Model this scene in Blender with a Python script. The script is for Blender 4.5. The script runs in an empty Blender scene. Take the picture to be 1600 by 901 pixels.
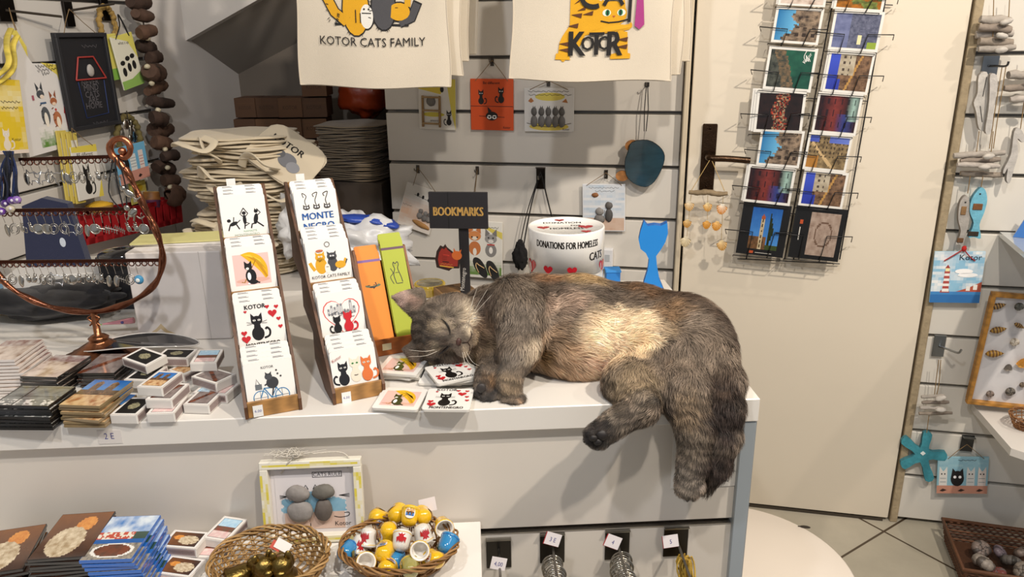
import bpy, math, random
import numpy as np
from mathutils import Matrix, Vector, Euler, noise as mn
PI = math.pi
sc = bpy.context.scene
COL = sc.collection

# ---------------------------------------------------------------- camera
FPX, PITCH, ROLL, CAMH = 1200.0, math.radians(18.3), .0143, 1.39
cF = Vector((0, math.cos(PITCH), -math.sin(PITCH)))
_R0 = Vector((1, 0, 0)); _U0 = Vector((0, math.sin(PITCH), math.cos(PITCH)))
cR = _R0*math.cos(ROLL) - _U0*math.sin(ROLL)
cU = _U0*math.cos(ROLL) + _R0*math.sin(ROLL)
cC = Vector((0, 0, CAMH))
cam = bpy.data.objects.new('camera', bpy.data.cameras.new('camera')); COL.objects.link(cam)
mw = Matrix((cR, cU, -cF)).transposed().to_4x4(); mw.translation = cC
cam.matrix_world = mw
cam.data.sensor_width = 36; cam.data.lens = FPX/1600*36
cam.data.clip_start = .02
sc.camera = cam
# ---------------------------------------------------------------- world and lights
sc.view_settings.view_transform = 'Standard'; sc.view_settings.look = 'None'
sc.view_settings.gamma = 1; sc.view_settings.use_curve_mapping = False
sc.view_settings.exposure = 0.16
w = bpy.data.worlds.new('world'); sc.world = w; w.use_nodes = True
w.node_tree.nodes['Background'].inputs[0].default_value = (.93, .95, 1.0, 1)
w.node_tree.nodes['Background'].inputs[1].default_value = .36
def spot(name, loc, aim, power, size, col, ang=95, blend=.6):
    l = bpy.data.lights.new(name, 'SPOT'); l.energy = power; l.color = col
    l.shadow_soft_size = size; l.spot_size = math.radians(ang); l.spot_blend = blend
    o = bpy.data.objects.new(name, l); COL.objects.link(o); o.location = loc
    o.rotation_euler = (Vector(aim)-Vector(loc)).to_track_quat('-Z', 'Y').to_euler()
    return o
spot('ceiling_spot_light', (1.15, .35, 2.55), (.35, 1.6, .9), 112, .03, (1, .89, .76))
spot('ceiling_spot_light.001', (.35, .05, 2.6), (.1, 1.5, .8), 64, .03, (1, .92, .82))
spot('ceiling_spot_light.002', (1.9, .9, 2.6), (1.35, 1.9, .8), 42, .03, (1, .87, .74))
spot('ceiling_spot_light.003', (-.5, .0, 2.55), (-.5, 1.3, .8), 44, .05, (.93, .95, 1))

# ---------------------------------------------------------------- helpers
def lin(h):
    if not isinstance(h, str): return h
    h = h.lstrip('#')
    if len(h) == 3: h = ''.join(c*2 for c in h)
    r = [int(h[i:i+2], 16)/255 for i in (0, 2, 4)]
    return tuple(c/12.92 if c <= .04045 else ((c+.055)/1.055)**2.4 for c in r)
def mix(a, b, t):
    a = lin(a); b = lin(b); return tuple(a[i]*(1-t)+b[i]*t for i in range(3))
def fbm(x, y, z=0, o=4): return mn.fractal(Vector((x, y, z)), 1.0, 2.0, o)
MATS = {}
def amat(name, rough=.5, metal=0, nscale=40, namt=.08, bscale=200, bstr=0, coat=0, wood=0, spec=.5, trans=0, alpha=1, sheen=0, fixed=None, stretch=None):
    m = bpy.data.materials.new(name); m.use_nodes = True; nt = m.node_tree; N = nt.nodes; Lk = nt.links
    b = N['Principled BSDF']
    b.inputs['Roughness'].default_value = rough; b.inputs['Metallic'].default_value = metal
    b.inputs['Specular IOR Level'].default_value = spec
    b.inputs['Coat Weight'].default_value = coat; b.inputs['Coat Roughness'].default_value = .08
    b.inputs['Transmission Weight'].default_value = trans
    b.inputs['Alpha'].default_value = alpha
    b.inputs['Sheen Weight'].default_value = sheen
    if fixed:
        a = N.new('ShaderNodeRGB'); a.outputs[0].default_value = (*lin(fixed), 1); src = a.outputs[0]
    else:
        a = N.new('ShaderNodeAttribute'); a.attribute_name = 'Col'; src = a.outputs['Color']
    tc = N.new('ShaderNodeTexCoord'); mp = N.new('ShaderNodeMapping'); Lk.new(tc.outputs['Object'], mp.inputs[0])
    if stretch: mp.inputs['Scale'].default_value = stretch
    if namt:
        n = N.new('ShaderNodeTexNoise'); n.inputs['Scale'].default_value = nscale; n.inputs['Detail'].default_value = 5
        Lk.new(mp.outputs[0], n.inputs['Vector'])
        src2 = n.outputs['Fac']
        if wood:
            wv = N.new('ShaderNodeTexWave'); wv.inputs['Scale'].default_value = wood; wv.inputs['Distortion'].default_value = 6
            wv.inputs['Detail'].default_value = 3; wv.bands_direction = 'X'; Lk.new(mp.outputs[0], wv.inputs['Vector']); src2 = wv.outputs['Fac']
        mr = N.new('ShaderNodeMapRange'); mr.inputs[3].default_value = 1-namt; mr.inputs[4].default_value = 1+namt*.6
        Lk.new(src2, mr.inputs[0])
        vm = N.new('ShaderNodeVectorMath'); vm.operation = 'SCALE'
        Lk.new(src, vm.inputs[0]); Lk.new(mr.outputs[0], vm.inputs['Scale']); src = vm.outputs[0]
    Lk.new(src, b.inputs['Base Color'])
    if bstr:
        n2 = N.new('ShaderNodeTexNoise'); n2.inputs['Scale'].default_value = bscale; n2.inputs['Detail'].default_value = 4
        Lk.new(mp.outputs[0], n2.inputs['Vector'])
        bp = N.new('ShaderNodeBump'); bp.inputs['Strength'].default_value = bstr; bp.inputs['Distance'].default_value = .002
        Lk.new(n2.outputs['Fac'], bp.inputs['Height']); Lk.new(bp.outputs[0], b.inputs['Normal'])
    MATS[name] = m; return m
amat('painted_wall', .62, nscale=3, namt=.05, bscale=60, bstr=.06)
amat('laminate', .32, nscale=6, namt=.035)
amat('paper', .6, nscale=30, namt=.03)
amat('gloss_print', .22, coat=.35, namt=.02)
amat('film_print', .12, coat=.8, namt=.03)
amat('canvas_cloth', .9, nscale=9, namt=.07, bscale=900, bstr=.35, sheen=.3)
amat('thin_plastic', .3, nscale=30, namt=.1, bscale=40, bstr=.5)
amat('wood', .55, nscale=10, namt=.28, wood=9, stretch=(1.2, 1.2, 6))
amat('driftwood', .85, nscale=60, namt=.4, bscale=120, bstr=.8)
amat('cardboard', .8, nscale=20, namt=.1)
amat('metal', .28, 1, nscale=30, namt=.12)
amat('copper', .3, 1, nscale=60, namt=.45, bscale=150, bstr=.4)
amat('silver', .2, 1, nscale=30, namt=.1)
amat('black_wire', .35, nscale=30, namt=.1)
amat('stone', .7, nscale=120, namt=.25, bscale=200, bstr=.25)
amat('glaze', .1, coat=1, nscale=60, namt=.08)
amat('wicker', .6, nscale=80, namt=.35, bscale=200, bstr=.4)
amat('shell', .45, nscale=90, namt=.35, bscale=200, bstr=.5)
amat('cord', .9, nscale=300, namt=.3, bscale=600, bstr=.6)
amat('matte', .55, nscale=20, namt=.04)
amat('bronze', .32, 1, nscale=120, namt=.5, bscale=250, bstr=.5)
amat('agate', .15, coat=.8, nscale=25, namt=.55, stretch=(1, 1, 3))

_tc = {}
def textmesh(s):
    if s not in _tc:
        c = bpy.data.curves.new('t', 'FONT'); c.body = s; c.resolution_u = 2
        o = bpy.data.objects.new('t', c); COL.objects.link(o)
        me = o.to_mesh()
        vs = [tuple(v.co[:2]) for v in me.vertices]; fs = [tuple(p.vertices) for p in me.polygons]
        o.to_mesh_clear(); bpy.data.objects.remove(o); bpy.data.curves.remove(c)
        x0 = min(v[0] for v in vs); x1 = max(v[0] for v in vs)
        _tc[s] = ([(v[0]-(x0+x1)/2, v[1]) for v in vs], fs, x1-x0)
    return _tc[s]
LAYER = .00006
class MB:
    def __init__(s): s.v = []; s.f = []; s.c = []; s.sm = []; s.M = Matrix.Identity(4); s.lay = 0
    def add(s, vs, fs, col, sm=False):
        o = len(s.v); M = s.M
        s.v += [tuple(M @ Vector(v)) for v in vs]
        s.f += [tuple(i+o for i in f) for f in fs]
        if isinstance(col, list): s.c += [lin(c) for c in col]
        else: s.c += [lin(col)]*len(fs)
        s.sm += [sm]*len(fs); return s
    def box(s, c, d, col, b=0, M=None):
        x, y, z = d[0]/2, d[1]/2, d[2]/2; K, s.M = s.M, s.M @ (Matrix.Translation(c) @ M if M else Matrix.Translation(c))
        if b <= 0:
            vs = [(i*x, j*y, k*z) for i in (-1, 1) for j in (-1, 1) for k in (-1, 1)]
            s.add(vs, [(0, 1, 3, 2), (4, 6, 7, 5), (0, 4, 5, 1), (2, 3, 7, 6), (0, 2, 6, 4), (1, 5, 7, 3)], col)
        else:
            vs = []; ix = {}
            for i in (-1, 1):
                for j in (-1, 1):
                    for k in (-1, 1):
                        for a in range(3):
                            e = [b, b, b]; e[a] = 0
                            ix[i, j, k, a] = len(vs); vs.append((i*(x-e[0]), j*(y-e[1]), k*(z-e[2])))
            fs = []
            for a in range(3):
                p, q = [(1, 2), (0, 2), (0, 1)][a]
                for sg in (-1, 1):
                    cyc = []
                    for (m, n) in ((-1, -1), (1, -1), (1, 1), (-1, 1)):
                        t = [0, 0, 0]; t[a] = sg; t[p] = m; t[q] = n; cyc.append(ix[t[0], t[1], t[2], a])
                    if (sg > 0) == (a == 1): cyc.reverse()
                    fs.append(tuple(cyc))
            for a in range(3):
                p, q = [(1, 2), (0, 2), (0, 1)][a]
                for m in (-1, 1):
                    for n in (-1, 1):
                        t0 = [0, 0, 0]; t1 = [0, 0, 0]; t0[a] = -1; t1[a] = 1; t0[p] = t1[p] = m; t0[q] = t1[q] = n
                        fs.append((ix[(*t0, p)], ix[(*t1, p)], ix[(*t1, q)], ix[(*t0, q)]))
            for i in (-1, 1):
                for j in (-1, 1):
                    for k in (-1, 1): fs.append((ix[i, j, k, 0], ix[i, j, k, 1], ix[i, j, k, 2]))
            s.add(vs, fs, col)
        s.M = K; return s
    def tube(s, pts, r, col, n=6, closed=False, flat=1.0):
        pts = [Vector(p) for p in pts]; N = len(pts); rr = r if isinstance(r, (list, tuple)) else [r]*N
        vs = []; up = None
        for i, p in enumerate(pts):
            a = pts[(i-1) % N] if (closed or i > 0) else p; b = pts[(i+1) % N] if (closed or i < N-1) else p
            t = (b-a); t = t.normalized() if t.length > 1e-9 else Vector((0, 0, 1))
            if up is None: up = Vector((0, 0, 1)) if abs(t.z) < .9 else Vector((1, 0, 0))
            x = up.cross(t)
            if x.length < 1e-4: x = t.orthogonal()
            x.normalize(); y = t.cross(x); up = y if abs(y.dot(t)) < .9 else up
            for k in range(n):
                an = 2*PI*k/n; vs.append(p + x*math.cos(an)*rr[i] + y*math.sin(an)*rr[i]*flat)
        fs = []
        for i in range(N if closed else N-1):
            j = (i+1) % N
            for k in range(n): fs.append((i*n+k, i*n+(k+1) % n, j*n+(k+1) % n, j*n+k))
        s.add(vs, fs, col, True)
        if not closed:
            s.add(vs[:n], [tuple(reversed(range(n)))], col); s.add(vs[-n:], [tuple(range(n))], col)
        return s
    def lathe(s, prof, col, n=24, ang=2*PI, a0=0, wob=None):
        vs = []; full = abs(ang-2*PI) < 1e-6; m = n if full else n+1
        for (r, z) in prof:
            for k in range(m):
                a = a0+ang*k/n; q = r*(1+(wob(a, z) if wob else 0)); vs.append((q*math.cos(a), q*math.sin(a), z))
        fs = []; cs = []
        for i in range(len(prof)-1):
            for k in range(n):
                fs.append((i*m+k, i*m+(k+1) % m, (i+1)*m+(k+1) % m, (i+1)*m+k)); cs.append(col[i] if isinstance(col, list) else col)
        s.add(vs, fs, cs, True); return s
    def ell(s, c, r, col, M=None, nu=16, nv=10, nz=0, ns=8, fn=None):
        if not isinstance(r, (tuple, list)): r = (r, r, r)
        c = Vector(c); vs = []; sd = random.random()*50
        for i in range(nv+1):
            th = PI*i/nv
            for k in range(nu):
                ph = 2*PI*k/nu; d = Vector((math.sin(th)*math.cos(ph), math.sin(th)*math.sin(ph), math.cos(th)))
                q = 1+(nz*fbm(d.x*ns*.2+sd, d.y*ns*.2, d.z*ns*.2, 3) if nz else 0)
                v = Vector((d.x*r[0], d.y*r[1], d.z*r[2]))*q
                if M: v = M @ v
                vs.append(c+v)
        fs = []; cs = []
        for i in range(nv):
            for k in range(nu):
                fs.append((i*nu+k, (i+1)*nu+k, (i+1)*nu+(k+1) % nu, i*nu+(k+1) % nu))
                if fn: cs.append(lin(fn(PI*(i+.5)/nv, 2*PI*(k+.5)/nu)))
        s.add(vs, fs, cs if fn else col, True); return s
    def prism(s, poly, y0, y1, col, side=None):
        n = len(poly); vs = [(p[0], y0, p[1]) for p in poly]+[(p[0], y1, p[1]) for p in poly]
        s.add(vs, [tuple(range(n)), tuple(reversed(range(n, 2*n)))]+[(i, i+n, (i+1) % n+n, (i+1) % n) for i in range(n)],
              [lin(col)]*2+[lin(side or col)]*n); return s
    # flat artwork printed on the front (local -y) of a w x h card; unit coords
    def art(s, items, w, h, y, x0=0, z0=0, clip=True):
        X = lambda u: x0+(u-.5)*w; Z = lambda v: z0+(v-.5)*h
        prev = None
        for it in items:
            key = (it[0], it[1]) if it[0] in 'ebl' else None
            if key is None or key != prev: s.lay += 1
            prev = key; yy = y-LAYER*s.lay; k = it[0]
            if k == 'p': s.add([(X(u), yy, Z(v)) for u, v in it[2]], [tuple(range(len(it[2])))], it[1])
            elif k == 'b':
                u0, v0, u1, v1 = it[2:6]; s.add([(X(u0), yy, Z(v0)), (X(u1), yy, Z(v0)), (X(u1), yy, Z(v1)), (X(u0), yy, Z(v1))], [(0, 1, 2, 3)], it[1])
            elif k == 'e':
                cx, cy, rx, ry = it[2:6]; ro = math.radians(it[6]) if len(it) > 6 else 0; n = 18; P = []
                for i in range(n):
                    a = 2*PI*i/n; ex = rx*w*math.cos(a); ey = ry*w*math.sin(a)
                    P.append((X(cx)+ex*math.cos(ro)-ey*math.sin(ro), yy, Z(cy)+ex*math.sin(ro)+ey*math.cos(ro)))
                s.add(P, [tuple(range(n))], it[1])
            elif k == 'l':
                wd = it[2]*w/2; P = [Vector((X(u), Z(v))) for u, v in it[3]]; vs = []; n = len(P)
                for i in range(n):
                    t = P[min(i+1, n-1)]-P[max(i-1, 0)]; t = t.normalized() if t.length > 0 else Vector((1, 0)); nn = Vector((-t.y, t.x))*wd
                    vs += [(P[i].x+nn.x, yy, P[i].y+nn.y), (P[i].x-nn.x, yy, P[i].y-nn.y)]
                s.add(vs, [(2*i, 2*i+1, 2*i+3, 2*i+2) for i in range(n-1)], it[1])
            elif k == 't':   # ('t', col, text, cx, cy, height_in_units_of_w, [rot, squeeze, bold])
                vs, fs, tw = textmesh(it[2]); hh = it[5]*w/.72; ro = math.radians(it[6]) if len(it) > 6 else 0; sq = it[7] if len(it) > 7 else 1
                bd = it[8] if len(it) > 8 else 0
                for o in ([0] if not bd else [-bd*hh, 0, bd*hh]):
                    s.add([(X(it[3])+o+(a*sq*math.cos(ro)-b*math.sin(ro))*hh, yy-o*.0001, Z(it[4])+(a*sq*math.sin(ro)+b*math.cos(ro))*hh) for a, b in vs], fs, it[1])
            elif k == 'r':   # raster painting: ('r', fn(u,v)->colour, nx, ny, u0, v0, u1, v1)
                fn, nx, ny, u0, v0, u1, v1 = it[1:8]; vs = []; fs = []; cs = []
                for j in range(ny+1):
                    for i in range(nx+1): vs.append((X(u0+(u1-u0)*i/nx), yy, Z(v0+(v1-v0)*j/ny)))
                for j in range(ny):
                    for i in range(nx):
                        q = j*(nx+1)+i; fs.append((q, q+1, q+nx+2, q+nx+1)); cs.append(lin(fn((i+.5)/nx, (j+.5)/ny)))
                s.add(vs, fs, cs)
        return s
    def mesh(s, name, mat):
        me = bpy.data.meshes.new(name); me.from_pydata(s.v, [], s.f)
        ca = me.color_attributes.new('Col', 'FLOAT_COLOR', 'CORNER')
        ln = np.array([len(f) for f in s.f]); cc = np.array([(*c[:3], 1.) for c in s.c], dtype=np.float32)
        ca.data.foreach_set('color', np.repeat(cc, ln, axis=0).ravel())
        me.polygons.foreach_set('use_smooth', s.sm)
        me.materials.append(MATS[mat] if isinstance(mat, str) else mat); me.update(); return me
    def obj(s, name, mat, parent=None, label=None, M=None):
        o = bpy.data.objects.new(name, s.mesh(name, mat)); COL.objects.link(o)
        if parent: o.parent = parent
        if M is not None: o.matrix_local = M
        if label: o['label'] = label
        return o
def tag(o, label, cat, group=None, kind=None):
    o['label'] = label; o['category'] = cat
    if group: o['group'] = group
    if kind: o['kind'] = kind
    return o
def thing(name, label, cat, M=None, group=None):
    o = bpy.data.objects.new(name, None); COL.objects.link(o); o.empty_display_size = .02
    if M is not None: o.matrix_world = M
    return tag(o, label, cat, group)
def struct(name, mb, mat, M=None):
    o = mb.obj(name, mat)
    if M is not None: o.matrix_world = M
    o['kind'] = 'structure'; return o
def dup(src, M, label, group=None):
    r = src.copy(); COL.objects.link(r); r.matrix_world = M; r['label'] = label
    if group: r['group'] = group
    for ch in list(src.children):
        c = ch.copy(); COL.objects.link(c); c.parent = r
        for g in list(ch.children):
            d = g.copy(); COL.objects.link(d); d.parent = c
    return r
def RZ(a): return Matrix.Rotation(math.radians(a), 4, 'Z')
def RX(a): return Matrix.Rotation(math.radians(a), 4, 'X')
def RY(a): return Matrix.Rotation(math.radians(a), 4, 'Y')
def TR(*p): return Matrix.Translation(p[0] if len(p) == 1 else p)
# --- measuring helpers: where a sight line meets a real plane of the room
def ray(px, py): return cF + cR*((px-800)/FPX) - cU*((py-450.5)/FPX)
def onz(px, py, z): d = ray(px, py); return cC + d*((z-CAMH)/d.z)
def ony(px, py, Y): d = ray(px, py); return cC + d*(Y/d.y)
def onp(px, py, P, n): d = ray(px, py); return cC + d*((P-cC).dot(n)/d.dot(n))
WA, LA = 12.5, 79.2                       # back wall / left wall headings (deg)
_wn = Vector((-math.sin(math.radians(WA)), -math.cos(math.radians(WA)), 0)); _wP = Vector((.07, 2.2, 0))
_ln = Vector((math.cos(math.radians(10.8)), -math.sin(math.radians(10.8)), 0)); _lP = Vector((-1.053, 2.376, 0))
def W(px, py, off=0): return onp(px, py, _wP+_wn*off, _wn)
def Lw(px, py, off=0): return onp(px, py, _lP+_ln*off, _ln)
MWR = RZ(-WA); MLR = RZ(LA)
def fit(plane, pts, off=0):
    """frame, width and height of a rectangle hanging on a wall, from its four seen corners tl,tr,br,bl"""
    a = [plane(x, y, off) for x, y in pts]; c = sum(a, Vector())/4
    ux = (a[1]-a[0]+a[2]-a[3])/2; uz = (a[0]-a[3]+a[1]-a[2])/2
    rz = -WA if plane is W else LA
    th = -math.degrees(math.atan2(ux.z, math.hypot(ux.x, ux.y)))
    return TR(c) @ RZ(rz) @ RY(th), ux.length, uz.length
def loc2(M, p): return M.inverted() @ p
def smooth(pts, n=6, closed=False):
    P = [Vector(p) for p in pts]; N = len(P); out = []
    for i in range(N if closed else N-1):
        p0 = P[(i-1) % N] if closed or i > 0 else P[0]; p1 = P[i]; p2 = P[(i+1) % N]; p3 = P[(i+2) % N] if closed or i < N-2 else P[-1]
        for k in range(n):
            t = k/n; out.append(.5*((2*p1)+(p2-p0)*t+(2*p0-5*p1+4*p2-p3)*t*t+(3*p1-p0-3*p2+p3)*t**3))
    if not closed: out.append(P[-1])
    return out
random.seed(5)
# ================================================================ the room
WHITE = '#dcd6cc'
# floor: big beige tiles laid diagonally
def floor_mat():
    m = bpy.data.materials.new('floor_tiles'); m.use_nodes = True; nt = m.node_tree; N = nt.nodes; Lk = nt.links; b = N['Principled BSDF']
    tc = N.new('ShaderNodeTexCoord'); mp = N.new('ShaderNodeMapping'); mp.inputs['Location'].default_value = (0, 0, 0)
    Lk.new(tc.outputs['Object'], mp.inputs[0])
    br = N.new('ShaderNodeTexBrick'); br.offset = 0; br.inputs['Scale'].default_value = 1
    br.inputs['Brick Width'].default_value = .33; br.inputs['Row Height'].default_value = .33; br.inputs['Mortar Size'].default_value = .0035
    br.inputs['Color1'].default_value = (*lin('#aca594'), 1); br.inputs['Color2'].default_value = (*lin('#b4ad9d'), 1); br.inputs['Mortar'].default_value = (*lin('#4a3d2e'), 1)
    Lk.new(mp.outputs[0], br.inputs['Vector'])
    n = N.new('ShaderNodeTexNoise'); n.inputs['Scale'].default_value = 14; n.inputs['Detail'].default_value = 8; n.inputs['Roughness'].default_value = .7
    mr = N.new('ShaderNodeMapRange'); mr.inputs[1].default_value = .35; mr.inputs[2].default_value = .7; mr.inputs[3].default_value = .82; mr.inputs[4].default_value = 1.06; Lk.new(n.outputs['Fac'], mr.inputs[0])
    vm = N.new('ShaderNodeVectorMath'); vm.operation = 'SCALE'; Lk.new(br.outputs['Color'], vm.inputs[0]); Lk.new(mr.outputs[0], vm.inputs['Scale'])
    Lk.new(vm.outputs[0], b.inputs['Base Color']); b.inputs['Roughness'].default_value = .45; MATS['floor'] = m
floor_mat()
f = MB().add([(-4, -4, 0), (4, -4, 0), (4, 4, 0), (-4, 4, 0)], [(0, 1, 2, 3)], '#b5ab97')
struct('floor', f, 'floor', TR(1.074, 1.899, 0) @ RZ(-56.5))

def wl(px, py, off=0): return loc2(TR(_wP) @ MWR, W(px, py, off))    # back wall local coords (x along, z up)
MW = TR(_wP) @ MWR; MLF = TR(_lP) @ MLR
GRV = [1.63, 1.48, 1.33, 1.182, 1.034, .886, .738, .592, .447, .302, .155, .008]
def slats(mb, x0, x1, zs, y=0, th=.018, gap=.010, col=WHITE, ztop=None, right=None):
    """grooved slat board: separate boards with a dark metal lined groove between"""
    for a, b in zip(zs[1:], zs[:-1]):
        mb.box(((x0+x1)/2, y+th/2, (a+b)/2), (x1-x0, th, b-a-gap), col, .0015)
    mb.box(((x0+x1)/2, y+th+.006, (zs[0]+zs[-1])/2), (x1-x0, .004, zs[0]-zs[-1]), '#7a7570')
    for z in zs[1:-1]:
        mb.box(((x0+x1)/2, y+th-.002, z-gap*.32), (x1-x0, .004, .0015), '#b5b0a8')
xl, xr = wl(607, 240).x, wl(1062, 240).x
a = MB(); slats(a, xl, xr+.0, GRV); struct('wall_back', a, 'laminate', MW)
# plain masonry behind, carrying panel, door and right-hand boards
x307 = wl(307, 62).x
a = MB(); a.box(((xl+3)/2, .09, 1.3), (3-xl, .06, 2.6), '#b8b0a4'); struct('wall_rear', a, 'painted_wall', MW)
# right slat board
xd = wl(1428, 400).x
def wx(px, py): return wl(px, py).x
a = MB(); slats(a, wl(1391.5, 808, .012).x, 1.9, GRV, y=-.012, col='#dad5cb'); struct('wall_right', a, 'laminate', MW)
# door leaf, jamb and frame
dx0, dx1 = wx(1072, 300), wx(1450, 400)
a = MB(); a.box(((dx0+dx1)/2, -.006, 1.14), (dx1-dx0, .03, 2.26), '#ded3c0', .002); door = struct('door_1', a, 'painted_wall', MW)
a = MB(); jw = dx0-xr
a.box((xr+jw*.42, -.012, 1.2), (jw*.62, .044, 2.4), '#cdbfa6', .003); a.box((xr+.004, .0, 1.2), (.008, .03, 2.4), '#7d7468')
struct('trim_1', a, 'painted_wall', MW)
dx1 -= .014
a = MB(); a.box((dx1+.012, .01, 1.2), (.016, .03, 2.4), '#3f3325'); a.box((dx1+.030, -.008, 1.2), (.02, .03, 2.4), '#a8977a', .002)
struct('trim_2', a, 'driftwood', MW)
a = MB(); a.box(((dx0+dx1)/2, -.022, .004), (dx1-dx0, .004, .008), '#3c342a'); struct('trim_3', a, 'matte', MW)
a = MB(); a.box((.3, .6, 2.78), (6, 5.6, .05), '#e6e2da'); struct('ceiling', a, 'painted_wall')
# door furniture
def dl(px, py, off=.022): return wl(px, py, off)
t0 = dl(1110, 193); t1 = dl(1106, 297); hz_ = dl(1110, 243)
hp_ = MB(); hp_.box((t0.x, -.026, (t0.z+t1.z)/2), (.038, .006, t0.z-t1.z), '#4a382a', .002)
for zz in (t0.z-.012, t1.z+.012): hp_.ell((t0.x, -.0295, zz), (.003, .002, .003), '#2b2018')
plate = hp_.obj('handle_plate', 'bronze', door); hp_ = MB()
tube = [(t0.x, -.03, hz_.z), (t0.x, -.062, hz_.z), (t0.x+.012, -.071, hz_.z), (t0.x+.05, -.073, hz_.z), (t0.x+.105, -.07, hz_.z-.004)]
hp_.tube(smooth(tube, 5), .0085, '#4c3a2c', 10); hp_.tube([(t0.x, -.028, hz_.z), (t0.x, -.036, hz_.z)], .016, '#3e2e22', 14)
hp_.obj('door_handle', 'bronze', door)

# left wall: slat board, then plaster, and the stair niche
def ll(px, py, off=0): return loc2(MLF, Lw(px, py, off))
x240 = ll(243, 150).x
LG = [1.78, 1.635, 1.487, 1.337, 1.19, 1.045, .9, .755, .61]
a = MB(); slats(a, -2.2, x240, LG, y=0, col='#cfcac3'); struct('wall_left', a, 'laminate', MLF)
xc = ll(300, 240, -.02).x
a = MB(); a.box(((x240+.004+2.6)/2, .0265, 1.3), (2.6-x240-.004, .05, 2.6), '#d2cdc9'); a.box(((-2.4+x240)/2, .08, 1.3), (x240+2.2, .04, 2.6), '#c8c2bc'); struct('wall_stair_side', a, 'painted_wall', MLF)
# niche under the stairs: back wall, sloping soffit and the stair stringer above
bk = loc2(MW, Lw(375, 150, -.02)).y
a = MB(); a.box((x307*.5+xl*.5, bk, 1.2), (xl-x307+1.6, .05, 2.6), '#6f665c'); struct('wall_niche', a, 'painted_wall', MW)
_h = loc2(MW, Lw(291, 63)); yh = _h.y; p1 = _h; p2 = wl(402, 0, -yh); sl = (p2.z-p1.z)/(p2.x-p1.x)
X0 = p1.x-.3; X1 = xl+.02
zf = lambda x: p1.z+(x-p1.x)*sl
a = MB(); zb = .62
a.prism([(p1.x-.1, zf(p1.x-.1)), (X1, zf(X1)), (X1, 2.6), (p1.x-.1, 2.6)], yh, yh+.03, '#d3cec8')
struct('wall_stair_stringer', a, 'painted_wall', MW)
a = MB(); _b = loc2(MW, Lw(377, 120)); dz = zf(_b.x)-_b.z
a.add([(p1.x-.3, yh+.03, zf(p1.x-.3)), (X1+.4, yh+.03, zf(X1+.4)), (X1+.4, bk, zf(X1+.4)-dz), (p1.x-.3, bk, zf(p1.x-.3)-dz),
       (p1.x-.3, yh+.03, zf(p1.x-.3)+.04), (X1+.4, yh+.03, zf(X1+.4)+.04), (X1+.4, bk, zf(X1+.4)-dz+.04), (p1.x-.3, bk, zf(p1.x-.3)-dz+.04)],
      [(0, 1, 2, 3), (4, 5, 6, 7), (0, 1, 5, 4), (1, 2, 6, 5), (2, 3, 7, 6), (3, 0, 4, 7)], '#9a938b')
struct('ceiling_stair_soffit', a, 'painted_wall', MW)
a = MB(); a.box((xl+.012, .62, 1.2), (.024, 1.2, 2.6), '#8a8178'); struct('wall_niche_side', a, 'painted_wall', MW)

# ================================================================ counter
CA = math.degrees(math.atan(.0508)); MC = TR(0, 1.034, 0) @ RZ(CA)      # counter frame: y=0 front edge, x along
CT = .86
def cl(px, py, z=CT): return MC.inverted() @ onz(px, py, z)
cx1 = cl(1188, 622).x; cx0 = -1.35; DEP = .60
counter = thing('shop_counter', 'long white shop counter with grooved front panel and grey metal corner strip', 'counter', MC)
a = MB(); a.box(((cx0+cx1)/2, DEP/2, CT-.0195), (cx1-cx0, DEP, .039), '#e2ddd5', .0015)
a.obj('worktop', 'laminate', counter)
_cf = lambda px, py: MC.inverted() @ onp(px, py, MC @ Vector((0, .012, 0)), (MC.to_3x3() @ Vector((0, -1, 0))))
g1, g0 = (_cf(751, 826).z+_cf(1160, 808.5).z)/2, (_cf(751, 835).z+_cf(1160, 815.5).z)/2
a = MB(); a.box(((cx0+cx1)/2-.008, .021, (CT-.04+g1)/2), (cx1-cx0-.018, .018, CT-.04-g1), '#d8d0c5', .001)
a.box(((cx0+cx1)/2-.008, .021, g0/2), (cx1-cx0-.018, .018, g0-.002), '#d8d0c5', .001)
a.box(((cx0+cx1)/2-.008, .036, .43), (cx1-cx0-.018, .008, .78), '#5a534c')
a.obj('front_panel', 'laminate', counter)
a = MB(); a.box(((cx0+cx1)/2-.008, .020, g0+.0004), (cx1-cx0-.02, .018, .0016), '#d8d4ce'); a.box(((cx0+cx1)/2-.008, .030, (g0+g1)/2), (cx1-cx0-.02, .003, g1-g0), '#4a4440')
a.obj('groove_rail', 'metal', counter)
a = MB(); a.box((cx1-.013, .014, .41), (.022, .024, .82), '#9aa2a8', .001); a.box((cx1-.002, .04, .41), (.004, .07, .82), '#8f959a')
a.obj('corner_profile', 'laminate', counter)
for xx in (cx1-.16, cx0+.02):
    a = MB(); a.box((xx, .30, .41), (.02, .5, .82), '#cfc7bb'); a.obj('side_panel', 'laminate', counter)
# handwritten 2 euro note on the fascia
p = cl(170, 684, .838); a = MB(); a.M = TR(p.x, -.0004, .838)
a.box((0, 0, 0), (.034, .0006, .022), '#d9d3cd'); a.art([('t', '#4a4a8c', '2 E', .48, .35, .3, 0, .8)], .034, .022, -.0004); a.obj('price_sticker', 'paper', counter, 'small handwritten price sticker')
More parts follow.
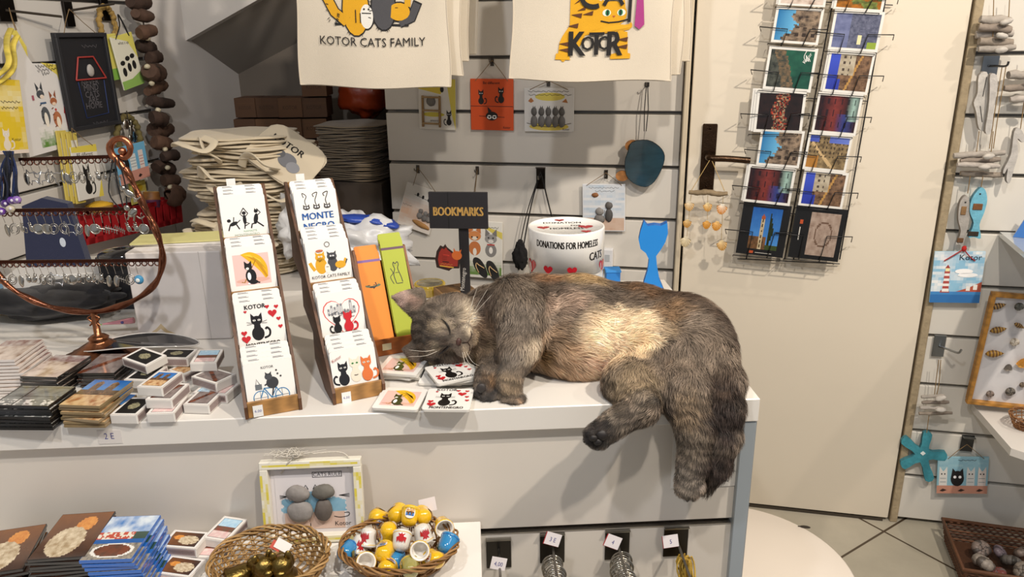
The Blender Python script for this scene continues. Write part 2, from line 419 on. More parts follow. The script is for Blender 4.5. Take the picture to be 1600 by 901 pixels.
# donation poster on front (the square code is left blank)
def cfp(px, py, y=.0): return MC.inverted() @ onp(px, py, MC @ Vector((0, y, 0)), (MC.to_3x3() @ Vector((0, -1, 0))))
q0 = cfp(1167, 664, .012); q1 = cfp(1162, 757, .012); pw = .115
a = MB(); a.box((q0.x-pw/2, 0, (.818+q1.z)/2), (pw, .0012, .818-q1.z), '#dcd7cf')
hh = .818-q1.z
a.art([('t', '#2c2a28', 'Help us to take care for the cats.', .55, .22, .038, 0, 1), ('t', '#2c2a28', 'Scan and Donate.', .55, .145, .038, 0, 1), ('t', '#2c2a28', 'MontenegroCatShop.me', .55, .07, .038, 0, 1)], pw, hh, -.0006, q0.x-pw/2, (.818+q1.z)/2)
o = a.obj('donation_poster', 'paper'); o.matrix_world = MC @ TR(0, .0112, 0); tag(o, 'white donation notice stuck on counter front behind the hanging cat tail', 'poster')
# lower shelf
SZ = .66; s1 = cl(751, 826, SZ)
a = MB(); a.box(((cx0+s1.x)/2, .012-.15, SZ-.0095), (s1.x-cx0, .29, .019), '#e6e1da', .001)
o = a.obj('display_shelf', 'laminate'); o.matrix_world = MC; tag(o, 'white lower shelf fixed to the counter front, carrying baskets', 'shelf')
# low round white table beside the counter end
a = MB(); TZ = .30; c = onz(1152, 889, TZ)
r = (onz(1327.6, 885, TZ)-c).length
tb = thing('round_table', 'low round white table with an oval slot, beside the counter end', 'table', TR(c.x, c.y, 0))
a.lathe([(0, TZ), (r-.004, TZ), (r, TZ-.003), (r, TZ-.016), (r-.004, TZ-.02), (0, TZ-.02)], '#e6dcd0', 72); top = a.obj('tabletop', 'laminate', tb)
a = MB(); h0 = onz(1258, 823, TZ)-Vector((c.x, c.y, 0)); a.M = TR(h0.x, h0.y, TZ+.0003) @ RZ(-12)
a.add([(.012*math.cos(t*PI/10), .006*math.sin(t*PI/10), 0) for t in range(20)], [tuple(range(20))], '#241c14'); a.box((-.012, 0, -.0002), (.008, .004, .0005), '#241c14'); a.obj('slot', 'matte', tb, 'dark oval slot')
a = MB(); a.lathe([(.0, .02), (.16, .02), (.16, .0), (0, 0)], '#cfc6ba', 32); a.lathe([(.03, .02), (.03, TZ-.02)], '#cfc6ba', 20); a.obj('pedestal', 'laminate', tb)
# ================================================================ the sleeping cat
def P3(px, py, Y): return np.array(ony(px, py, Y))
class Sdf:
    def __init__(s): s.pr = []
    def ell(s, c, r, R=None, k=.018, flow=(1, 0, 0), L=.016, tag=''):
        s.pr.append(('e', np.array(c, float), np.array(r, float), np.eye(3) if R is None else np.array(R, float), k, np.array(flow, float), L, tag))
    def cone(s, a, b, ra, rb, k=.012, flow=None, L=.010, tag=''):
        a = np.array(a, float); b = np.array(b, float); f = (b-a)/np.linalg.norm(b-a) if flow is None else np.array(flow, float)
        s.pr.append(('c', a, b, (ra, rb), k, f, L, tag))
    def one(s, q, P):
        if q[0] == 'e':
            l = (P-q[1]) @ q[3].T; k0 = np.linalg.norm(l/q[2], axis=-1); k1 = np.linalg.norm(l/q[2]**2, axis=-1)+1e-9
            return k0*(k0-1)/k1
        a, b = q[1], q[2]; ba = b-a; t = np.clip(((P-a) @ ba)/(ba @ ba), 0, 1)
        return np.linalg.norm(P-a-t[..., None]*ba, axis=-1)-(q[3][0]*(1-t)+q[3][1]*t)
    def ev(s, P):
        d = None
        for q in s.pr:
            e = s.one(q, P)
            if d is None: d = e; continue
            k = q[4]; h = np.maximum(k-np.abs(d-e), 0)/k; d = np.minimum(d, e)-h*h*k*.25
        return s.cut(P, d)
    def cut(s, P, d):
        # rests flat on the worktop and bends over its front edge
        yf = 1.034+.0508*P[..., 0]
        top = (CT+.0008)-P[..., 2]; fr = P[..., 1]-(yf-.001)
        return np.maximum(d, np.minimum(top, fr))
    def grid(s, lo, hi, h):
        lo = np.array(lo); n = np.ceil((np.array(hi)-lo)/h).astype(int)+1
        ax = [lo[i]+h*np.arange(n[i]) for i in range(3)]
        D = np.empty(n, np.float32)
        for i in range(0, n[0], 8):
            X, Y, Z = np.meshgrid(ax[0][i:i+8], ax[1], ax[2], indexing='ij')
            D[i:i+8] = s.ev(np.stack([X, Y, Z], -1))
        return lo, D
def surface_nets(lo, D, h):
    n = D.shape; S = D < 0
    cells = np.zeros((n[0]-1, n[1]-1, n[2]-1), int)
    for i in (0, 1):
        for j in (0, 1):
            for k in (0, 1): cells += S[i:n[0]-1+i, j:n[1]-1+j, k:n[2]-1+k]
    act = (cells > 0) & (cells < 8); idx = -np.ones(act.shape, int); C = np.argwhere(act); idx[act] = np.arange(len(C))
    acc = np.zeros((len(C), 3)); cnt = np.zeros(len(C))
    cor = [(i, j, k) for i in (0, 1) for j in (0, 1) for k in (0, 1)]
    for a in range(8):
        for b in range(a+1, 8):
            if sum(abs(cor[a][t]-cor[b][t]) for t in range(3)) != 1: continue
            A = C+cor[a]; B = C+cor[b]; da = D[tuple(A.T)]; db = D[tuple(B.T)]; m = (da < 0) != (db < 0)
            t = np.where(m, da/np.where(m, da-db, 1), 0); p = A+t[:, None]*(B-A)
            acc[m] += p[m]; cnt[m] += 1
    V = lo+h*(acc/cnt[:, None]); Fs = []
    for ax in range(3):
        o = [t for t in range(3) if t != ax]
        s0 = [slice(None)]*3; s1 = [slice(None)]*3; s0[ax] = slice(0, -1); s1[ax] = slice(1, None)
        E = S[tuple(s0)] != S[tuple(s1)]; Q = np.argwhere(E)
        ok = (Q[:, o[0]] > 0) & (Q[:, o[1]] > 0) & (Q[:, o[0]] < n[o[0]]-1) & (Q[:, o[1]] < n[o[1]]-1); Q = Q[ok]
        fl = S[tuple(Q.T)]
        q = []
        for (u, v) in ((1, 1), (0, 1), (0, 0), (1, 0)):
            t = Q.copy(); t[:, o[0]] -= u; t[:, o[1]] -= v; q.append(idx[tuple(t.T)])
        q = np.stack(q, 1)
        if ax == 1: fl = ~fl
        q[~fl] = q[~fl][:, ::-1]; Fs.append(q)
    return V, np.concatenate(Fs)

cat = Sdf()
E3 = lambda px, py, Y, r, **k: cat.ell(P3(px, py, Y), r, **k)
# trunk, lying on its side with the belly towards the room
E3(985, 519, 1.220, (.100, .118, .076), L=.021, tag='loin')
E3(900, 511, 1.228, (.105, .122, .082), L=.022, tag='belly')
E3(835, 506, 1.240, (.085, .098, .080), L=.021, tag='ribs')
E3(775, 508, 1.235, (.070, .080, .064), L=.020, tag='chest')
E3(1060, 535, 1.185, (.086, .104, .076), L=.021, tag='rump')
E3(1088, 565, 1.150, (.058, .078, .064), L=.020, tag='rump2')
E3(735, 520, 1.215, (.050, .056, .050), L=.018, tag='neck')
E3(800, 480, 1.20, (.040, .045, .052), L=.018, flow=(.2, -.3, -.9), tag='shoulder')
# front legs
C3 = lambda a, b, ra, rb, **k: cat.cone(P3(*a), P3(*b), ra, rb, **k)
C3((815, 492, 1.165), (812, 545, 1.105), .042, .030, k=.02, L=.014, tag='arm')
C3((812, 545, 1.105), (794, 597, 1.075), .027, .0175, L=.008, tag='arm')
C3((794, 597, 1.075), (800, 622, 1.066), .0175, .0175, L=.006, tag='paw')
C3((770, 565, 1.15), (765, 590, 1.10), .024, .020, k=.02, L=.010, tag='arm2')
C3((765, 590, 1.10), (760, 609, 1.083), .019, .0205, L=.006, tag='paw2')
for (x, y, d) in ((788, 628, 1.056), (798, 632, 1.050), (808, 631, 1.050), (815, 625, 1.056)): cat.ell(P3(x, y, d), (.0082, .012, .0095), k=.003, L=.005, flow=(0, -1, -.4), tag='toe')
for (x, y, d) in ((748, 612, 1.068), (757, 622, 1.063), (767, 624, 1.062), (774, 616, 1.066)): cat.ell(P3(x, y, d), (.0085, .011, .009), k=.003, L=.004, flow=(0, -1, -.4), tag='toe2')
# hind leg stretched forward over the edge
C3((1010, 575, 1.13), (988, 598, 1.075), .058, .040, k=.028, L=.015, tag='thigh')
C3((985, 600, 1.065), (1003, 636, 1.010), .038, .0235, k=.016, L=.012, flow=(-.2, -.6, -.7), tag='shin')
C3((1004, 634, 1.010), (960, 662, .985), .0235, .0185, k=.012, L=.010, tag='foot')
C3((960, 662, .985), (935, 680, .975), .019, .0195, k=.010, L=.007, tag='hpaw')
for (x, y, d) in ((921, 676, .964), (922, 686, .964), (930, 691, .965), (940, 692, .968)): cat.ell(P3(x, y, d), (.0095, .0095, .0082), k=.003, L=.004, flow=(-1, -.2, -.4), tag='htoe')
# hind leg hanging down
C3((1080, 575, 1.10), (1070, 610, 1.055), .052, .040, k=.03, L=.017, tag='thigh2')
C3((1070, 610, 1.045), (1086, 662, 1.012), .036, .0275, k=.02, L=.013, tag='shin2')
C3((1086, 662, 1.012), (1084, 720, 1.003), .027, .0215, k=.012, L=.010, tag='shin2')
C3((1084, 720, 1.003), (1076, 752, .998), .0215, .0205, k=.01, L=.008, tag='paw3')
for (x, y, d) in ((1063, 764, .988), (1073, 769, .984), (1084, 769, .985), (1093, 762, .99)): cat.ell(P3(x, y, d), (.0085, .0105, .0125), k=.003, L=.005, flow=(0, -.2, -1), tag='toe3')
# tail
tl = [(1118, 560, 1.10, .030), (1133, 595, 1.055, .0245), (1135, 635, 1.022, .022), (1130, 680, 1.015, .022), (1118, 725, 1.013, .019), (1104, 758, 1.011, .010)]
for i in range(5): cat.cone(P3(*tl[i][:3]), P3(*tl[i+1][:3]), tl[i][3], tl[i+1][3], k=.012, L=.017, tag='tail')
# head
HS = 1.16; HC = P3(688, 514, 1.195); nv = np.array([.30, -.94, .10]); nv /= np.linalg.norm(nv)
av = np.array([-.96, -.20, .17]); av -= nv*(av @ nv); av /= np.linalg.norm(av); sv = np.cross(nv, av)
if sv[2] < 0: sv = -sv
HR = np.stack([sv, nv, av])              # rows: side, forward, up of the head
hd = lambda s_, n_, a_: HC+HS*(s_*sv+n_*nv+a_*av)
HF = lambda s_, n_, a_: s_*sv+n_*nv+a_*av
cat.ell(hd(0, 0, 0), (.054, .051, .047), R=HR, L=.0075, k=.02, flow=-av*.3-nv, tag='skull')
for g in (1, -1):
    cat.ell(hd(g*.028, .010, -.016), (.031, .034, .030), R=HR, L=.010, k=.015, flow=HF(g*.7, -.4, -.5), tag='cheek')
    cat.ell(hd(g*.0185, .034, .017), (.017, .014, .012), R=HR, L=.006, k=.012, flow=HF(g*.4, -.3, .8), tag='brow')
    cat.ell(hd(g*.0105, .054, -.021), (.0165, .0150, .0130), R=HR, L=.004, k=.005, flow=HF(g*.9, -.2, -.3), tag='pad')
cat.cone(hd(0, .036, .016), hd(0, .057, -.010), .017, .0118, k=.014, L=.004, flow=HF(0, -.2, 1), tag='bridge')
cat.ell(hd(0, .046, -.033), (.015, .014, .0105), R=HR, L=.005, k=.006, flow=HF(0, -.2, -1), tag='chin')
HSV = HS
def earp(g, base, tip):
    b0 = hd(*base); tp = hd(*tip)
    for t in np.linspace(0, 1, 7):
        c = b0*(1-t)+tp*t; wd = (.027 if g > 0 else .018)*(1-t)**.75+.0035
        cat.ell(c, (wd, .0055, .010), R=HR, L=.004, k=.006, flow=(tp-b0)/np.linalg.norm(tp-b0), tag='ear')
earp(1, (.034, .004, .034), (.044, .008, .069))
earp(-1, (-.034, .006, .030), (-.034, -.006, .042))
h = .0034
lo, D = cat.grid((-.24, .93, .68), (.43, 1.37, 1.04), h)
V, Fq = surface_nets(lo, D, h)
# markings: soft coloured areas of the coat, fixed to places on the body
def lc(hx): return np.array(lin(hx))
marks = []
def mk(px, py, Y, r, col, s=1.0): marks.append((P3(px, py, Y), r, lc(col), s))
GREY, DARK, GING, CREAM, TAN, PINK, LGREY = '#74675a', '#40342c', '#8d6440', '#e3caa8', '#ab8d6c', '#c9a08c', '#94897b'
for x, y, Y, r, c, s_ in [
    (850, 428, 1.24, .030, GING, .7), (905, 438, 1.24, .035, '#b09368', .8), (945, 450, 1.24, .030, DARK, .6), (1000, 450, 1.22, .045, '#5b4028', .8), (1060, 470, 1.20, .04, '#46362a', .9),
    (1120, 520, 1.16, .045, '#3b2f27', .9), (1090, 500, 1.16, .03, '#43352b', .85), (1060, 545, 1.12, .02, '#3f332a', .8), (1110, 575, 1.10, .018, '#332923', .8), (1085, 540, 1.12, .014, '#9a7149', .7), (700, 465, 1.2, .02, '#463c34', .7), (780, 440, 1.2, .03, '#4f453d', .7), (830, 440, 1.2, .02, '#7d6e5e', .7), (940, 478, 1.19, .035, '#4f443b', .8), (1000, 490, 1.17, .03, '#57493d', .7), (1040, 500, 1.15, .03, '#8c6b48', .6), (1100, 560, 1.12, .03, '#5a4736', .6),
    (1090, 595, 1.08, .03, '#93694a', .55), (1060, 590, 1.08, .03, '#73583e', .7), (1030, 560, 1.10, .022, DARK, .7), (1035, 530, 1.12, .02, '#a28c6c', .5),
    (880, 480, 1.17, .028, '#a58d7b', .8), (865, 505, 1.15, .022, '#b49c86', .8), (880, 520, 1.14, .020, '#74593c', .7), (860, 550, 1.13, .040, '#a88c70', .85), (845, 565, 1.12, .02, '#7c6038', .7), (880, 540, 1.13, .015, '#7a5c36', .7), (900, 570, 1.12, .035, '#c4a688', .9), (880, 588, 1.11, .03, '#ab8e72', .9),
    (935, 520, 1.13, .040, CREAM, 1.0), (975, 530, 1.12, .042, CREAM, 1.0), (950, 555, 1.11, .040, '#dcbf9e', 1.0), (920, 588, 1.10, .024, '#cfae94', .9), (1005, 515, 1.12, .026, '#dcc3a2', .9), (995, 550, 1.11, .025, '#c0a37c', .8), (940, 575, 1.10, .02, PINK, .5),
    (800, 455, 1.2, .03, '#5c5044', .8), (820, 470, 1.18, .022, LGREY, .6), (835, 490, 1.17, .022, '#8b7a66', .7), (835, 530, 1.14, .02, '#6b5844', .7), (850, 460, 1.2, .025, DARK, .6),
    (810, 500, 1.12, .03, '#6f655b', .9), (830, 545, 1.09, .020, '#b8a892', .85), (800, 565, 1.08, .02, '#7b7166', .8), (795, 600, 1.06, .02, '#8d7a62', .8), (803, 628, 1.045, .014, '#6b5d4f', .8), (811, 626, 1.045, .007, '#b3957a', .9),
    (760, 540, 1.16, .028, '#857058', .85), (745, 560, 1.17, .02, '#8c785c', .8), (750, 535, 1.16, .012, '#4a3a2c', .8), (760, 500, 1.17, .025, '#6a5442', .8), (760, 470, 1.19, .03, '#554840', .7), (760, 610, 1.06, .022, '#3f3a37', .95), (770, 592, 1.08, .014, '#8c6b4a', .7),
    (725, 470, 1.2, .025, '#55493f', .8),
    (990, 600, 1.04, .04, '#8d7b62', .8), (965, 650, .97, .022, '#857a6c', .7), (990, 655, .97, .018, '#4b433c', .8), (935, 682, .96, .030, '#231e1c', 1.0), (950, 672, .96, .02, '#2e2825', .8), (1005, 620, 1.0, .02, '#7a6f62', .7),
    (1080, 640, 1.0, .03, '#7d6a54', .8), (1080, 690, .99, .03, '#75695b', .8), (1078, 745, .98, .025, '#7b7166', .9), (1100, 760, .98, .01, '#a5968a', .8),
    (1130, 600, 1.03, .03, DARK, 1), (1133, 650, 1.0, .035, '#382e29', 1), (1120, 720, 1.0, .035, '#3a302b', 1), (1108, 755, 1.0, .02, '#42372f', 1), (1045, 620, 1.03, .018, DARK, .6),
]: marks.append((P3(x, y, Y), r, lc(c), s_))
def hm(s_, n_, a_, r, c, st=1): marks.append((hd(s_, n_, a_), r, lc(c), st))
hm(0, .02, .03, .035, '#5d5348', .9); hm(.026, .03, -.004, .018, '#83776a', .7); hm(.024, .045, .004, .008, '#c0ae94', .7); hm(.034, .03, -.022, .018, '#b0a28e', .8)
hm(.012, .060, -.022, .012, '#d8c6ac', 1); hm(-.013, .060, -.022, .010, '#cbb79a', .9); hm(.002, .050, -.036, .012, '#bda789', .9); hm(.026, .040, -.030, .014, '#cdbda6', .9); hm(0, .052, .004, .010, '#65564a', .9)
hm(-.026, .03, -.006, .02, '#5e5043', .8); hm(-.034, .02, -.02, .02, '#54463a', .8); hm(0, .060, -.006, .006, '#7d5a4c', .8); hm(.012, .042, .020, .008, '#a08c70', .5); hm(-.012, .042, .020, .008, '#94806a', .5)
hm(.044, .012, .066, .016, '#b79c90', 1); hm(.038, .008, .046, .012, '#a98b7c', .8)
for g in (1, -1):
    hm(g*.014, .046, .011, .0075, '#b9a88e', .8); hm(g*.018, .044, -.006, .007, '#b0a088', .7); hm(g*.032, .03, .012, .008, '#3c342d', .8); hm(g*.006, .046, .024, .007, '#3f362f', .7); hm(g*.020, .036, .028, .006, '#3f362f', .7); hm(g*.036, .026, -.006, .006, '#443a32', .7)
base = lc(GREY)
def noise3(P, f, seed):
    """smooth value noise on many points at once"""
    rs = np.random.RandomState(seed); T = rs.rand(32, 32, 32)
    Q = P*f; I = np.floor(Q).astype(int); Fr = Q-I; Fr = Fr*Fr*(3-2*Fr); out = 0
    for i in (0, 1):
        for j in (0, 1):
            for k in (0, 1):
                wgt = (Fr[:, 0] if i else 1-Fr[:, 0])*(Fr[:, 1] if j else 1-Fr[:, 1])*(Fr[:, 2] if k else 1-Fr[:, 2])
                out = out+wgt*T[(I[:, 0]+i) % 32, (I[:, 1]+j) % 32, (I[:, 2]+k) % 32]
    return out
def coat(P):
    nz = np.stack([noise3(P, 55, 1), noise3(P, 55, 2), noise3(P, 55, 3)], 1)-.5
    Pq = P+nz*.022; n2 = noise3(P, 90, 4)
    c = np.tile(base, (len(P), 1))
    for (q, r, col, s_) in marks:
        d = np.linalg.norm(Pq-q, axis=1)/r; wgt = s_*np.clip(1.35-d, 0, 1)**1.0; wgt = np.clip(wgt*1.4, 0, s_)[:, None]
        c = c*(1-wgt)+col*wgt
    st = .5+.5*np.sin((P @ np.array([60., 30, 200.]))*1.9+nz[:, 0]*9)     # tabby bands on the lower legs
    low = (P[:, 1] < 1.11) & (P[:, 2] < .90)
    c = np.where(low[:, None], c*(1.12-.62*np.clip((st[:, None]-.5)*5, 0, 1)), c)
    st2 = .5+.5*np.sin((P-HC) @ sv*430+(P-HC) @ av*60+nz[:, 1]*5); hh = np.linalg.norm(P-hd(0, .03, .02), axis=1) < .048
    c = np.where(hh[:, None], c*(1-.5*np.clip((st2[:, None]-.45)*4, 0, 1)), c)
    return c*(.62+.76*n2[:, None])
def prim_info(P):
    W_ = 0; F_ = 0; L_ = 0
    for q in cat.pr:
        if q[0] == 'e': e = cat.one(q, P); f, L = q[5], q[6]
        else: e = cat.one(q, P); f, L = q[5], q[6]
        wg = np.exp(-np.clip(e, -.01, 1)/.004); W_ = W_+wg; F_ = F_+wg[:, None]*f; L_ = L_+wg*L
    return F_/W_[:, None], L_/W_
def grad(P):
    g = np.empty_like(P)
    for a in range(3):
        d = np.zeros(3); d[a] = .0015; g[:, a] = cat.ev(P+d)-cat.ev(P-d)
    return g/(np.linalg.norm(g, axis=1)[:, None]+1e-9)
me = bpy.data.meshes.new('cat'); me.vertices.add(len(V)); me.vertices.foreach_set('co', V.astype(np.float32).ravel())
me.loops.add(len(Fq)*4); me.loops.foreach_set('vertex_index', Fq.ravel().astype(np.int32))
me.polygons.add(len(Fq)); me.polygons.foreach_set('loop_start', np.arange(0, len(Fq)*4, 4, dtype=np.int32))
me.polygons.foreach_set('use_smooth', np.ones(len(Fq), bool)); me.update(calc_edges=True); me.validate()
vc = coat(V)*.82
ca = me.color_attributes.new('Col', 'FLOAT_COLOR', 'POINT'); ca.data.foreach_set('color', np.concatenate([vc, np.ones((len(V), 1))], 1).astype(np.float32).ravel())
amat('cat_coat', .8, namt=.2, nscale=150, bscale=300, bstr=.5, sheen=.2); me.materials.append(MATS['cat_coat'])
cato = bpy.data.objects.new('cat', me); COL.objects.link(cato)
tag(cato, 'grey brown and cream tortoiseshell cat asleep on its side on the white counter', 'cat')
# fur
rng = np.random.RandomState(7)
T0, T1, T2, T3 = V[Fq[:, 0]], V[Fq[:, 1]], V[Fq[:, 2]], V[Fq[:, 3]]
ar = np.linalg.norm(np.cross(T2-T0, T3-T1), axis=1); NS = 240000
pick = rng.choice(len(Fq), NS, p=ar/ar.sum()); u = rng.rand(NS, 1); v = rng.rand(NS, 1)
Q = (T0[pick]*(1-u)+T1[pick]*u)*(1-v)+(T3[pick]*(1-u)+T2[pick]*u)*v
Nn = grad(Q)
# none where it rests on the top, or on the far hidden side
keep = ~((Q[:, 2] < CT+.002) & (Q[:, 1] > 1.034+.0508*Q[:, 0]-.004)) & (Nn @ (Q-np.array(cC))[0] < 9)
keep &= ~((Nn[:, 1] > .75) & (Q[:, 1] > 1.2))
Q = Q[keep]; Nn = Nn[keep]; Fl, Ln = prim_info(Q); n = len(Q)
cl_ = np.stack([noise3(Q, 70, 11), noise3(Q, 70, 12), noise3(Q, 70, 13)], 1)-.5
Fl = Fl/(np.linalg.norm(Fl, axis=1)[:, None]+1e-6)+cl_*1.5+rng.randn(n, 3)*.14+np.array([0, 0, -.25])
Tg = Fl-Nn*np.sum(Fl*Nn, 1)[:, None]; Tg /= np.linalg.norm(Tg, axis=1)[:, None]+1e-6
Ln = Ln*(.65+.6*rng.rand(n)); lift = (.30+.38*rng.rand(n))[:, None]
d1 = Tg+Nn*lift; d1 /= np.linalg.norm(d1, axis=1)[:, None]; d2 = Tg+Nn*lift*.25+np.array([0, 0, -.15]); d2 /= np.linalg.norm(d2, axis=1)[:, None]
sd = np.cross(d1, Nn+rng.randn(n, 3)*.35); sd /= np.linalg.norm(sd, axis=1)[:, None]+1e-6
wd = (.00023+.00016*rng.rand(n))[:, None]*np.clip(Ln/.012, .6, 1.3)[:, None]
A0 = Q-Nn*.0008; A1 = Q+d1*Ln[:, None]*.5; A2 = A1+d2*Ln[:, None]*.5
yf = 1.034+.0508*A2[:, 0]
for A in (A1, A2):
    m = (A[:, 2] < CT+.0006) & (A[:, 1] > yf-.0015) & (Q[:, 2] > CT-.0005); A[m, 2] = CT+.0006
    m = (A[:, 2] < CT) & (A[:, 1] > yf-.0015) & (Q[:, 2] <= CT-.0005); A[m, 1] = yf[m]-.0015
VV = np.stack([A0-sd*wd, A0+sd*wd, A1+sd*wd*.8, A1-sd*wd*.8, A2], 1).reshape(-1, 3)
b5 = np.arange(n)*5
li = np.concatenate([np.stack([b5, b5+1, b5+2, b5+3], 1).ravel(), np.stack([b5+3, b5+2, b5+4], 1).ravel()])
ls = np.concatenate([np.arange(n)*4, n*4+np.arange(n)*3])
fm = bpy.data.meshes.new('fur'); fm.vertices.add(len(VV)); fm.vertices.foreach_set('co', VV.astype(np.float32).ravel())
fm.loops.add(len(li)); fm.loops.foreach_set('vertex_index', li.astype(np.int32)); fm.polygons.add(2*n); fm.polygons.foreach_set('loop_start', ls.astype(np.int32))
fm.polygons.foreach_set('use_smooth', np.ones(2*n, bool)); fm.update(calc_edges=True)
kc = coat(Q)*(.75+.7*rng.rand(n))[:, None]*(1+.5*(rng.rand(n) > .88))[:, None]*1.12
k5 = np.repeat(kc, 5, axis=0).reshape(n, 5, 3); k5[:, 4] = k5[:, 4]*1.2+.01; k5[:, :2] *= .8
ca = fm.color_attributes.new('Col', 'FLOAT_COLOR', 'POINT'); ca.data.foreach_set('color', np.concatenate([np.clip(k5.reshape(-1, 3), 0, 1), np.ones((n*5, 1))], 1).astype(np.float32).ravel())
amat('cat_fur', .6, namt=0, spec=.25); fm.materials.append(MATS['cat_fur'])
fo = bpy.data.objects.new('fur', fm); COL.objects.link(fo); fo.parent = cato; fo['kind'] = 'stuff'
# face details laid onto the surface of the head
def onface(s_, a_, out=.0006):
    p = hd(s_, .1, a_) 
    for _ in range(60):
        d = float(cat.ev(p[None])[0])
        if d < .0003: break
        p = p-nv*max(d*.8, .0003)
    return p+nv*out
for g, tilt in ((1, .011), (-1, .009)):
    pts = [onface(g*(.008+.018*t), .001+tilt*t-.0045*math.sin(PI*t), .0034) for t in np.linspace(0, 1, 9)]
    a = MB(); a.tube(pts, [.0004, .0010, .0014, .0016, .0016, .0015, .0013, .0009, .0004], '#191310', 6); a.obj('closed_eye', 'matte', cato, 'closed eye, a dark slit')
a = MB(); Mh = Matrix((Vector(sv), Vector(nv), Vector(av))).transposed().to_4x4()
c0 = onface(0, -.0105, -.0008); a.ell(c0, (.0066, .0035, .0044), '#4a3029', Mh.to_3x3(), 14, 8)
for g in (1, -1): a.ell(onface(g*.0036, -.0125, .0012), (.0014, .0008, .0011), '#2a1714', Mh.to_3x3(), 8, 6)
a.obj('nose', 'matte', cato, 'brownish pink nose')
a = MB(); a.tube([onface(0, t, .0010) for t in (-.015, -.018, -.021, -.0235)], .0007, '#3a2a22', 5)
for g in (1, -1): a.tube([onface(g*x, z, .0010) for x, z in ((.0, -.0235), (.005, -.0275), (.011, -.0285), (.016, -.0262))], [.0007, .0009, .0009, .0004], '#3a2a22', 5)
a.obj('mouth', 'matte', cato, 'closed mouth line')
for (s0, a0, up, rt, fw) in ((.016, -.018, .075, .022, .02), (.017, -.020, .07, .035, .015), (.015, -.022, .065, .012, .03), (.018, -.017, .06, .045, .02),
                         (-.014, -.020, -.018, .022, .035), (-.013, -.023, -.020, .028, .03), (-.015, -.018, -.022, .014, .03), (-.020, .012, -.004, -.045, .02), (-.018, .016, .004, -.04, .015)):
    p0 = onface(s0, a0, 0); p1 = p0+np.array([rt*.4, -fw*.7, up*.5]); p2 = p0+np.array([rt, -fw*.6, up])
    a = MB(); a.tube(smooth([p0, p1, p2], 5), [.0003]*5+[.00022]*5+[.0001], '#f0e8d8', 4); a.obj('whisker', 'matte', cato, 'long white whisker')
for (x, y, Y, r, c) in ((752, 606, 1.055, (.0075, .004, .008), '#35302e'), (927, 684, .948, (.006, .004, .005), '#1b1716'), (934, 690, .950, (.006, .004, .005), '#1b1716'), (940, 680, .952, (.009, .005, .008), '#1f1a19')):
    a = MB(); a.ell(P3(x, y, Y), r, c, nz=.1); a.obj('paw_pad', 'matte', cato, 'dark paw pad')
# ================================================================ printed artwork used on cards and coasters
K = '#1a1716'
def rrect(w, h, r, n=4):
    P = []
    for cx, cy, a0 in ((w/2-r, h/2-r, 0), (-w/2+r, h/2-r, 90), (-w/2+r, -h/2+r, 180), (w/2-r, -h/2+r, 270)):
        for i in range(n+1):
            a = math.radians(a0+90*i/n); P.append((cx+r*math.cos(a), cy+r*math.sin(a)))
    return P
def heart(c, x, y, s):
    return ('p', c, [(x+s*.062*16*math.sin(t)**3/2, y+s*.062*(13*math.cos(t)-5*math.cos(2*t)-2*math.cos(3*t)-math.cos(4*t))/2) for t in [2*PI*i/20 for i in range(20)]])
def scat(x, y, s, c, eye='#fff', tail=1, eyes=True):
    """sitting cat seen from the front; x,y = base centre, s = height"""
    I = [('l', c, .075*s, smooth2([(x+.2*s*tail, y+.05*s), (x+.38*s*tail, y+.12*s), (x+.42*s*tail, y+.3*s), (x+.33*s*tail, y+.42*s), (x+.27*s*tail, y+.36*s)])),
         ('e', c, x, y+.24*s, .22*s, .26*s), ('p', c, [(x-.14*s, y+.3*s), (x+.14*s, y+.3*s), (x+.1*s, y+.62*s), (x-.1*s, y+.62*s)]),
         ('e', c, x, y+.72*s, .2*s, .17*s), ('p', c, [(x-.2*s, y+.76*s), (x-.19*s, y+1.0*s), (x-.05*s, y+.84*s)]), ('p', c, [(x+.2*s, y+.76*s), (x+.19*s, y+1.0*s), (x+.05*s, y+.84*s)])]
    if eyes: I += [('e', eye, x-.085*s, y+.73*s, .05*s, .035*s), ('e', eye, x+.085*s, y+.73*s, .05*s, .035*s), ('e', K, x-.085*s, y+.73*s, .015*s, .03*s), ('e', K, x+.085*s, y+.73*s, .015*s, .03*s)]
    return I
def smooth2(P, n=5): return [(p.x, p.y) for p in smooth([(a, b, 0) for a, b in P], n)]
def arc(cx, cy, r, a0, a1, n=14, ry=None):
    ry = ry or r; return [(cx+r*math.cos(math.radians(a0+(a1-a0)*i/n)), cy+ry*math.sin(math.radians(a0+(a1-a0)*i/n))) for i in range(n+1)]
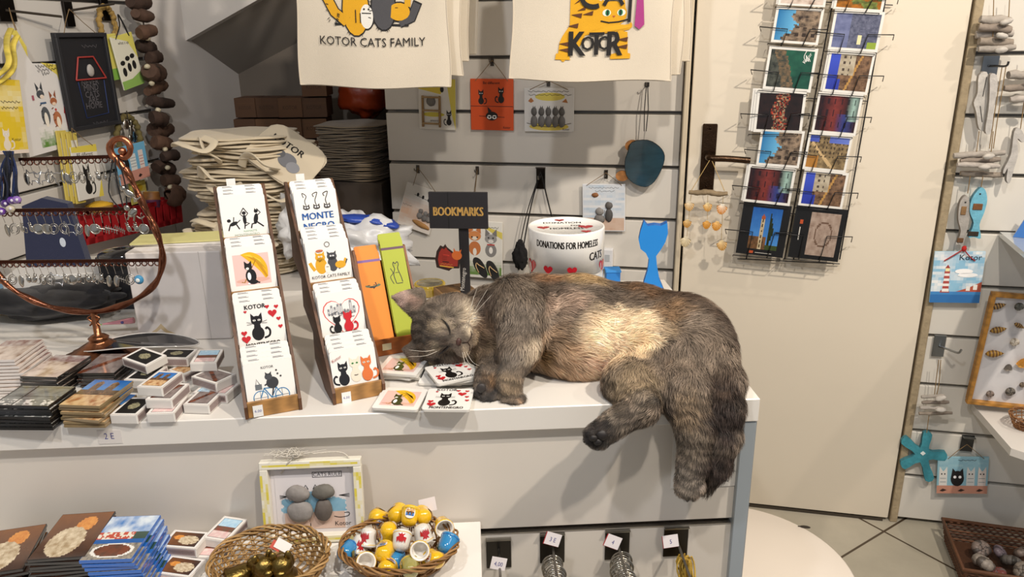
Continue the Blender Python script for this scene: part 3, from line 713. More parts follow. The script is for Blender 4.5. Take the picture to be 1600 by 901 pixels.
def A_yoga():
    I = []
    for x, t in ((.24, 0), (.5, 1), (.78, 2)):
        if t == 0: I += [('e', K, x, .34, .1, .045, 20), ('l', K, .03, [(x-.08, .32), (x-.13, .18)]), ('l', K, .03, [(x+.06, .32), (x+.12, .2)]), ('e', K, x-.1, .42, .045, .04), ('l', K, .02, [(x, .38), (x+.02, .5)]), ('l', K, .02, [(x+.08, .36), (x+.16, .42)])]
        if t == 1: I += [('e', K, x, .42, .04, .12), ('e', K, x, .58, .045, .04), ('l', K, .02, [(x-.03, .5), (x-.09, .56), (x, .7)]), ('l', K, .02, [(x+.03, .5), (x+.09, .56), (x, .7)]), ('l', K, .025, [(x, .34), (x-.02, .2)]), ('l', K, .025, [(x, .36), (x+.1, .32), (x, .27)])]
        if t == 2: I += [('e', K, x-.02, .42, .05, .13, -12), ('e', K, x, .6, .045, .04), ('p', K, [(x-.04, .62), (x-.02, .68), (x, .63)]), ('l', K, .03, [(x, .34), (x+.14, .22)]), ('l', K, .03, [(x-.03, .32), (x-.12, .3), (x-.15, .2)]), ('l', K, .02, [(x+.02, .5), (x+.1, .56), (x+.02, .66)])]
    return I+[('t', '#9fc9ae', 'NAMASTE', .6, .12, .05), ('t', '#a9bfae', 'MONTENEGRO', .52, .03, .06)]
def A_umb(bg=True):
    I = [('b', '#e8c3bb', .1, .14, .9, .86), ('e', '#dfae9f', .5, .24, .38, .06)] if bg else []
    I += [('p', '#e9b21c', [(.28, .86)]+smooth2([(.28, .86), (.5, .9), (.72, .78), (.84, .55), (.84, .3)])+[(.78, .26), (.7, .4), (.62, .5), (.52, .62), (.42, .72)]),
          ('p', '#c98f16', [(.36, .86), (.6, .66), (.8, .28), (.84, .3), (.7, .62), (.52, .8)]), ('p', '#f2c93a', [(.3, .86), (.5, .84), (.7, .7), (.82, .45), (.74, .62), (.56, .76)]),
          ('l', '#a5761b', .02, [(.6, .7), (.3, .2), (.24, .22)])]
    return I+[('e', K, .46, .34, .12, .17), ('e', '#fff', .42, .34, .04, .09), ('e', K, .42, .56, .085, .08), ('p', K, [(.34, .58), (.34, .7), (.42, .62)]), ('p', K, [(.5, .58), (.5, .7), (.42, .62)]), ('e', '#f4efe6', .4, .52, .035, .03), ('l', K, .03, [(.56, .2), (.64, .17)]),
              ('e', '#fff', .4, .17, .03, .02), ('e', '#fff', .48, .17, .03, .02), ('e', K, .5, .2, .1, .05)]
def A_kotor():
    c = scat(.42, .17, .62, K, '#f4f2ea', 1)
    h = [heart('#c4242b', *q) for q in ((.78, .74, .2), (.68, .9, .1), (.88, .88, .1), (.9, .6, .1), (.92, .42, .1), (.12, .36, .13), (.15, .22, .2), (.2, .84, .07))]
    return c+h+[('t', K, 'KOTOR', .42, .89, .1, 0, .95, .02), ('t', K, 'MONTENEGRO', .5, .02, .1, 0, .78, .02),
                ('l', K, .008, [(.2, .6), (.32, .57)]), ('l', K, .008, [(.2, .54), (.32, .55)]), ('l', K, .008, [(.64, .6), (.52, .57)]), ('l', K, .008, [(.64, .54), (.52, .55)])]
def A_bike():
    B = '#3f7fae'; I = []
    for x in (.27, .73): I += [('l', B, .02, arc(x, .24, .15, 0, 360, 20)), ('l', '#333', .008, [(x-.14, .24), (x+.14, .24)]), ('l', '#333', .008, [(x, .1), (x, .38)])]
    I += [('l', B, .025, [(.27, .24), (.36, .44), (.62, .42), (.73, .24), (.5, .22), (.36, .44)]), ('l', B, .02, [(.5, .22), (.62, .42)]), ('b', '#6b6f72', .18, .42, .32, .54), ('e', '#3a3a3c', .55, .54, .13, .13, 30), ('e', '#4a4a4e', .48, .68, .08, .07), ('p', '#3a3a3c', [(.42, .7), (.42, .79), (.48, .73)]), ('p', '#3a3a3c', [(.54, .7), (.55, .79), (.48, .73)]),
          ('l', '#3a3a3c', .03, [(.5, .56), (.38, .5)]), ('l', '#3a3a3c', .03, [(.56, .44), (.52, .26)]), ('l', '#333', .01, [(.2, .54), (.22, .66), (.28, .54)]), ('e', '#333', .68, .72, .02, .02), ('e', '#333', .74, .66, .02, .02), ('e', '#333', .66, .8, .02, .02)]
    return I+[('t', '#444', 'KOTOR', .48, .87, .055), ('t', '#333', 'MONTENEGRO', .5, .02, .055)]
def A_monte():
    I = []
    for x in (.25, .5, .76): I += [('l', K, .018, smooth2([(x, .62), (x-.02, .74), (x+.03, .86), (x+(.05 if x != .25 else -.05), .94), (x-.06, .9), (x-.04, .83)])), ('e', '#4a4744', x, .57, .085, .05), ('p', '#4a4744', [(x-.08, .57), (x-.07, .66), (x-.02, .61)]), ('p', '#4a4744', [(x+.08, .57), (x+.07, .66), (x+.02, .61)]), ('e', '#fff', x-.03, .58, .02, .018), ('e', '#fff', x+.03, .58, .02, .018)]
    return I+[('t', '#3d6fb5', 'MONTE', .5, .28, .17, 0, .95, .03), ('t', '#3d6fb5', 'NEGRO', .5, .03, .17, 0, .95, .03)]
def A_family(cap=True):
    O, D = '#dca428', '#4a4a4d'
    I = [('l', O, .08, [(.14, .3), (.08, .4), (.04, .5)]), ('e', O, .3, .4, .14, .2), ('e', O, .3, .6, .12, .1), ('p', O, [(.2, .62), (.19, .74), (.28, .67)]), ('p', O, [(.4, .62), (.41, .74), (.32, .67)]),
         ('e', D, .58, .42, .12, .19), ('e', D, .58, .6, .12, .09), ('p', D, [(.48, .62), (.47, .73), (.56, .66)]), ('p', D, [(.68, .62), (.69, .73), (.6, .66)]), ('l', D, .07, [(.7, .3), (.85, .36), (.92, .5)]),
         ('e', '#e9e6dd', .44, .32, .065, .12), ('e', O, .76, .38, .13, .09), ('l', O, .05, [(.86, .42), (.9, .52)])]
    for x, y in ((.27, .62), (.33, .62), (.55, .61), (.61, .61)): I += [('e', '#fff', x, y, .022, .02), ('e', K, x, y, .008, .01)]
    I += [('l', K, .008, [(.41, .36), (.47, .36)]), ('l', K, .008, [(.3, .52), (.26, .5)]), ('e', '#c07050', .3, .76, .09, .03)]
    if cap: I += [('l', K, .012, arc(.5, .9, .06, 0, 360, 14)), ('t', K, 'KOTOR CATS FAMILY', .5, .1, .075, 0, .9)]
    return I
def A_heartcity():
    h = [(.5+.46*u, .5+.5*v) for u, v in [(.95*16*math.sin(t)**3/16, (13*math.cos(t)-5*math.cos(2*t)-2*math.cos(3*t)-math.cos(4*t))/17) for t in [2*PI*i/28 for i in range(28)]]]
    I = [('p', '#d95b54', h), ('p', '#eeeae4', [(.5+(u-.5)*.94, .5+(v-.5)*.94) for u, v in h])]
    rs = random.Random(3)
    for i in range(9):
        x = .2+i*.075; t = .6+rs.random()*.25; I += [('b', '#8c8c90', x-.025, .5, x+.025, t), ('b', '#f1efec', x-.01, .56, x+.008, t-.06)]
    for i in range(14): x = .16+rs.random()*.6; y = .4+rs.random()*.16; I.append(('l', '#66666a', .012, [(x, y), (x+.1, y+rs.random()*.05)]))
    return I+scat(.36, .08, .42, K, '#fff', -1, False)+scat(.62, .08, .5, '#c8242c', '#fff', 1, False)+[('l', K, .012, [(.2, .08), (.8, .08)]), ('t', K, 'KOTOR', .5, .0, .05)]
def A_three(): return scat(.24, .22, .55, '#1e1d20', '#e8e6df', -1)+scat(.52, .26, .58, '#e9e0cc', '#5aa060', 0)+scat(.78, .24, .58, '#d9743a', '#f5efe0', 1)+[('t', '#b04030', 'Montenegro', .5, .06, .07), ('t', '#a04438', 'Kotor', .14, .82, .07, 25), ('l', K, .012, arc(.52, .54, .13, 250, 290, 4))]
def photo(kind, seed):
    """painterly procedural pictures of the old town for postcards and magnets; returns a colour function"""
    z = seed*7.3
    def nz(u, v, f, o=4): return .5+.5*fbm(u*f, v*f, z, o)
    def rock(u, v, a='#6f6152', b='#2c2621'): return mix(b, a, min(max(nz(u, v, 9)*1.2-.1, 0), 1))
    def win(u, v, nx, ny, s=.45): fu = (u*nx) % 1; fv = (v*ny) % 1; return .28 < fu < .28+s and .3 < fv < .8
    def f(u, v):
        n = nz(u, v, 6)
        if kind == 'cliff':      # sky left, fortress rock right
            e = .42+.35*(1-v)*-.3+.25*math.sin(v*5)*.3+(n-.5)*.25
            if u < e-.1*(v < .35): return mix('#6db7df', '#1f6ea8', min(1, max(0, 1-u*2.2)*.8+.2*v))
            if .15 < v < .45 and win(u, v, 5, 3): return '#3a2e26'
            return rock(u, v, '#a08a73', '#2a211c')
        if kind == 'square':
            if u < .35: return mix('#7f86ab', '#5b6288', n)
            if .55 < u < .65 and .1 < v < .4: return '#e8dfae'
            if u > .8 and v < .18: return '#8fa53a'
            return mix('#3a3f55', '#787b92', nz(u, v, 14))
        if kind == 'bay':
            e = .35+.3*(1-v)+(n-.5)*.12
            if u < e: return mix('#3c4038', '#8a6f50', min(1, max(0, nz(u, v, 16)*1.3-.25))) if u > e-.28 else rock(u, v, '#5a5c52', '#1f2420')
            return mix('#0f3d33', '#2b6b52', nz(u, v, 4)*(1-u*.3))
        if kind == 'wall':
            if u < .25+.06*(v < .3): return mix('#2c3aa0', '#3f55c8', v)
            if v > .42 and u < .62: return '#4b4038' if win(u, v, 7, 6, .3) else mix('#c9bea8', '#9a8c75', n)
            if abs(u-.62-(v-.5)*.3) < .03: return '#b58a4c'
            return rock(u, v, '#8d6d52', '#35241b')
        if kind == 'night':
            c = mix('#120c0c', '#2c1a16', n); d = abs(u-.5-.05*math.sin(v*9))
            if d < .16: c = mix(c, '#d0492b' if nz(u, v, 20) > .5 else '#cfae86', max(0, nz(u, v, 26)-.35)*1.7)
            return c
        if kind == 'disco':
            c = mix('#301517', '#8f3a33', max(0, 1-abs(u-.42)*3.2)*(.5+n*.6)); c = mix(c, '#39468f', max(0, 1-abs(u-.72)*4)*(v < .5)); c = mix(c, '#a8c9bd', max(0, 1-abs(u-.88)*6)*(v > .3))
            if win(u, v, 6, 3, .25): c = mix(c, '#120c18', .75)
            return mix(c, '#130f12', .35*nz(u, v, 12))
        if kind == 'street':
            if v > .8 and (u < .25 or u > .5): return mix('#3e4fb0', '#6b7fd0', u)
            if u < .3 and v < .4: return '#b07a35'
            if win(u*1.2, v, 8, 7, .3) and v > .3: return '#3b2f22'
            if abs((u-.3)-(.5-v)*.8) < .05: return '#c9ab7c'
            return rock(u, v, '#a58d64', '#493a26')
        if kind == 'church':
            if .62 < u < .62+.18*max(0, 1-abs(v-.45)*1.9) and v > .1: return mix('#161f14', '#2d3a22', n)
            if .32 < u < .46 and v < .75: return mix('#d8c7a6', '#9a8762', n) if not win(u, v, 9, 8, .3) else '#4a3b28'
            if abs(u-.39) < .07*(1-(v-.75)/.12) and .75 <= v < .87: return '#a5522e'
            if v < .3 and u < .6: return mix('#2c2a20', '#8a5f3c', nz(u, v, 10))
            if v < .12: return '#3b4a26'
            return mix('#4f93d8', '#174f9e', v*.8+.2*n)
        if kind == 'map': return mix('#b5a294', '#8a7466', nz(u, v, 8)) if abs(((u-.5)**2+(v-.5)**2)**.5-.28) > .02 else '#6d5648'
        if kind == 'autumn': return mix('#5a4216', '#c2761f', nz(u, v, 8)) if nz(u, v, 3) > .45 else mix('#2e2a12', '#8a9a4a', nz(u, v, 10))
        if kind == 'cat':        # furry portrait on brown
            d = math.hypot(u-.45, (v-.35)*1.0)
            if d < .33: return mix('#efe0c2', '#9b7f58', nz(u, v, 12))
            if math.hypot(u-.62, v-.74) < .17: return mix('#e7a24b', '#c97430', nz(u, v, 14))
            return mix('#8a5426', '#3f2a22', .9-v*.75+.2*n)
        if kind == 'blackcat':
            d = math.hypot((u-.55)*.9, v-.5)
            return mix('#b8b28c', '#4a4334', nz(u, v, 14)) if d < .2+.06*n else '#0d0b0b'
        if kind == 'town':
            if v > .62: return mix('#dfeaf2', '#2f78c2', min(1, max(0, 1.5*nz(u, v, 4)-.35)))
            if v > .45: return mix('#c0452a', '#e9e2d2', 1 if nz(u, v, 12) > .5 else 0) if u < .75 else '#2c4a3c'
            if v > .36: return '#1f5fa8'
            d = math.hypot((u-.5)/.42, (v-.2)/.16)
            if d < 1: return '#f2efe8' if d > .85 else mix('#8c4a30', '#4a3a2e', n)
            return mix('#b8ad98', '#5a5a5e', nz(u, v, 16))
        if kind == 'twin':
            if v > .42:
                if (.18 < u < .38 or .58 < u < .78) and v < .95-abs((u % .4)-.28)*.9: return '#3a2820' if win(u, v, 10, 7, .3) else mix('#9a7046', '#4a3220', n)
                return mix('#6fb1e6', '#1c66b8', v+.25*(n-.5)) if v > .6 else mix('#7c5a3a', '#3c2a1e', n)
            if .4 < v < .43: return '#3d2a1c'
            return mix('#dcb98a', '#a4622a', min(1, max(0, nz(u, v, 7)*2-.7)))
        if kind == 'grey':
            if abs((u*3) % 1) < .05 or abs((v*2.2) % 1) < .04: return '#2a2c2e'
            if v < .3 and nz(u, v, 10) > .55: return '#e5e2dc'
            return mix('#55585a', '#9a9c98', nz(u, v, 5))
        if kind == 'pale': return mix('#e5d5c8', '#8b6a55', nz(u, v, 5)**2) if v < .7 else mix('#7a3c35', '#d8d0c8', n)
        if kind == 'seatown':
            if v > .6: return mix('#8fc0e0', '#cfe4ee', n)
            if v > .35: return mix('#8f3f30', '#5a5a48', n)
            return mix('#d8a8a8', '#e8d8d0', n)
        if kind == 'greycat': return mix('#6d5f5c', '#9a8d88', n) if abs(u-v*.9) > .12 else mix('#8c4a2c', '#2a1c18', n)
        return mix('#888', '#444', n)
    return f
def photo_items(kind, seed, nx=22, ny=18, u0=0, v0=0, u1=1, v1=1): return [('r', photo(kind, seed), nx, ny, u0, v0, u1, v1)]
ORD = ['', 'second', 'third', 'fourth', 'fifth', 'sixth', 'seventh', 'eighth', 'ninth', 'tenth', 'eleventh', 'twelfth', 'thirteenth', 'fourteenth', 'fifteenth']
# ================================================================ coaster displays
CO = .070
def coaster_mesh(art, name='coaster'):
    a = MB(); a.M = TR(0, 0, CO/2); a.prism(rrect(CO, CO, .0045), 0, .0036, '#efece6', '#dedad2')
    if art: a.art(art, CO*.96, CO*.96, -.0001)
    else:
        for i in range(2): a.art([('b', '#6b6b70', .12+.5*i, .955, .34+.5*i, .965), ('b', '#8b8b90', .12+.5*i, .975, .3+.5*i, .985)], CO, CO, -.0001)
    return a.mesh(name, 'gloss_print')
plain = coaster_mesh(None)
def display(base, yaw, arts, which, tagpos):
    Md = TR(base) @ RZ(yaw); Wd = .0815; d, hh = .262, .285; tw = .0045
    t = thing('coaster_display', f'tall stepped coaster stand with four pockets, the {which}', 'display stand', Md, 'wooden coaster displays on the counter')
    for sx in (-1, 1):
        a = MB(); n = 4; P = [(0, 0), (0, .022)]
        P = [(-.002, .0), (-.004, .020), (d-.004, hh+.012), (d+.006, hh+.012), (d+.012, hh-.03)]
        for k in range(3, 0, -1): P += [(d*k/4+.055, hh*k/4+.005), (d*k/4+.062, hh*k/4-.045)]
        P += [(.06, .0)]
        a.M = TR(sx*(Wd/2-tw/2), 0, 0) @ RZ(90); a.prism(P, -tw/2, tw/2, '#5b3b24'); a.obj('side_panel', 'wood', t)
    for k in range(5):
        a = MB(); y0, z0 = d*k/4, hh*k/4
        if k == 0: a.box((0, .0015, .0125), (Wd-2*tw, .004, .025), '#a67a45', .0006)
        elif k < 4: a.box((0, y0+.001, z0+.006), (Wd-2*tw, .004, .013), '#a67a45', .0006)
        else: a.box((0, y0, z0+.002), (Wd-2*tw, .004, .02), '#a67a45', .0006)
        a.obj('front_rail', 'wood', t)
        if k < 4:
            a = MB(); a.box((0, y0+.024, z0+.0015), (Wd-2*tw, .042, .003), '#8a6236'); a.obj('pocket_shelf', 'wood', t)
    for (tx, ty, tz, s) in tagpos:
        a = MB(); a.M = TR(tx, ty, tz); a.box((0, 0, 0), (.014, .0006, .018), '#f1f0ec')
        if s: a.art([('t', '#4a55a0', s, .5, .4, .3, -4)], .014, .018, -.0004)
        a.obj('price_tag', 'paper', t, 'small white price tag')
    for k, (art, what, nb) in enumerate(arts):
        me = coaster_mesh(art); y0, z0 = d*k/4+.0045, hh*k/4+.0075; lean = 17
        pk = ['bottom', 'second lowest', 'third lowest', 'top'][k]
        for i in range(nb):
            jx = random.uniform(-.0006, .0006)
            Mc = Md @ TR(jx, y0+.0075*i, z0+.0008+.0042*i) @ RX(-lean-i*.6)
            o = bpy.data.objects.new('coaster', me if i == 0 else plain); COL.objects.link(o); o.matrix_world = Mc
            tag(o, f'coaster with {what}, {pk} pocket, {which}' if i == 0 else f'white coaster {ORD[i]} from the front, {pk} pocket, {which}', 'coaster', f'coasters in the {which}')
b1 = (onz(383, 656, CT)+onz(472, 640, CT))/2; b2 = (onz(520, 634, CT)+onz(602, 616, CT))/2
display(b1+Vector((0, .002, .0004)), 21.6, [(A_bike(), 'a cat riding a blue bicycle', 5), (A_kotor(), 'a black cat and red hearts', 4), (A_umb(), 'a cat under a yellow umbrella', 4), (A_yoga(), 'three black stretching cats', 4)],
        'left wooden display', [(-.022, -.0012, .010, '6,00'), (-.012, .2595, .301, None)])
display(b2+Vector((0, .002, .0004)), 24.5, [(A_three(), 'black, white and orange cats', 5), (A_heartcity(), 'a heart shaped town and two cats', 4), (A_family(), 'a yellow and grey cat family', 5), (A_monte(), 'three curly tailed cats above blue letters', 4)],
        'right wooden display', [(-.020, -.0012, .008, '6,00'), (-.014, .2595, .301, None)])
# ---------------------------------------------------------------- loose coasters by the cat
def on_counter(px, py, z=CT): return onz(px, py, z)
flatbase = RX(-90)     # card face (local -y) turned up
def flat_card(px, py, z, yaw, me, label, cat, group, name='coaster', rx=0, ry=0, half=CO/2):
    """centre of the card seen at px,py lies at height z"""
    c = onz(px, py, z); M = TR(c) @ RZ(yaw) @ RX(rx) @ RY(ry) @ RX(-90) @ TR(0, 0, -half)
    o = bpy.data.objects.new(name, me); COL.objects.link(o); o.matrix_world = M; tag(o, label, cat, group); return o
mu, mk_ = coaster_mesh(A_umb()), coaster_mesh(A_kotor())
G = 'loose coasters beside the cat'; st = .0040
for i in range(2): flat_card(626-i*2, 622+2*i, CT+.005+st*(1-i), -8+3*i, mu if i == 0 else plain, ['coaster with a cat under a yellow umbrella, lying at the counter edge', 'white coaster under the umbrella coaster at the counter edge'][i], 'coaster', G)
for i in range(3): flat_card(701, 623, CT+.0052+st*(2-i), -3-2*i, mk_ if i == 0 else plain, ['coaster with a black cat and red hearts, lying below the cat face', 'white coaster directly under the black cat and hearts coaster', 'bottom coaster under the black cat and hearts coaster'][i], 'coaster', G)
for i in range(4): flat_card(629+[0, 1, -2, 3][i], 570+2*i, CT+.0052+st*(3-i), -12+[0, 2, -9, 7][i], mu if i == 0 else plain, ['coaster with a cat under a yellow umbrella, topmost of the stack by the cat chin', 'second coaster down in the stack by the cat chin', 'third coaster down in the stack by the cat chin', 'bottom coaster in the stack by the cat chin'][i], 'coaster', G)
for i in range(5): flat_card(706+[0, 3, 6, 8, -14][i], 582+[-2, 0, 0, 2, 3][i], CT+.0052+st*(4-i), [24, 18, 10, 4, -4][i], mk_ if i == 0 else plain, ['coaster with hearts print, topmost of the fan under the cat chin', 'second coaster down in the fan under the cat chin', 'third coaster down in the fan under the cat chin', 'fourth coaster down in the fan under the cat chin', 'bottom coaster in the fan under the cat chin'][i], 'coaster', G)

# ================================================================ bookmarks and their stand
def bookmark_mesh(front, band, kind):
    w_, h_ = .041, .178; a = MB(); a.M = TR(0, 0, h_/2); a.prism(rrect(w_, h_, .003), 0, .003, front, mix(front, '#553311', .35))
    I = [('b', band, 0, .90, 1, .925)]
    if kind == 0: I += [('e', '#5a6b4a', .5, .66, .34, .085), ('e', front, .46, .672, .26, .065)]+[('e', K, .45, .645, .12, .035), ('e', K, .32, .665, .07, .018), ('e', K, .56, .665, .06, .016), ('l', K, .05, [(.5, .63), (.66, .66), (.62, .69)])]
    else: I += [('l', K, .03, smooth2([(.3, .55), (.2, .62), (.34, .66), (.26, .71)])), ('l', K, .035, smooth2([(.42, .55), (.36, .64), (.44, .7), (.4, .74), (.44, .77), (.5, .75), (.6, .77), (.64, .74), (.58, .7), (.66, .62), (.7, .56)])), ('e', K, .52, .66, .1, .012), ('l', K, .03, [(.44, .55), (.7, .55)]), ('e', K, .47, .735, .03, .006), ('e', K, .56, .735, .03, .006)]
    a.art(I, w_, h_, -.0001); return a.mesh('bookmark', 'matte')
bb = onz(622, 552, CT); Mb = TR(bb+Vector((0, .002, .0005))) @ RZ(24)
t = thing('bookmark_stand', 'orange stained wooden stand holding painted bookmarks behind the coaster display', 'display stand', Mb)
for sx in (-1, 1):
    a = MB(); a.M = TR(sx*.046, 0, 0) @ RZ(90); a.prism([(0, 0), (0, .03), (.085, .17), (.092, .17), (.09, .0)], -.002, .002, '#7a4a24'); a.obj('side_panel', 'wood', t)
a = MB(); a.box((0, 0, .015), (.088, .004, .03), '#b0622a', .0005); a.obj('front_rail', 'wood', t)
a = MB(); a.box((0, .045, .002), (.088, .088, .004), '#8a4c22'); a.obj('base', 'wood', t)
a = MB(); a.M = TR(0, .006, .022) @ RX(-29) @ TR(0, .018, .075); a.box((0, 0, 0), (.087, .003, .15), '#8a4c22'); a.obj('back_panel', 'wood', t)
a = MB(); a.M = TR(-.02, -.0025, .016); a.box((0, 0, 0), (.016, .0006, .012), '#e8d8b0'); a.obj('price_tag', 'paper', t, 'small cream price tag')
for j, (x, c1, c2, kd, nm) in enumerate(((-.022, '#e88a1a', '#7d5a9a', 0, 'orange'), (.022, '#a8b224', '#5d3a52', 1, 'lime green'))):
    me = bookmark_mesh(c1, c2, kd)
    oth = bookmark_mesh(['#c9cf45', '#e88a1a'][j], '#6a5a30', 9 if j else 9) if False else me
    for i in range(4):
        o = bpy.data.objects.new('bookmark', me); COL.objects.link(o)
        o.matrix_world = Mb @ TR(x+(0 if i == 0 else random.uniform(-.001, .001)), .0052+.0035*i, .006+.0035*i+(.018 if j else 0)) @ RX(-27-i*.25)
        tag(o, f'{nm} bookmark painted with a cat, {"frontmost" if i == 0 else ORD[i]+" from the front"} in the stand', 'bookmark', f'{nm} bookmarks in the wooden stand')
# BOOKMARKS sign: black T shaped board
Ms, sw, sh = fit(W, [(672, 303), (760, 297), (762, 353), (673, 361)], .72)
pb = Ms @ Vector((.0, 0, 0)); zc = pb.z
t = thing('bookmarks_sign', 'black wooden sign reading BOOKMARKS in gold letters on a post', 'sign', TR(pb.x, pb.y, CT+.0005) @ RZ(-6))
a = MB(); a.box((0, 0, zc-CT), (sw, .006, sh), '#211f22', .0008)
for x in (.58,): a.art([('b', '#0c0b0c', -.005+.33, 0, -.0+.335, 1)], sw, sh, -.0032, 0, zc-CT)
a.art([('t', '#c49a52', 'BOOKMARKS', .5, .36, .155, 0, .66, .035)], sw, sh, -.0034, 0, zc-CT); a.obj('sign_board', 'matte', t)
a = MB(); a.box((.008, .006, (zc-CT)/2), (.020, .006, zc-CT), '#1c1a1d', .0008); a.art([('t', '#c8c4bc', 'Montenegro', .5, .2, .5, 84, .8)], .018, .1, .0025, .008, (zc-CT)*.42); a.obj('post', 'matte', t)
a = MB(); a.box((.008, .02, .003), (.07, .06, .006), '#1c1a1d', .0008); a.obj('base', 'matte', t)
# painted leather cat bookmark clipped to the post
c = W(700, 402, .742); Mq = TR(c) @ RZ(-8) @ RY(6)
a = MB(); s = .001
body = [(-22, -24), (-26, -8), (-24, 10), (-18, 22), (-12, 20), (-8, 26), (-4, 20), (8, 12), (12, 6), (24, 6), (24, -20), (10, -22), (4, -28), (-10, -26)]
a.prism([(x*s, z*s) for x, z in body], 0, .004, '#2b1916')
a.art([('p', '#8f2a1f', [(x*.82/52+.52, z*.8/54+.5) for x, z in body]), ('b', '#b5362a', .3, .55, .55, .6), ('b', '#caa23c', .2, .12, .75, .16), ('b', '#3a1a16', .3, .3, .55, .34)]+[('e', '#e0b850', .25+.06*i, .22+.02*(i % 2), .012, .012) for i in range(8)]+[('e', '#3a1a16', .3+.05*(i % 4), .42+.07*(i//4), .012, .012) for i in range(12)]+[('e', '#c2622a', .84, .62, .2, .18), ('p', '#c2622a', [(.7, .7), (.7, .9), (.8, .76)]), ('p', '#c2622a', [(.98, .7), (1.0, .88), (.88, .76)])], .052, .054, -.0002)
o = a.obj('cat_bookmark', 'matte'); o.matrix_world = Mq; tag(o, 'dark red painted wooden cat attached to the bookmarks sign post', 'ornament')
# ================================================================ donation tin
tc_ = ony(884, 425, 1.46); R_ = .0735; TH = .128; tx, ty = tc_.x, 1.46
ztop = onp(884, 352, Vector((tx, ty, 0)), Vector((0, -1, 0))).z
TH = ztop-CT
t = thing('donation_tin', 'round white donation tin with red hearts and handwriting behind the cat', 'tin', TR(tx, ty, CT+.0005))
a = MB(); bh = TH*.55
a.lathe([(0, .0), (R_-.002, 0), (R_-.001, .003), (R_-.001, bh)], '#e9e5de', 48)
def cyl(a, items, w_, h_, z0, r, a0=-90):
    b = MB(); b.art(items, w_, h_, 0, 0, 0); vs = []
    for v in b.v:
        th = math.radians(a0)+v[0]/r; rr = r-v[1]; vs.append((rr*math.cos(th), rr*math.sin(th), z0+v[2]))
    o = len(a.v); a.v += vs; a.f += [tuple(i+o for i in f) for f in b.f]; a.c += b.c; a.sm += b.sm
cw = .20
def meadow(u, v):
    n = .5+.5*fbm(u*9, v*7, 3)
    if u < .45: return '#5a4f63' if (u*22) % 1 > .12 else '#2c2632'
    if v > .75: return '#d8dde0'
    return mix('#5f7a2c', '#b5b45a', n) if v > .3 else mix('#7a5a7c', '#a8b88c', n)
cyl(a, [('r', meadow, 60, 10, 0, 0, 1, 1)], cw, bh*.8, bh*.5, R_)
a.obj('body', 'gloss_print', t)
a = MB(); zl = bh-.004
a.lathe([(R_, zl), (R_+.0015, zl), (R_+.0015, TH-.003), (R_+.0005, TH), (R_-.002, TH), (R_-.003, TH-.002), (0, TH-.002)], '#f3f1ec', 48)
lh = TH-zl
cyl(a, [('t', K, 'DONATIONS FOR HOMELESS', .47, .66, .072, 0, .53, .03), ('t', K, 'CATS', .80, .34, .085, 0, .7, .03), ], .19, lh, zl+lh/2, R_+.0016, -87)
for an, zz, hs in ((-31, .012, .022), (5, .012, .022), (-66, .012, .036), (64, .012, .03)): cyl(a, [heart('#b3202c', .5, .5, .9)], hs, hs, zl+zz, R_+.0016, -90+an)
b = MB(); b.M = TR(0, 0, TH-.0018) @ RX(-90)
b.art([('t', K, 'DONATION', .45, .68, .1, 0, .8, .02), ('t', K, 'FOR', .66, .50, .08, 0, .8, .02), ('t', K, 'HOMELESS', .5, .30, .1, 0, .8, .02), heart('#b3202c', .14, .42, .2), heart('#b3202c', .8, .44, .24), heart('#b3202c', .42, .9, .16), heart('#b3202c', .78, .14, .16)], .125, .125, 0)
a.add(b.v, b.f, [tuple(c) for c in b.c])
a.obj('lid', 'gloss_print', t)
# ================================================================ blue cat figure, blue box
c = ony(1024, 462, 1.50); Mc = TR(c.x, 1.50, CT+.0005) @ RZ(-8)
zt = lambda py, px=1020: onp(px, py, Vector((c.x, 1.50, 0)), Vector((0, -1, 0)))
t = thing('blue_cat_figure', 'tall slim bright blue wooden cat figure standing behind the cat', 'figurine', Mc)
P_ = []; k_ = .00118; zb = zt(462).z-CT
def prof(px, py): q = onp(px, py, Vector((c.x, 1.5, 0)), Vector((0, -1, 0))); return (q.x-c.x, q.z-CT)
out = [(1002, 462), (1006, 440), (1012, 420), (1014, 404), (1009, 394), (1001, 388), (998, 374), (1001, 360), (1006, 345), (1012, 352), (1022, 350), (1032, 351), (1042, 346), (1043, 362), (1039, 376), (1032, 388), (1025, 398), (1026, 412), (1030, 435), (1037, 452), (1040, 466)]
pr = [prof(x, y) for x, y in out]; w0 = pr[0][0]; w1 = pr[-1][0]
pr = [(w0-.004, 0)]+pr+[(w1+.006, 0)]
a = MB(); a.prism(pr, -.011, .011, '#1f86d8', '#155fae'); a.obj('body', 'matte', t)
a = MB(); a.box(((w0+w1)/2, 0, -.0), (.075, .05, .006), '#1a74c4', .001); a.M = TR(0, 0, .003); bo = a.obj('base', 'matte', t); bo.location.z = .003
c = ony(957, 424, 1.56); a = MB(); a.box((0, 0, .032), (.03, .03, .064), '#2a86dc', .001); a.box((0, 0, .066), (.033, .033, .006), '#3a98ec', .001)
zt2 = c.z-CT; o = a.obj('blue_box', 'matte'); o.matrix_world = TR(c.x, 1.56, CT+.0005) @ Matrix.Diagonal((1, 1, (zt2+.006)/.069, 1)); tag(o, 'small bright blue box just right of the donation tin', 'box')
# wall socket block right of tin
c = W(950, 402, .0); a = MB(); a.box((0, -.012, 0), (.03, .024, .06), '#e2e2e4', .002); a.box((0, -.0245, .005), (.014, .001, .02), '#b8bcc0'); o = a.obj('white_adapter', 'laminate'); o.matrix_world = TR(c) @ MWR; tag(o, 'white plastic adapter on the slat wall right of the tin', 'adapter')
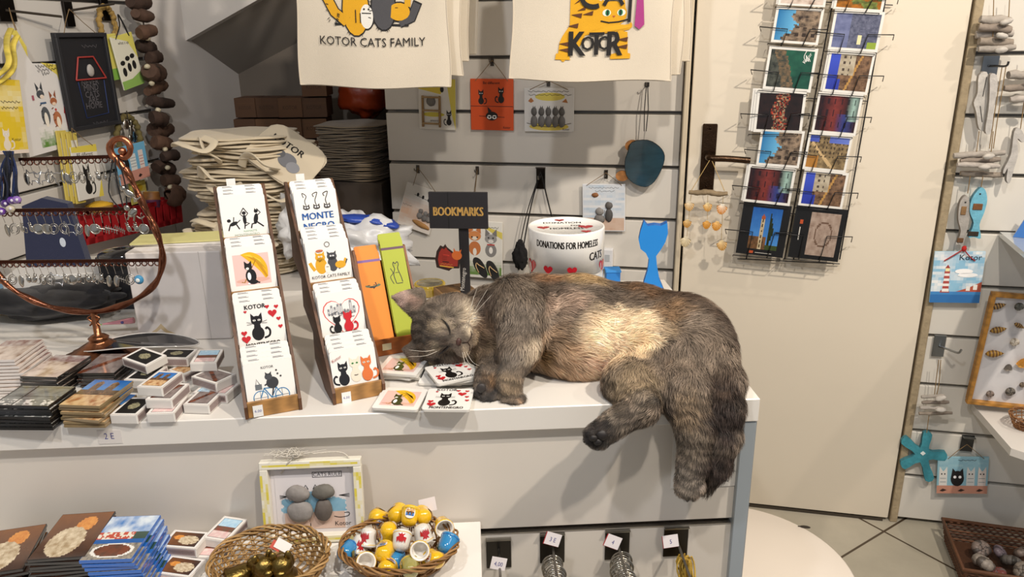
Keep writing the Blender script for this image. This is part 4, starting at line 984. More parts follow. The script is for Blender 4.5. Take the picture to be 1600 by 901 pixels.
# yellow round tin and wooden box, flip flops behind the cat
c = onz(672, 458, CT); a = MB(); a.lathe([(0, 0), (.033, 0), (.034, .003), (.034, .016), (.0345, .017), (.0345, .022), (.033, .024), (.028, .024), (.027, .0225), (0, .0225)], ['#b89a30']*3+['#c4a636']*4+['#8b8268']*2, 36)
o = a.obj('yellow_tin', 'glaze'); o.matrix_world = TR(c.x, c.y, CT+.0004); tag(o, 'round yellow tin with olive lid behind the cat ear', 'tin')
c = onz(704, 482, CT); a = MB(); a.box((0, 0, .014), (.075, .05, .028), '#8c6a42', .0008); a.box((0, 0, .0283), (.066, .042, .0005), '#6d5030')
o = a.obj('wooden_box', 'wood'); o.matrix_world = TR(c.x+.005, c.y+.05, CT+.0004) @ RZ(24); tag(o, 'small brown wooden box behind the cat head', 'box')
for j, (px, py, rz) in enumerate(((750, 418, -52), (770, 424, -58))):
    c = W(px, py, .40); a = MB(); P = [(.012*math.cos(q)*(1+.15*math.sin(q)), .030*math.sin(q)) for q in [2*PI*i/20 for i in range(20)]]
    a.prism(P, 0, .004, '#151312'); a.tube(smooth([(-.009, -.001, -.008), (-.004, -.009, .006), (0, -.004, .014), (.004, -.009, .006), (.009, -.001, -.008)], 4), .0011, '#c9a878', 5)
    o = a.obj('flip_flop', 'matte'); o.matrix_world = TR(c) @ RZ(-10) @ RY(-rz-90+20*0) @ RX(-22); tag(o, ['tiny black flip flop magnet with tan strap, left of the pair', 'tiny black flip flop magnet with tan strap, right of the pair'][j], 'ornament', 'tiny flip flops behind the cat')
# ================================================================ tote bags hanging at the top, cards on the slats
def tote(px, Y, w_, h_, M, items, label, seed, hollow=False):
    """a hanging cotton bag: thin pillow of cloth with a hem, seams and two straps"""
    rs = random.Random(seed); a = MB(); nx, nz = 22, 26
    def P(u, v, s_):
        th = .012*math.sin(PI*min(max(u, 0), 1))**.5*(.6+.6*v)
        wv = .004*math.sin(u*9+seed)*(1-v*.5)+.003*math.sin(v*7+u*4+seed*2)
        edge = .004*math.sin(v*8+seed)*(1 if u > .5 else -1)*(abs(u-.5)*2)**4
        return ((u-.5)*w_+edge, s_*th+wv+.003, -h_*(1-v)+.003*math.sin(u*7+seed)*(1-v))
    for s_ in (-1, 1):
        vs = [P(i/nx, j/nz, s_) for j in range(nz+1) for i in range(nx+1)]
        a.add(vs, [(j*(nx+1)+i, j*(nx+1)+i+1, (j+1)*(nx+1)+i+1, (j+1)*(nx+1)+i) for j in range(nz) for i in range(nx)], '#d6cab6', True)
    a.tube([P(i/nx, 0, 0) for i in range(nx+1)], .0022, '#cfc2ad', 5)
    for u in (0, 1): a.tube([P(u, j/nz, 0) for j in range(nz+1)], .0016, '#cfc2ad', 5)
    t = thing('tote_bag', label, 'tote bag', M, 'tote bags hanging in front of the slat wall')
    a.obj('bag_body', 'canvas_cloth', t)
    if items:
        b = MB(); b.art(items, w_, w_, 0, 0, 0)
        vs = []
        for v in b.v:
            u = v[0]/w_+.5; vv = (v[2]+w_/2)/h_; q = P(u, vv, -1); vs.append((q[0], q[1]-.0016+v[1]*2.0, q[2]))
        b.v = vs; b.obj('print', 'canvas_cloth', t, 'printed picture and lettering')
    for s_ in (-1, 1):
        a = MB(); a.tube(smooth([(-w_*.22, s_*.006, -.02), (-w_*.2, s_*.008, .08), (-.02, s_*.004, .20), (.02, s_*.004, .20), (w_*.2, s_*.008, .08), (w_*.22, s_*.006, -.02)], 5), .010, '#cdbfa8', 6, flat=.2); a.obj('handle', 'canvas_cloth', t)
    return t
OR, DG = '#dda316', '#4b4a4d'
_ol = [('e', '#1c1b1c', x, y, a_+.008, b_+.009) for x, y, a_, b_ in ((.40, .68, .085, .16), (.40, .86, .085, .06), (.58, .70, .075, .14), (.58, .83, .07, .05), (.68, .67, .07, .055), (.47, .64, .042, .075))]+[('l', '#1c1b1c', .075, [(.34, .60), (.26, .66), (.185, .80)]), ('l', '#1c1b1c', .062, [(.68, .60), (.76, .63), (.805, .73)])]
fam = _ol+[('l', OR, .06, [(.34, .60), (.26, .66), (.19, .79)]), ('e', OR, .40, .68, .085, .16), ('e', OR, .40, .86, .085, .06), ('e', DG, .58, .70, .075, .14), ('e', DG, .58, .83, .07, .05), ('l', DG, .05, [(.68, .60), (.76, .63), (.80, .72)]),
       ('e', '#e8e4da', .47, .64, .042, .075), ('e', OR, .68, .67, .07, .055), ('l', OR, .04, [(.735, .70), (.745, .82)]), ('l', '#1c1b1c', .014, [(.26, .585), (.74, .585)]), ('e', '#fff', .565, .83, .018, .018), ('e', '#fff', .61, .83, .018, .018), ('e', K, .567, .83, .007, .007), ('e', K, .608, .83, .007, .007),
       ('l', K, .006, [(.44, .66), (.5, .66)]), ('e', K, .455, .685, .006, .006), ('e', K, .485, .685, .006, .006), ('e', '#fff', .375, .86, .02, .02), ('e', '#fff', .42, .86, .02, .02), ('l', K, .006, [(.4, .6), (.4, .68)]), ('l', K, .006, [(.43, .6), (.43, .66)])]
rs = random.Random(2)
for i in range(46):
    an = rs.random()*2*PI; c_ = rs.choice([(.40, .68, .085, .16), (.58, .70, .075, .14), (.25, .68, .03, .09)]); x = c_[0]+c_[2]*math.cos(an); y = c_[1]+c_[3]*math.sin(an)
    fam.append(('l', K, .004, [(x, y), (x+.018*math.cos(an), y+.018*math.sin(an))]))
def remap(I, f):
    R_ = []
    for it in I:
        it = list(it)
        if it[0] in 'pl': it[-1] = [(u, f(v)) for u, v in it[-1]]
        elif it[0] == 'e': it[3] = f(it[3])
        elif it[0] == 'b': it[3] = f(it[3]); it[5] = f(it[5])
        elif it[0] == 't': it[4] = f(it[4])
        R_.append(tuple(it))
    return R_
fam = remap(fam, lambda v: .395+(v-.585)*1.0)
fam += [('t', K, 'KOTOR CATS FAMILY', .5, .265, .056, 0, .92)]
kat = [('p', OR, smooth2([(.36, .98), (.40, .99), (.44, .82), (.52, .74), (.7, .70), (.74, .72), (.73, .66), (.56, .63), (.46, .62), (.42, .52), (.35, .56), (.34, .42), (.31, .42), (.30, .56), (.36, .7)], 3)), ('p', OR, [(.36, .95), (.46, .95), (.60, .86), (.62, .7), (.46, .64), (.36, .74)]),
       ('e', OR, .62, .79, .09, .075), ('p', OR, [(.54, .83), (.555, .91), (.60, .85)]), ('p', OR, [(.65, .85), (.69, .91), (.70, .83)]), ('p', OR, [(.66, .66), (.72, .64), (.73, .44), (.66, .44)]), ('p', OR, [(.30, .56), (.36, .58), (.35, .43), (.29, .43)]), ('p', OR, [(.62, .42), (.745, .42), (.745, .46), (.70, .48), (.62, .46)]), ('p', OR, [(.275, .42), (.37, .42), (.36, .47), (.28, .47)]),
       ('e', '#f1ecdc', .585, .80, .026, .02), ('e', '#f1ecdc', .675, .80, .026, .02), ('e', '#1f7a50', .59, .80, .014, .018), ('e', '#1f7a50', .67, .80, .014, .018), ('e', K, .59, .80, .005, .017), ('e', K, .67, .80, .005, .017), ('p', '#b04a3a', [(.62, .775), (.64, .775), (.63, .76)]), ('l', K, .008, [(.55, .735), (.6, .72), (.66, .725), (.72, .745)])]
for (x, y, q) in ((.40, .90, 60), (.43, .84, 40), (.47, .80, 20), (.40, .78, -10), (.38, .70, 10), (.33, .55, 0), (.33, .50, 0), (.69, .58, 0), (.69, .52, 0), (.56, .72, 90), (.61, .71, 90), (.65, .715, 90)):
    c_, s__ = math.cos(math.radians(q)), math.sin(math.radians(q)); kat.append(('p', '#5b3418', [(x-.035*c_, y-.035*s__), (x+.035*c_-.0*s__, y+.02*c_), (x+.03*c_, y-.02*c_)]))
kat += [('p', '#a83a80', [(.765, .96), (.80, .96), (.82, .70), (.79, .66), (.76, .69)]), ('b', '#1f1c1c', .715, .72, .735, 1.0), ('l', '#1f1c1c', .028, arc(.50, .92, .07, 60, 300)), ('l', '#1f1c1c', .024, [(.565, .86), (.62, .99), (.68, .86)]), ('l', '#1f1c1c', .014, [(.58, .91), (.66, .91)]),
        ('t', K, 'K', .41, .455, .15, 0, .8, .03), ('t', K, 'O', .475, .50, .085, 0, .9, .03), ('t', K, 'T', .53, .46, .14, 0, .75, .03), ('t', K, 'O', .58, .50, .085, 0, .9, .03), ('t', K, 'R', .645, .45, .15, 0, .8, .03)]
kat = remap(kat, lambda v: .13+(v-.42)*.72)
def bagM(pl, pr, Y, zt=.40):
    A, B = ony(*pl, Y), ony(*pr, Y); c = (A+B)/2; w_ = (B-A).length
    return c, w_, -math.degrees(math.atan2((B-A).z, (B-A).x))
for pl, pr, Y, items, lab, sd in (((470, 134), (702, 137), 1.78, fam, 'cream tote bag printed KOTOR CATS FAMILY under furry cats, nearest on the left', 1), ((798, 124), (1045, 127), 1.78, kat, 'cream tote bag printed with a striped orange cat and KOTOR, nearest on the right', 2)):
    c, w_, ro = bagM(pl, pr, Y); h_ = .40
    tote(0, 0, w_, h_, TR(c) @ RZ(-1) @ RY(ro*1.0) @ TR(0, 0, h_), items, lab, sd)
for (px, py, Y, sd, w_, lab, rz) in ((612, 118, 1.835, 3, .33, 'plain backed cream tote bag second in the left row, edge showing', -3), (625, 94, 1.885, 4, .33, 'cream tote bag third in the left row, edge showing right of it', -4), (640, 84, 1.94, 5, .33, 'cream tote bag last in the left row, closest to the wall', -5),
                                (943, 118, 1.83, 6, .35, 'cream tote bag second in the right row, edge showing', -3), (958, 98, 1.88, 7, .35, 'cream tote bag last in the right row, closest to the wall', -4)):
    c = ony(px, py, Y); tote(0, 0, w_, .40, TR(c) @ RZ(rz) @ TR(0, 0, .40), None, lab, sd)
def slat_hook(px, py, label, w_=.010, h_=.024, arm=.03, name='slat_hook', tilt=0, plane=W, group='small metal hooks on the slat walls'):
    rz = -WA if plane is W else LA
    M = TR(plane(px, py, .001)) @ RZ(rz); t = thing(name, label, 'hook', M, group)
    a = MB(); a.box((0, -.001, 0), (w_, .002, h_), '#5c5650', .0004); a.obj('hook_plate', 'metal', t)
    a = MB(); a.tube(smooth([(0, -.001, 0), (0, -arm*.6, -.002), (0, -arm, .001), (0, -arm-.002, .007)], 4), .0017, '#77706a', 6); a.obj('hook_arm', 'metal', t)
    return t
def hung(pts, off, th, base, items, label, cat='plaque', name='hanging_plaque', plane=W, hook=None, mat='paper', cord='#8d7350', holes=((-.38, .46), (.38, .46)), outline=None, group='painted cards on the back wall', raster=None, hooklab=None, extra=None):
    M, w_, h_ = fit(plane, pts, off)
    t = thing(name, label, cat, M, group)
    a = MB()
    if outline: a.prism([((u-.5)*w_, (v-.5)*h_) for u, v in outline], -th, 0, base, mix(base, '#7a6a50', .4))
    else: a.box((0, -th/2, 0), (w_, th, h_), base, min(.0008, th*.3))
    a.art(items, w_, h_, -th); a.obj('board', mat, t)
    if hook:
        H = loc2(M, plane(hook[0], hook[1], off+.010)); b = MB()
        for hx, hz in holes: 
            b.tube([(hx*w_, -th-.001, hz*h_), ((hx*w_+H.x)/2, -th, (hz*h_+H.z)/2), (H.x, H.y, H.z)], .0009, cord, 5)
        if cord: b.obj('hanging_cord', 'cord', t)
        if hooklab: slat_hook(hook[0], hook[1]+2, hooklab, plane=plane)
    if extra: extra(t, w_, h_, th)
    return t
def stones(t, w_, h_, th, L, mat='stone', name='pebble'):
    for (u, v, ru, rv, c, rot) in L:
        a = MB(); a.ell((0, 0, 0), (ru*w_, min(ru*w_, rv*h_)*.6, rv*h_), c, nz=.12); a.obj(name, mat, t, M=TR((u-.5)*w_, -th-.0005, (v-.5)*h_) @ RY(rot))
scr = lambda col, x0, x1, y, n=8, sd=1: [('l', col, .008, [(x0+(x1-x0)*i/(n*3), y+.014*math.sin(i*2.1+sd)*(1+.5*math.sin(i*.7))) for i in range(n*3+1)])]
# five cards of the upper row
hung([(655, 122), (713, 124), (712, 203), (655, 201)], .006, .005, '#e4dfd4', [('p', '#e5d35a', [(.75, 1), (1, 1), (1, .0), (.9, .3)]), ('p', '#e2c948', [(0, .8), (.6, .7), (.7, .9), (0, .95)]), ('e', '#d8c84a', .4, .3, .3, .06)]+scat(.82, .08, .32, K, '#fff', -1)+[('e', K, .62, .92, .1, .08), ('e', K, .64, .8, .05, .08), ('t', K, 'amore', .42, .16, .06, 0, 1)],
     'white and yellow card with black cats and a little wood ladder, under left bag', hook=(684, 88), holes=((-.3, .48), (.35, .48)),
     extra=lambda t, w_, h_, th: [(lambda a: (a.box((x*w_, -th-.003, -.02), (.006, .006, h_*.62), '#9b7a50', .001), a.obj('driftwood_rail', 'driftwood', t)))(MB()) for x in (-.38, .08)]+[(lambda a: (a.box((-.15*w_, -th-.0055, z*h_), (w_*.5, .005, .005), '#a98b62', .001), a.obj('driftwood_rung', 'driftwood', t)))(MB()) for z in (-.38, -.12, .14)]+[stones(t, w_, h_, th, [(.34, .56, .13, .1, '#77726c', 0)])])
hung([(736, 123), (803, 123), (802, 204), (736, 202)], .006, .005, '#d9531e', [('l', K, .012, [(0, .47), (1, .47)])]+scat(.25, .5, .3, K, '#fff', 1)+scat(.72, .53, .32, K, '#fff', -1)+[('e', K, .5, .28, .14, .1), ('p', K, [(.42, .34), (.4, .46), (.5, .38)]), ('e', '#fff', .44, .26, .055, .045), ('e', '#fff', .56, .26, .055, .045), ('e', K, .44, .26, .02, .025), ('e', K, .56, .26, .02, .025), ('l', K, .01, [(.2, .28), (.8, .26)]), ('t', K, 'Be different', .5, .9, .06), ('t', K, 'Kotor', .85, .04, .05)],
     'orange card with three black cats with googly eyes, between the two tote bags', hook=(769, 94), hooklab='small metal hook carrying the orange card')
hung([(820, 137), (898, 137), (896, 206), (819, 205)], .006, .004, '#dcd9d4', [('e', '#dcc95a', .52, .8, .3, .08), ('e', '#d6bf55', .5, .12, .4, .08), ('p', '#b0703a', [(.08, .7), (.14, .78), (.2, .7), (.14, .66)]), ('p', '#b0703a', [(.76, .68), (.84, .76), (.88, .66)]), ('l', '#4a3826', .012, smooth2([(.05, .2), (.3, .13), (.6, .12), (.95, .2)]))]+scr(K, .08, .9, .92)+scr(K, .1, .95, .84, 8, 2)+[('p', '#3b3733', [(x-.03, .5), (x-.02, .6), (x, .54), (x+.025, .6), (x+.03, .5)]) for x in (.2, .35, .49, .63, .76)]+[('t', K, 'Kotor', .85, .04, .04)],
     'white and yellow card with a row of five grey pebble cats under the right bag', hook=(857, 126), hooklab='small metal hook carrying the pebble cats card',
     extra=lambda t, w_, h_, th: stones(t, w_, h_, th, [q for x in (.2, .35, .49, .63, .76) for q in ((x, .24, .07, .14, '#6f6c69', 0), (x, .46, .06, .1, '#5e5b58', 0))]))
# lower row
hung([(641, 283), (684, 301), (675, 367), (616, 348)], .010, .004, '#e2ddd5', [('r', lambda u, v: mix('#e6e2da', '#d89a66', max(0, .9-abs(v-.35)*2.2)*(.4+.6*(.5+.5*fbm(u*4, v*9)))), 12, 14, .02, .02, .98, .98), ('l', K, .012, [(.3, .78), (1.0, .72)])]+[('e', K, x, .8-.02*i, .035, .055) for i, x in enumerate((.4, .56, .74, .9))]+scr(K, .04, .3, .5, 3),
     'tilted white and orange card with birds on a wire and pebbles, leftmost of lower row', hook=(653, 262), hooklab='small metal hook carrying the tilted birds card', holes=((-.3, .46), (.42, .46)),
     extra=lambda t, w_, h_, th: stones(t, w_, h_, th, [(.6, .36, .09, .08, '#8b8682', 0), (.75, .34, .09, .08, '#7e7975', 0), (.88, .34, .09, .08, '#8b8682', 0), (.6, .46, .07, .06, '#7e7975', 0), (.75, .44, .07, .06, '#8b8682', 0), (.88, .44, .07, .06, '#7e7975', 0), (.7, .17, .28, .06, '#a87a44', 10)]))
hung([(727, 338), (786, 352), (785, 430), (727, 436)], .010, .006, '#e6e2d8', [('p', '#dccb62', [(.0, 1), (.2, 1), (1, .82), (1, .7), (.6, .86), (0, .93)]), ('r', lambda u, v: mix('#6f8f4a', '#e6e2d8', min(1, max(0, v*1.6-.2+.6*fbm(u*14, v*5)))), 18, 7, .02, .05, .98, .4), ('e', '#c97a45', .27, .52, .16, .19), ('e', '#d48a52', .27, .74, .17, .13), ('p', '#c97a45', [(.1, .78), (.12, .93), (.24, .84)]), ('p', '#c97a45', [(.44, .78), (.42, .93), (.3, .84)]), ('e', '#f3eadd', .27, .46, .05, .10), ('e', '#8a8784', .7, .5, .15, .18), ('e', '#9a9794', .7, .7, .16, .12), ('p', '#7d7a77', [(.55, .74), (.56, .88), (.68, .79)]), ('p', '#7d7a77', [(.86, .74), (.85, .88), (.73, .79)]), ('e', '#f3eee6', .7, .50, .05, .09), ('e', '#e9ddcc', .27, .70, .07, .05), ('e', '#ddd8d2', .7, .66, .07, .05), ('l', '#c23b34', .03, [(.6, .6), (.8, .6)])]+[('e', K, x, .72, .022, .02) for x in (.2, .34, .64, .76)]+scr(K, .55, .9, .9, 4),
     'white card painted with ginger and grey kittens in grass, behind the black sign', hook=(746, 264), hooklab='small metal hook carrying the kittens card', holes=((-.35, .5), (-.3, .5)))
hung([(910, 287), (978, 287), (976, 361), (911, 360)], .010, .004, '#dfe0e2', [('r', lambda u, v: mix('#dfe0e2', '#a9c0d4', max(0, (.5+.5*fbm(u*2, v*12))*1.5-.5)) if v > .25 else mix('#d8c0ae', '#c9a58c', .5+.5*fbm(u*5, v*5)), 14, 18, .02, .02, .98, .98)]+scr(K, .15, .85, .92)+scr(K, .3, .75, .85, 4, 2)+[('l', '#2a2a2a', .012, [(.5, .2), (.52, .45)])],
     'pale blue card with a pebble couple and a small brown stone, below the blue agate', hook=(947, 270), hooklab='small metal hook carrying the pebble couple card', holes=((-.4, .47), (.42, .47)),
     extra=lambda t, w_, h_, th: stones(t, w_, h_, th, [(.4, .26, .13, .1, '#77736f', 0), (.4, .42, .10, .08, '#8b8783', 0), (.62, .34, .09, .15, '#4f4c4a', 0), (.62, .55, .09, .08, '#5f5b58', 0), (.3, .77, .08, .05, '#8b5a33', 0)]))
# wide bracket with black cord and dark tassel
M = TR(W(845, 278, .001)) @ MWR; t = thing('slat_bracket', 'wide dark metal bracket with a black cord looped over it', 'bracket', M)
a = MB(); a.box((0, -.001, 0), (.026, .002, .062), '#3a3634', .0005); a.box((0, -.004, .03), (.028, .008, .003), '#6a645e'); a.obj('bracket_plate', 'metal', t)
a = MB(); a.tube(smooth([(0, -.002, .006), (0, -.03, .002), (0, -.045, .006), (0, -.047, .014)], 4), .0022, '#8b857d', 7); a.obj('bracket_arm', 'metal', t)
Q = lambda x, y, o=.03: loc2(M, W(x, y, o))
t = thing('black_pouch', 'black furry tassel pouch hanging on a long black cord left of the tin', 'pouch', M)
a = MB(); a.tube(smooth([Q(818, 385), Q(828, 330), Q(842, 276, .02), Q(846, 274, .02), Q(855, 310), Q(862, 338)], 6), .0019, '#1a1818', 6); a.tube(smooth([Q(812, 385), Q(824, 330), Q(841, 278, .025)], 6), .0016, '#1f1c1c', 6); a.obj('cord', 'cord', t)
a = MB(); c = Q(813, 400, .04); a.ell(c, (.021, .014, .040), '#161414', nz=.35, ns=14, nu=28, nv=20); a.ell(c+Vector((0, 0, .038)), (.009, .008, .014), '#161414', nz=.2); a.obj('pouch_body', 'cord', t)
# agate pendant on wooden slice
M = TR(W(1006, 252, .03)) @ MWR; t = thing('agate_pendant', 'dark blue polished agate slice with tan wooden discs on a black loop', 'pendant', M)
Q = lambda x, y, o=.03: loc2(M, W(x, y, o))
out = [(988, 222), (1012, 219), (1030, 229), (1038, 243), (1034, 262), (1022, 283), (1008, 291), (990, 285), (979, 272), (977, 252), (982, 236)]
P_ = [(p.x, p.z) for p in smooth([(Q(x, y).x, 0, Q(x, y).z) for x, y in out], 3, True)]
a = MB(); a.prism(P_, -.006, 0, '#26414c', '#1a1c1e'); 
a.art([('p', '#3f6a5a', [(x*.5-.006, z*.3+.0) for x, z in P_]), ('p', '#2f5d7a', [(x*.6+.002, z*.25-.018) for x, z in P_])], 1, 1, -.006, .5, .5) if False else None
a.obj('agate_slice', 'agate', t)
a = MB(); a.tube([(x, -.003, z) for x, z in P_], .0016, '#141210', 5, closed=True); a.obj('black_edging', 'cord', t)
for x, y, r in ((988, 228, .020), (972, 275, .018)):
    a = MB(); c = Q(x, y, .028); a.prism([(c.x+r*math.cos(q*PI/9), c.z+r*.8*math.sin(q*PI/9)) for q in range(18)], .0025, .011, '#a8703a', '#8a5a2c'); a.obj('wooden_disc', 'wood', t)
a = MB(); 
for dx in (-3, 3): a.tube([Q(1008+dx*.5, 205), Q(1010+dx, 170), Q(1011+dx*.3, 132, .02)], .0013, '#2a2626', 5)
a.tube([Q(1008, 205), Q(1007, 212), Q(1006, 222)], .0018, '#b8b4ac', 6); a.obj('cord_loop', 'cord', t)
slat_hook(1011, 132, 'small metal hook carrying the agate pendant', w_=.012, h_=.012)
# ================================================================ wire postcard rack hanging on the door
PC = '#e8e5de'
def pcard(kind, seed, w_, h_, black=False, sig=None, th=.0012):
    a = MB(); a.box((0, 0, 0), (w_, th, h_), '#1a1a1c' if black else PC)
    if black:
        it = photo_items(kind, seed, 24, 26, .22, .12, .84, .92) if kind == 'church' else photo_items(kind, seed, 24, 24, .32, .08, .9, .9)
        a.art(it+([('b', '#b8502c', .26, .03, .36, .08), ('b', '#c9c5bc', .4, .045, .75, .055)] if kind == 'church' else [('b', '#b8502c', .12, .66, .18, .74), ('b', '#c9c5bc', .13, .35, .15, .6)]), w_, h_, -th/2)
    else: a.art(photo_items(kind, seed, 34, 26, .055, .07, .945, .93)+(sig or []), w_, h_, -th/2)
    return a.mesh('postcard', 'gloss_print')
RO = .07        # the rack stands this far off the door
kx = [('#', 0)]
rows = [  # tl, tr, br, bl seen corners, picture, description, copies behind
    ((1222, -38), (1298, -34), (1288, 11), (1215, 8), 'pale', 'topmost left pocket, lower edge showing', 2), ((1312, -34), (1392, -28), (1376, 18), (1300, 14), 'autumn', 'with autumn colours in the topmost right pocket', 2),
    ((1215, 10), (1289, 14), (1277, 71), (1203, 65), 'cliff', 'of a fortress rock and blue sky, second row left', 1), ((1307, 15), (1385, 19), (1369, 82), (1291, 77), 'square', 'of a blue grey square, second row right', 1),
    ((1205, 72), (1282, 76), (1263, 145), (1189, 138), 'bay', 'of a green bay with white script, third row left', 1), ((1299, 78), (1370, 84), (1353, 148), (1282, 143), 'wall', 'of stone houses and deep blue sky, third row right', 2),
    ((1188, 139), (1264, 144), (1249, 207), (1173, 207), 'night', 'of red lights at night, fourth row left', 3), ((1282, 143), (1352, 149), (1334, 212), (1265, 207), 'disco', 'with red and blue lit houses, fourth row right', 1),
    ((1192, 201), (1261, 205), (1245, 263), (1179, 257), 'cliff', 'of a fortress rock and blue sky, fifth row left', 1), ((1268, 207), (1336, 213), (1318, 270), (1250, 263), 'street', 'of a yellow stone street, fifth row right', 1),
    ((1170, 257), (1244, 264), (1234, 322), (1160, 314), 'disco', 'with red and blue lit houses, sixth row left', 2), ((1258, 264), (1329, 271), (1313, 327), (1246, 321), 'wall', 'of stone houses and deep blue sky, sixth row right', 1),
    ((1163, 314), (1239, 323), (1221, 402), (1149, 395), 'church', 'black bordered with a church and cypress, bottom row left', 1), ((1248, 320), (1330, 329), (1304, 408), (1228, 401), 'map', 'black bordered with a stone relief, bottom row right', 1)]
rk = thing('postcard_rack', 'black wire postcard rack with two columns hanging on the white door', 'rack', TR(W(1265, 200, RO)) @ MWR)
RM = rk.matrix_world.copy() if False else TR(W(1265, 200, RO)) @ MWR
Q = lambda x, y, o=RO: loc2(RM, W(x, y, o))
def wire(pts, r=.0014, name='pocket_wire', sm=True):
    a = MB(); a.tube(pts, r, '#141416', 6); a.obj(name, 'black_wire', rk)
for (x0, x1) in ((1232, 1166), (1320, 1240), (1303, 1226), (1384, 1312)): wire([Q(x0+10, -60, RO-.04), Q(x1, 405, RO-.04)], .0018, 'upright_wire')
for (xa, xb, y) in ((1215, 1395, 0), (1188, 1355, 150), (1160, 1325, 330), (1152, 1312, 404)): wire([Q(xa, y, RO-.04), Q(xb, y+8, RO-.04)], .0015, 'cross_wire')
for i, (tl, tr, br, bl, kind, desc, nb) in enumerate(rows):
    ti = 4+i*.0; cs = [tl, tr, br, bl]; M, w_, h_ = fit(W, cs, RO)
    bk_ = kind in ('church', 'map')
    sig = [('l', '#f2f0ea', .012, smooth2([(.78, .95), (.74, .8), (.8, .7), (.78, .84), (.84, .7), (.84, .78), (.88, .7)])), ('t', '#f2f0ea', 'Kotor', .84, .76, .07, 60)] if kind == 'bay' else None
    me = pcard(kind, 3+i % 3 if kind != 'bay' else 2, w_, h_, bk_, sig)
    for j in range(nb):
        o = bpy.data.objects.new('postcard', me); COL.objects.link(o)
        o.matrix_world = M @ TR(-.004*j-.0018*j*(i == 6), .0022*j, .0015*j) 
        tag(o, ('postcard ' if not bk_ else 'postcard ')+desc if j == 0 else f'postcard behind the front one, {desc.split(",")[-1].strip() if "," in desc else desc}, {ORD[j]} back', 'postcard', 'postcards in the wire rack')
    # front wires of the pocket: an open loop that holds the cards
    lx, rx = bl[0]-14, br[0]+(16 if i % 2 else 4); ym = bl[1]*.48+tl[1]*.52+6; yb = bl[1]+4
    xa, xb = bl[0]+.24*(br[0]-bl[0])+6, bl[0]+.66*(br[0]-bl[0])+6; o2 = RO+.007
    m = (br[1]-bl[1])/(br[0]-bl[0]); fy = lambda x, y: y+m*(x-bl[0])*.6
    wire([Q(lx, fy(lx, ym)+7, RO-.03), Q(lx-2, fy(lx, ym), o2), Q(xa+4, fy(xa, ym)+2, o2), Q(xa-4, fy(xa, yb)-2, o2), Q(xa-5, fy(xa, yb)-2, RO-.03)])
    wire([Q(xb-5, fy(xb, yb), RO-.03), Q(xb-4, fy(xb, yb), o2), Q(xb+8, fy(xb, ym)+1, o2), Q(rx+12, fy(rx, ym), o2), Q(rx+10, fy(rx, ym)+8, RO-.03)])
    wire([Q(bl[0]-4, bl[1]+5, RO-.03), Q(bl[0]-4, bl[1]+3, o2), Q(br[0]-2, br[1]+3, o2), Q(br[0]-2, br[1]+5, RO-.03)], .0012)
# ================================================================ shell wind chime on the door handle
CM = TR(W(1105, 300, .085)) @ MWR; t = thing('shell_chime', 'wind chime of scallop shells under a driftwood stick on the door handle', 'wind chime', CM)
Q = lambda x, y, o=.085: loc2(CM, W(x, y, o))
a = MB(); P_ = smooth([Q(1076, 300), Q(1090, 301), Q(1106, 300), Q(1122, 303), Q(1137, 302)], 5)
a.tube(P_, [.003+.0065*math.sin(PI*min(1, (i+1)/(len(P_)+1)))**.5*(1+.15*math.sin(i*1.7)) for i in range(len(P_))], '#8d7a5e', 10, flat=.8); a.obj('driftwood_stick', 'driftwood', t)
a = MB(); a.tube([Q(1080, 298), Q(1109, 250, .075)], .0009, '#c9a86a', 5); a.tube([Q(1112, 250, .075), Q(1132, 298)], .0009, '#c9a86a', 5)
a.obj('hanging_cord', 'cord', t)
def scallop(r, c1, c2, ribs=9):
    a = MB(); n = 36; vs = [(0, 0, -.0)]; rings = 5
    for j in range(1, rings+1):
        q = j/rings
        for i in range(n+1):
            an = math.radians(-150+300*i/n)-PI/2+PI; an = math.radians(-65+ (130*i/n))-PI/2
            an = math.radians(-90-78+156*i/n); rr = r*2*q*(1-.10*(abs(i/n-.5)*2)**2)*(1+.035*q*math.cos(i/n*2*PI*ribs))
            vs.append((rr*math.cos(an)*.62*(1.2-.25*q), -.30*r*math.sin(PI*q*.72)*(1+.25*math.cos(i/n*2*PI*ribs)), rr*math.sin(an)))
    fs = [(0, i+1, i+2) for i in range(n)]; cs = [lin(c1)]*n
    for j in range(rings-1):
        for i in range(n): fs.append((1+j*(n+1)+i, 1+(j+1)*(n+1)+i, 1+(j+1)*(n+1)+i+1, 1+j*(n+1)+i+1)); cs.append(mix(c1, c2, min(1, (j+1)/rings+(.25 if math.cos(i/n*2*PI*ribs) > 0 else -.1))))
    a.add(vs, fs, cs, True); a.box((0, -.001, -.001), (r*.8, .002, r*.28), c1, .0005); return a
for (x, y, r, c1, c2, x0) in ((1077, 315, .0125, '#e8dcc0', '#d8a860', 1080), (1074, 343, .011, '#e6c98e', '#c98f3c', 1080), (1072, 370, .014, '#e8dcc0', '#d9c59a', 1080), (1105, 317, .0115, '#f0dca8', '#d89a3a', 1106), (1105, 345, .011, '#e6b25c', '#d08a2a', 1106),
                              (1129, 319, .0135, '#f2ead8', '#e0902a', 1130), (1121, 346, .0125, '#ecc27a', '#d78f2c', 1122), (1127, 376, .0135, '#ead2a0', '#cf9a4c', 1126)):
    c = Q(x, y); scallop(r, c1, c2).obj('scallop_shell', 'shell', t, M=TR(c) @ RY(random.uniform(-12, 12)))
a = MB()
for x0, x1, y1 in ((1080, 1073, 372), (1106, 1105, 346), (1130, 1127, 378)): a = MB(); a.tube([Q(x0, 303), Q(x1, y1)], .0006, '#b89a60', 4); a.obj('shell_string', 'cord', t)
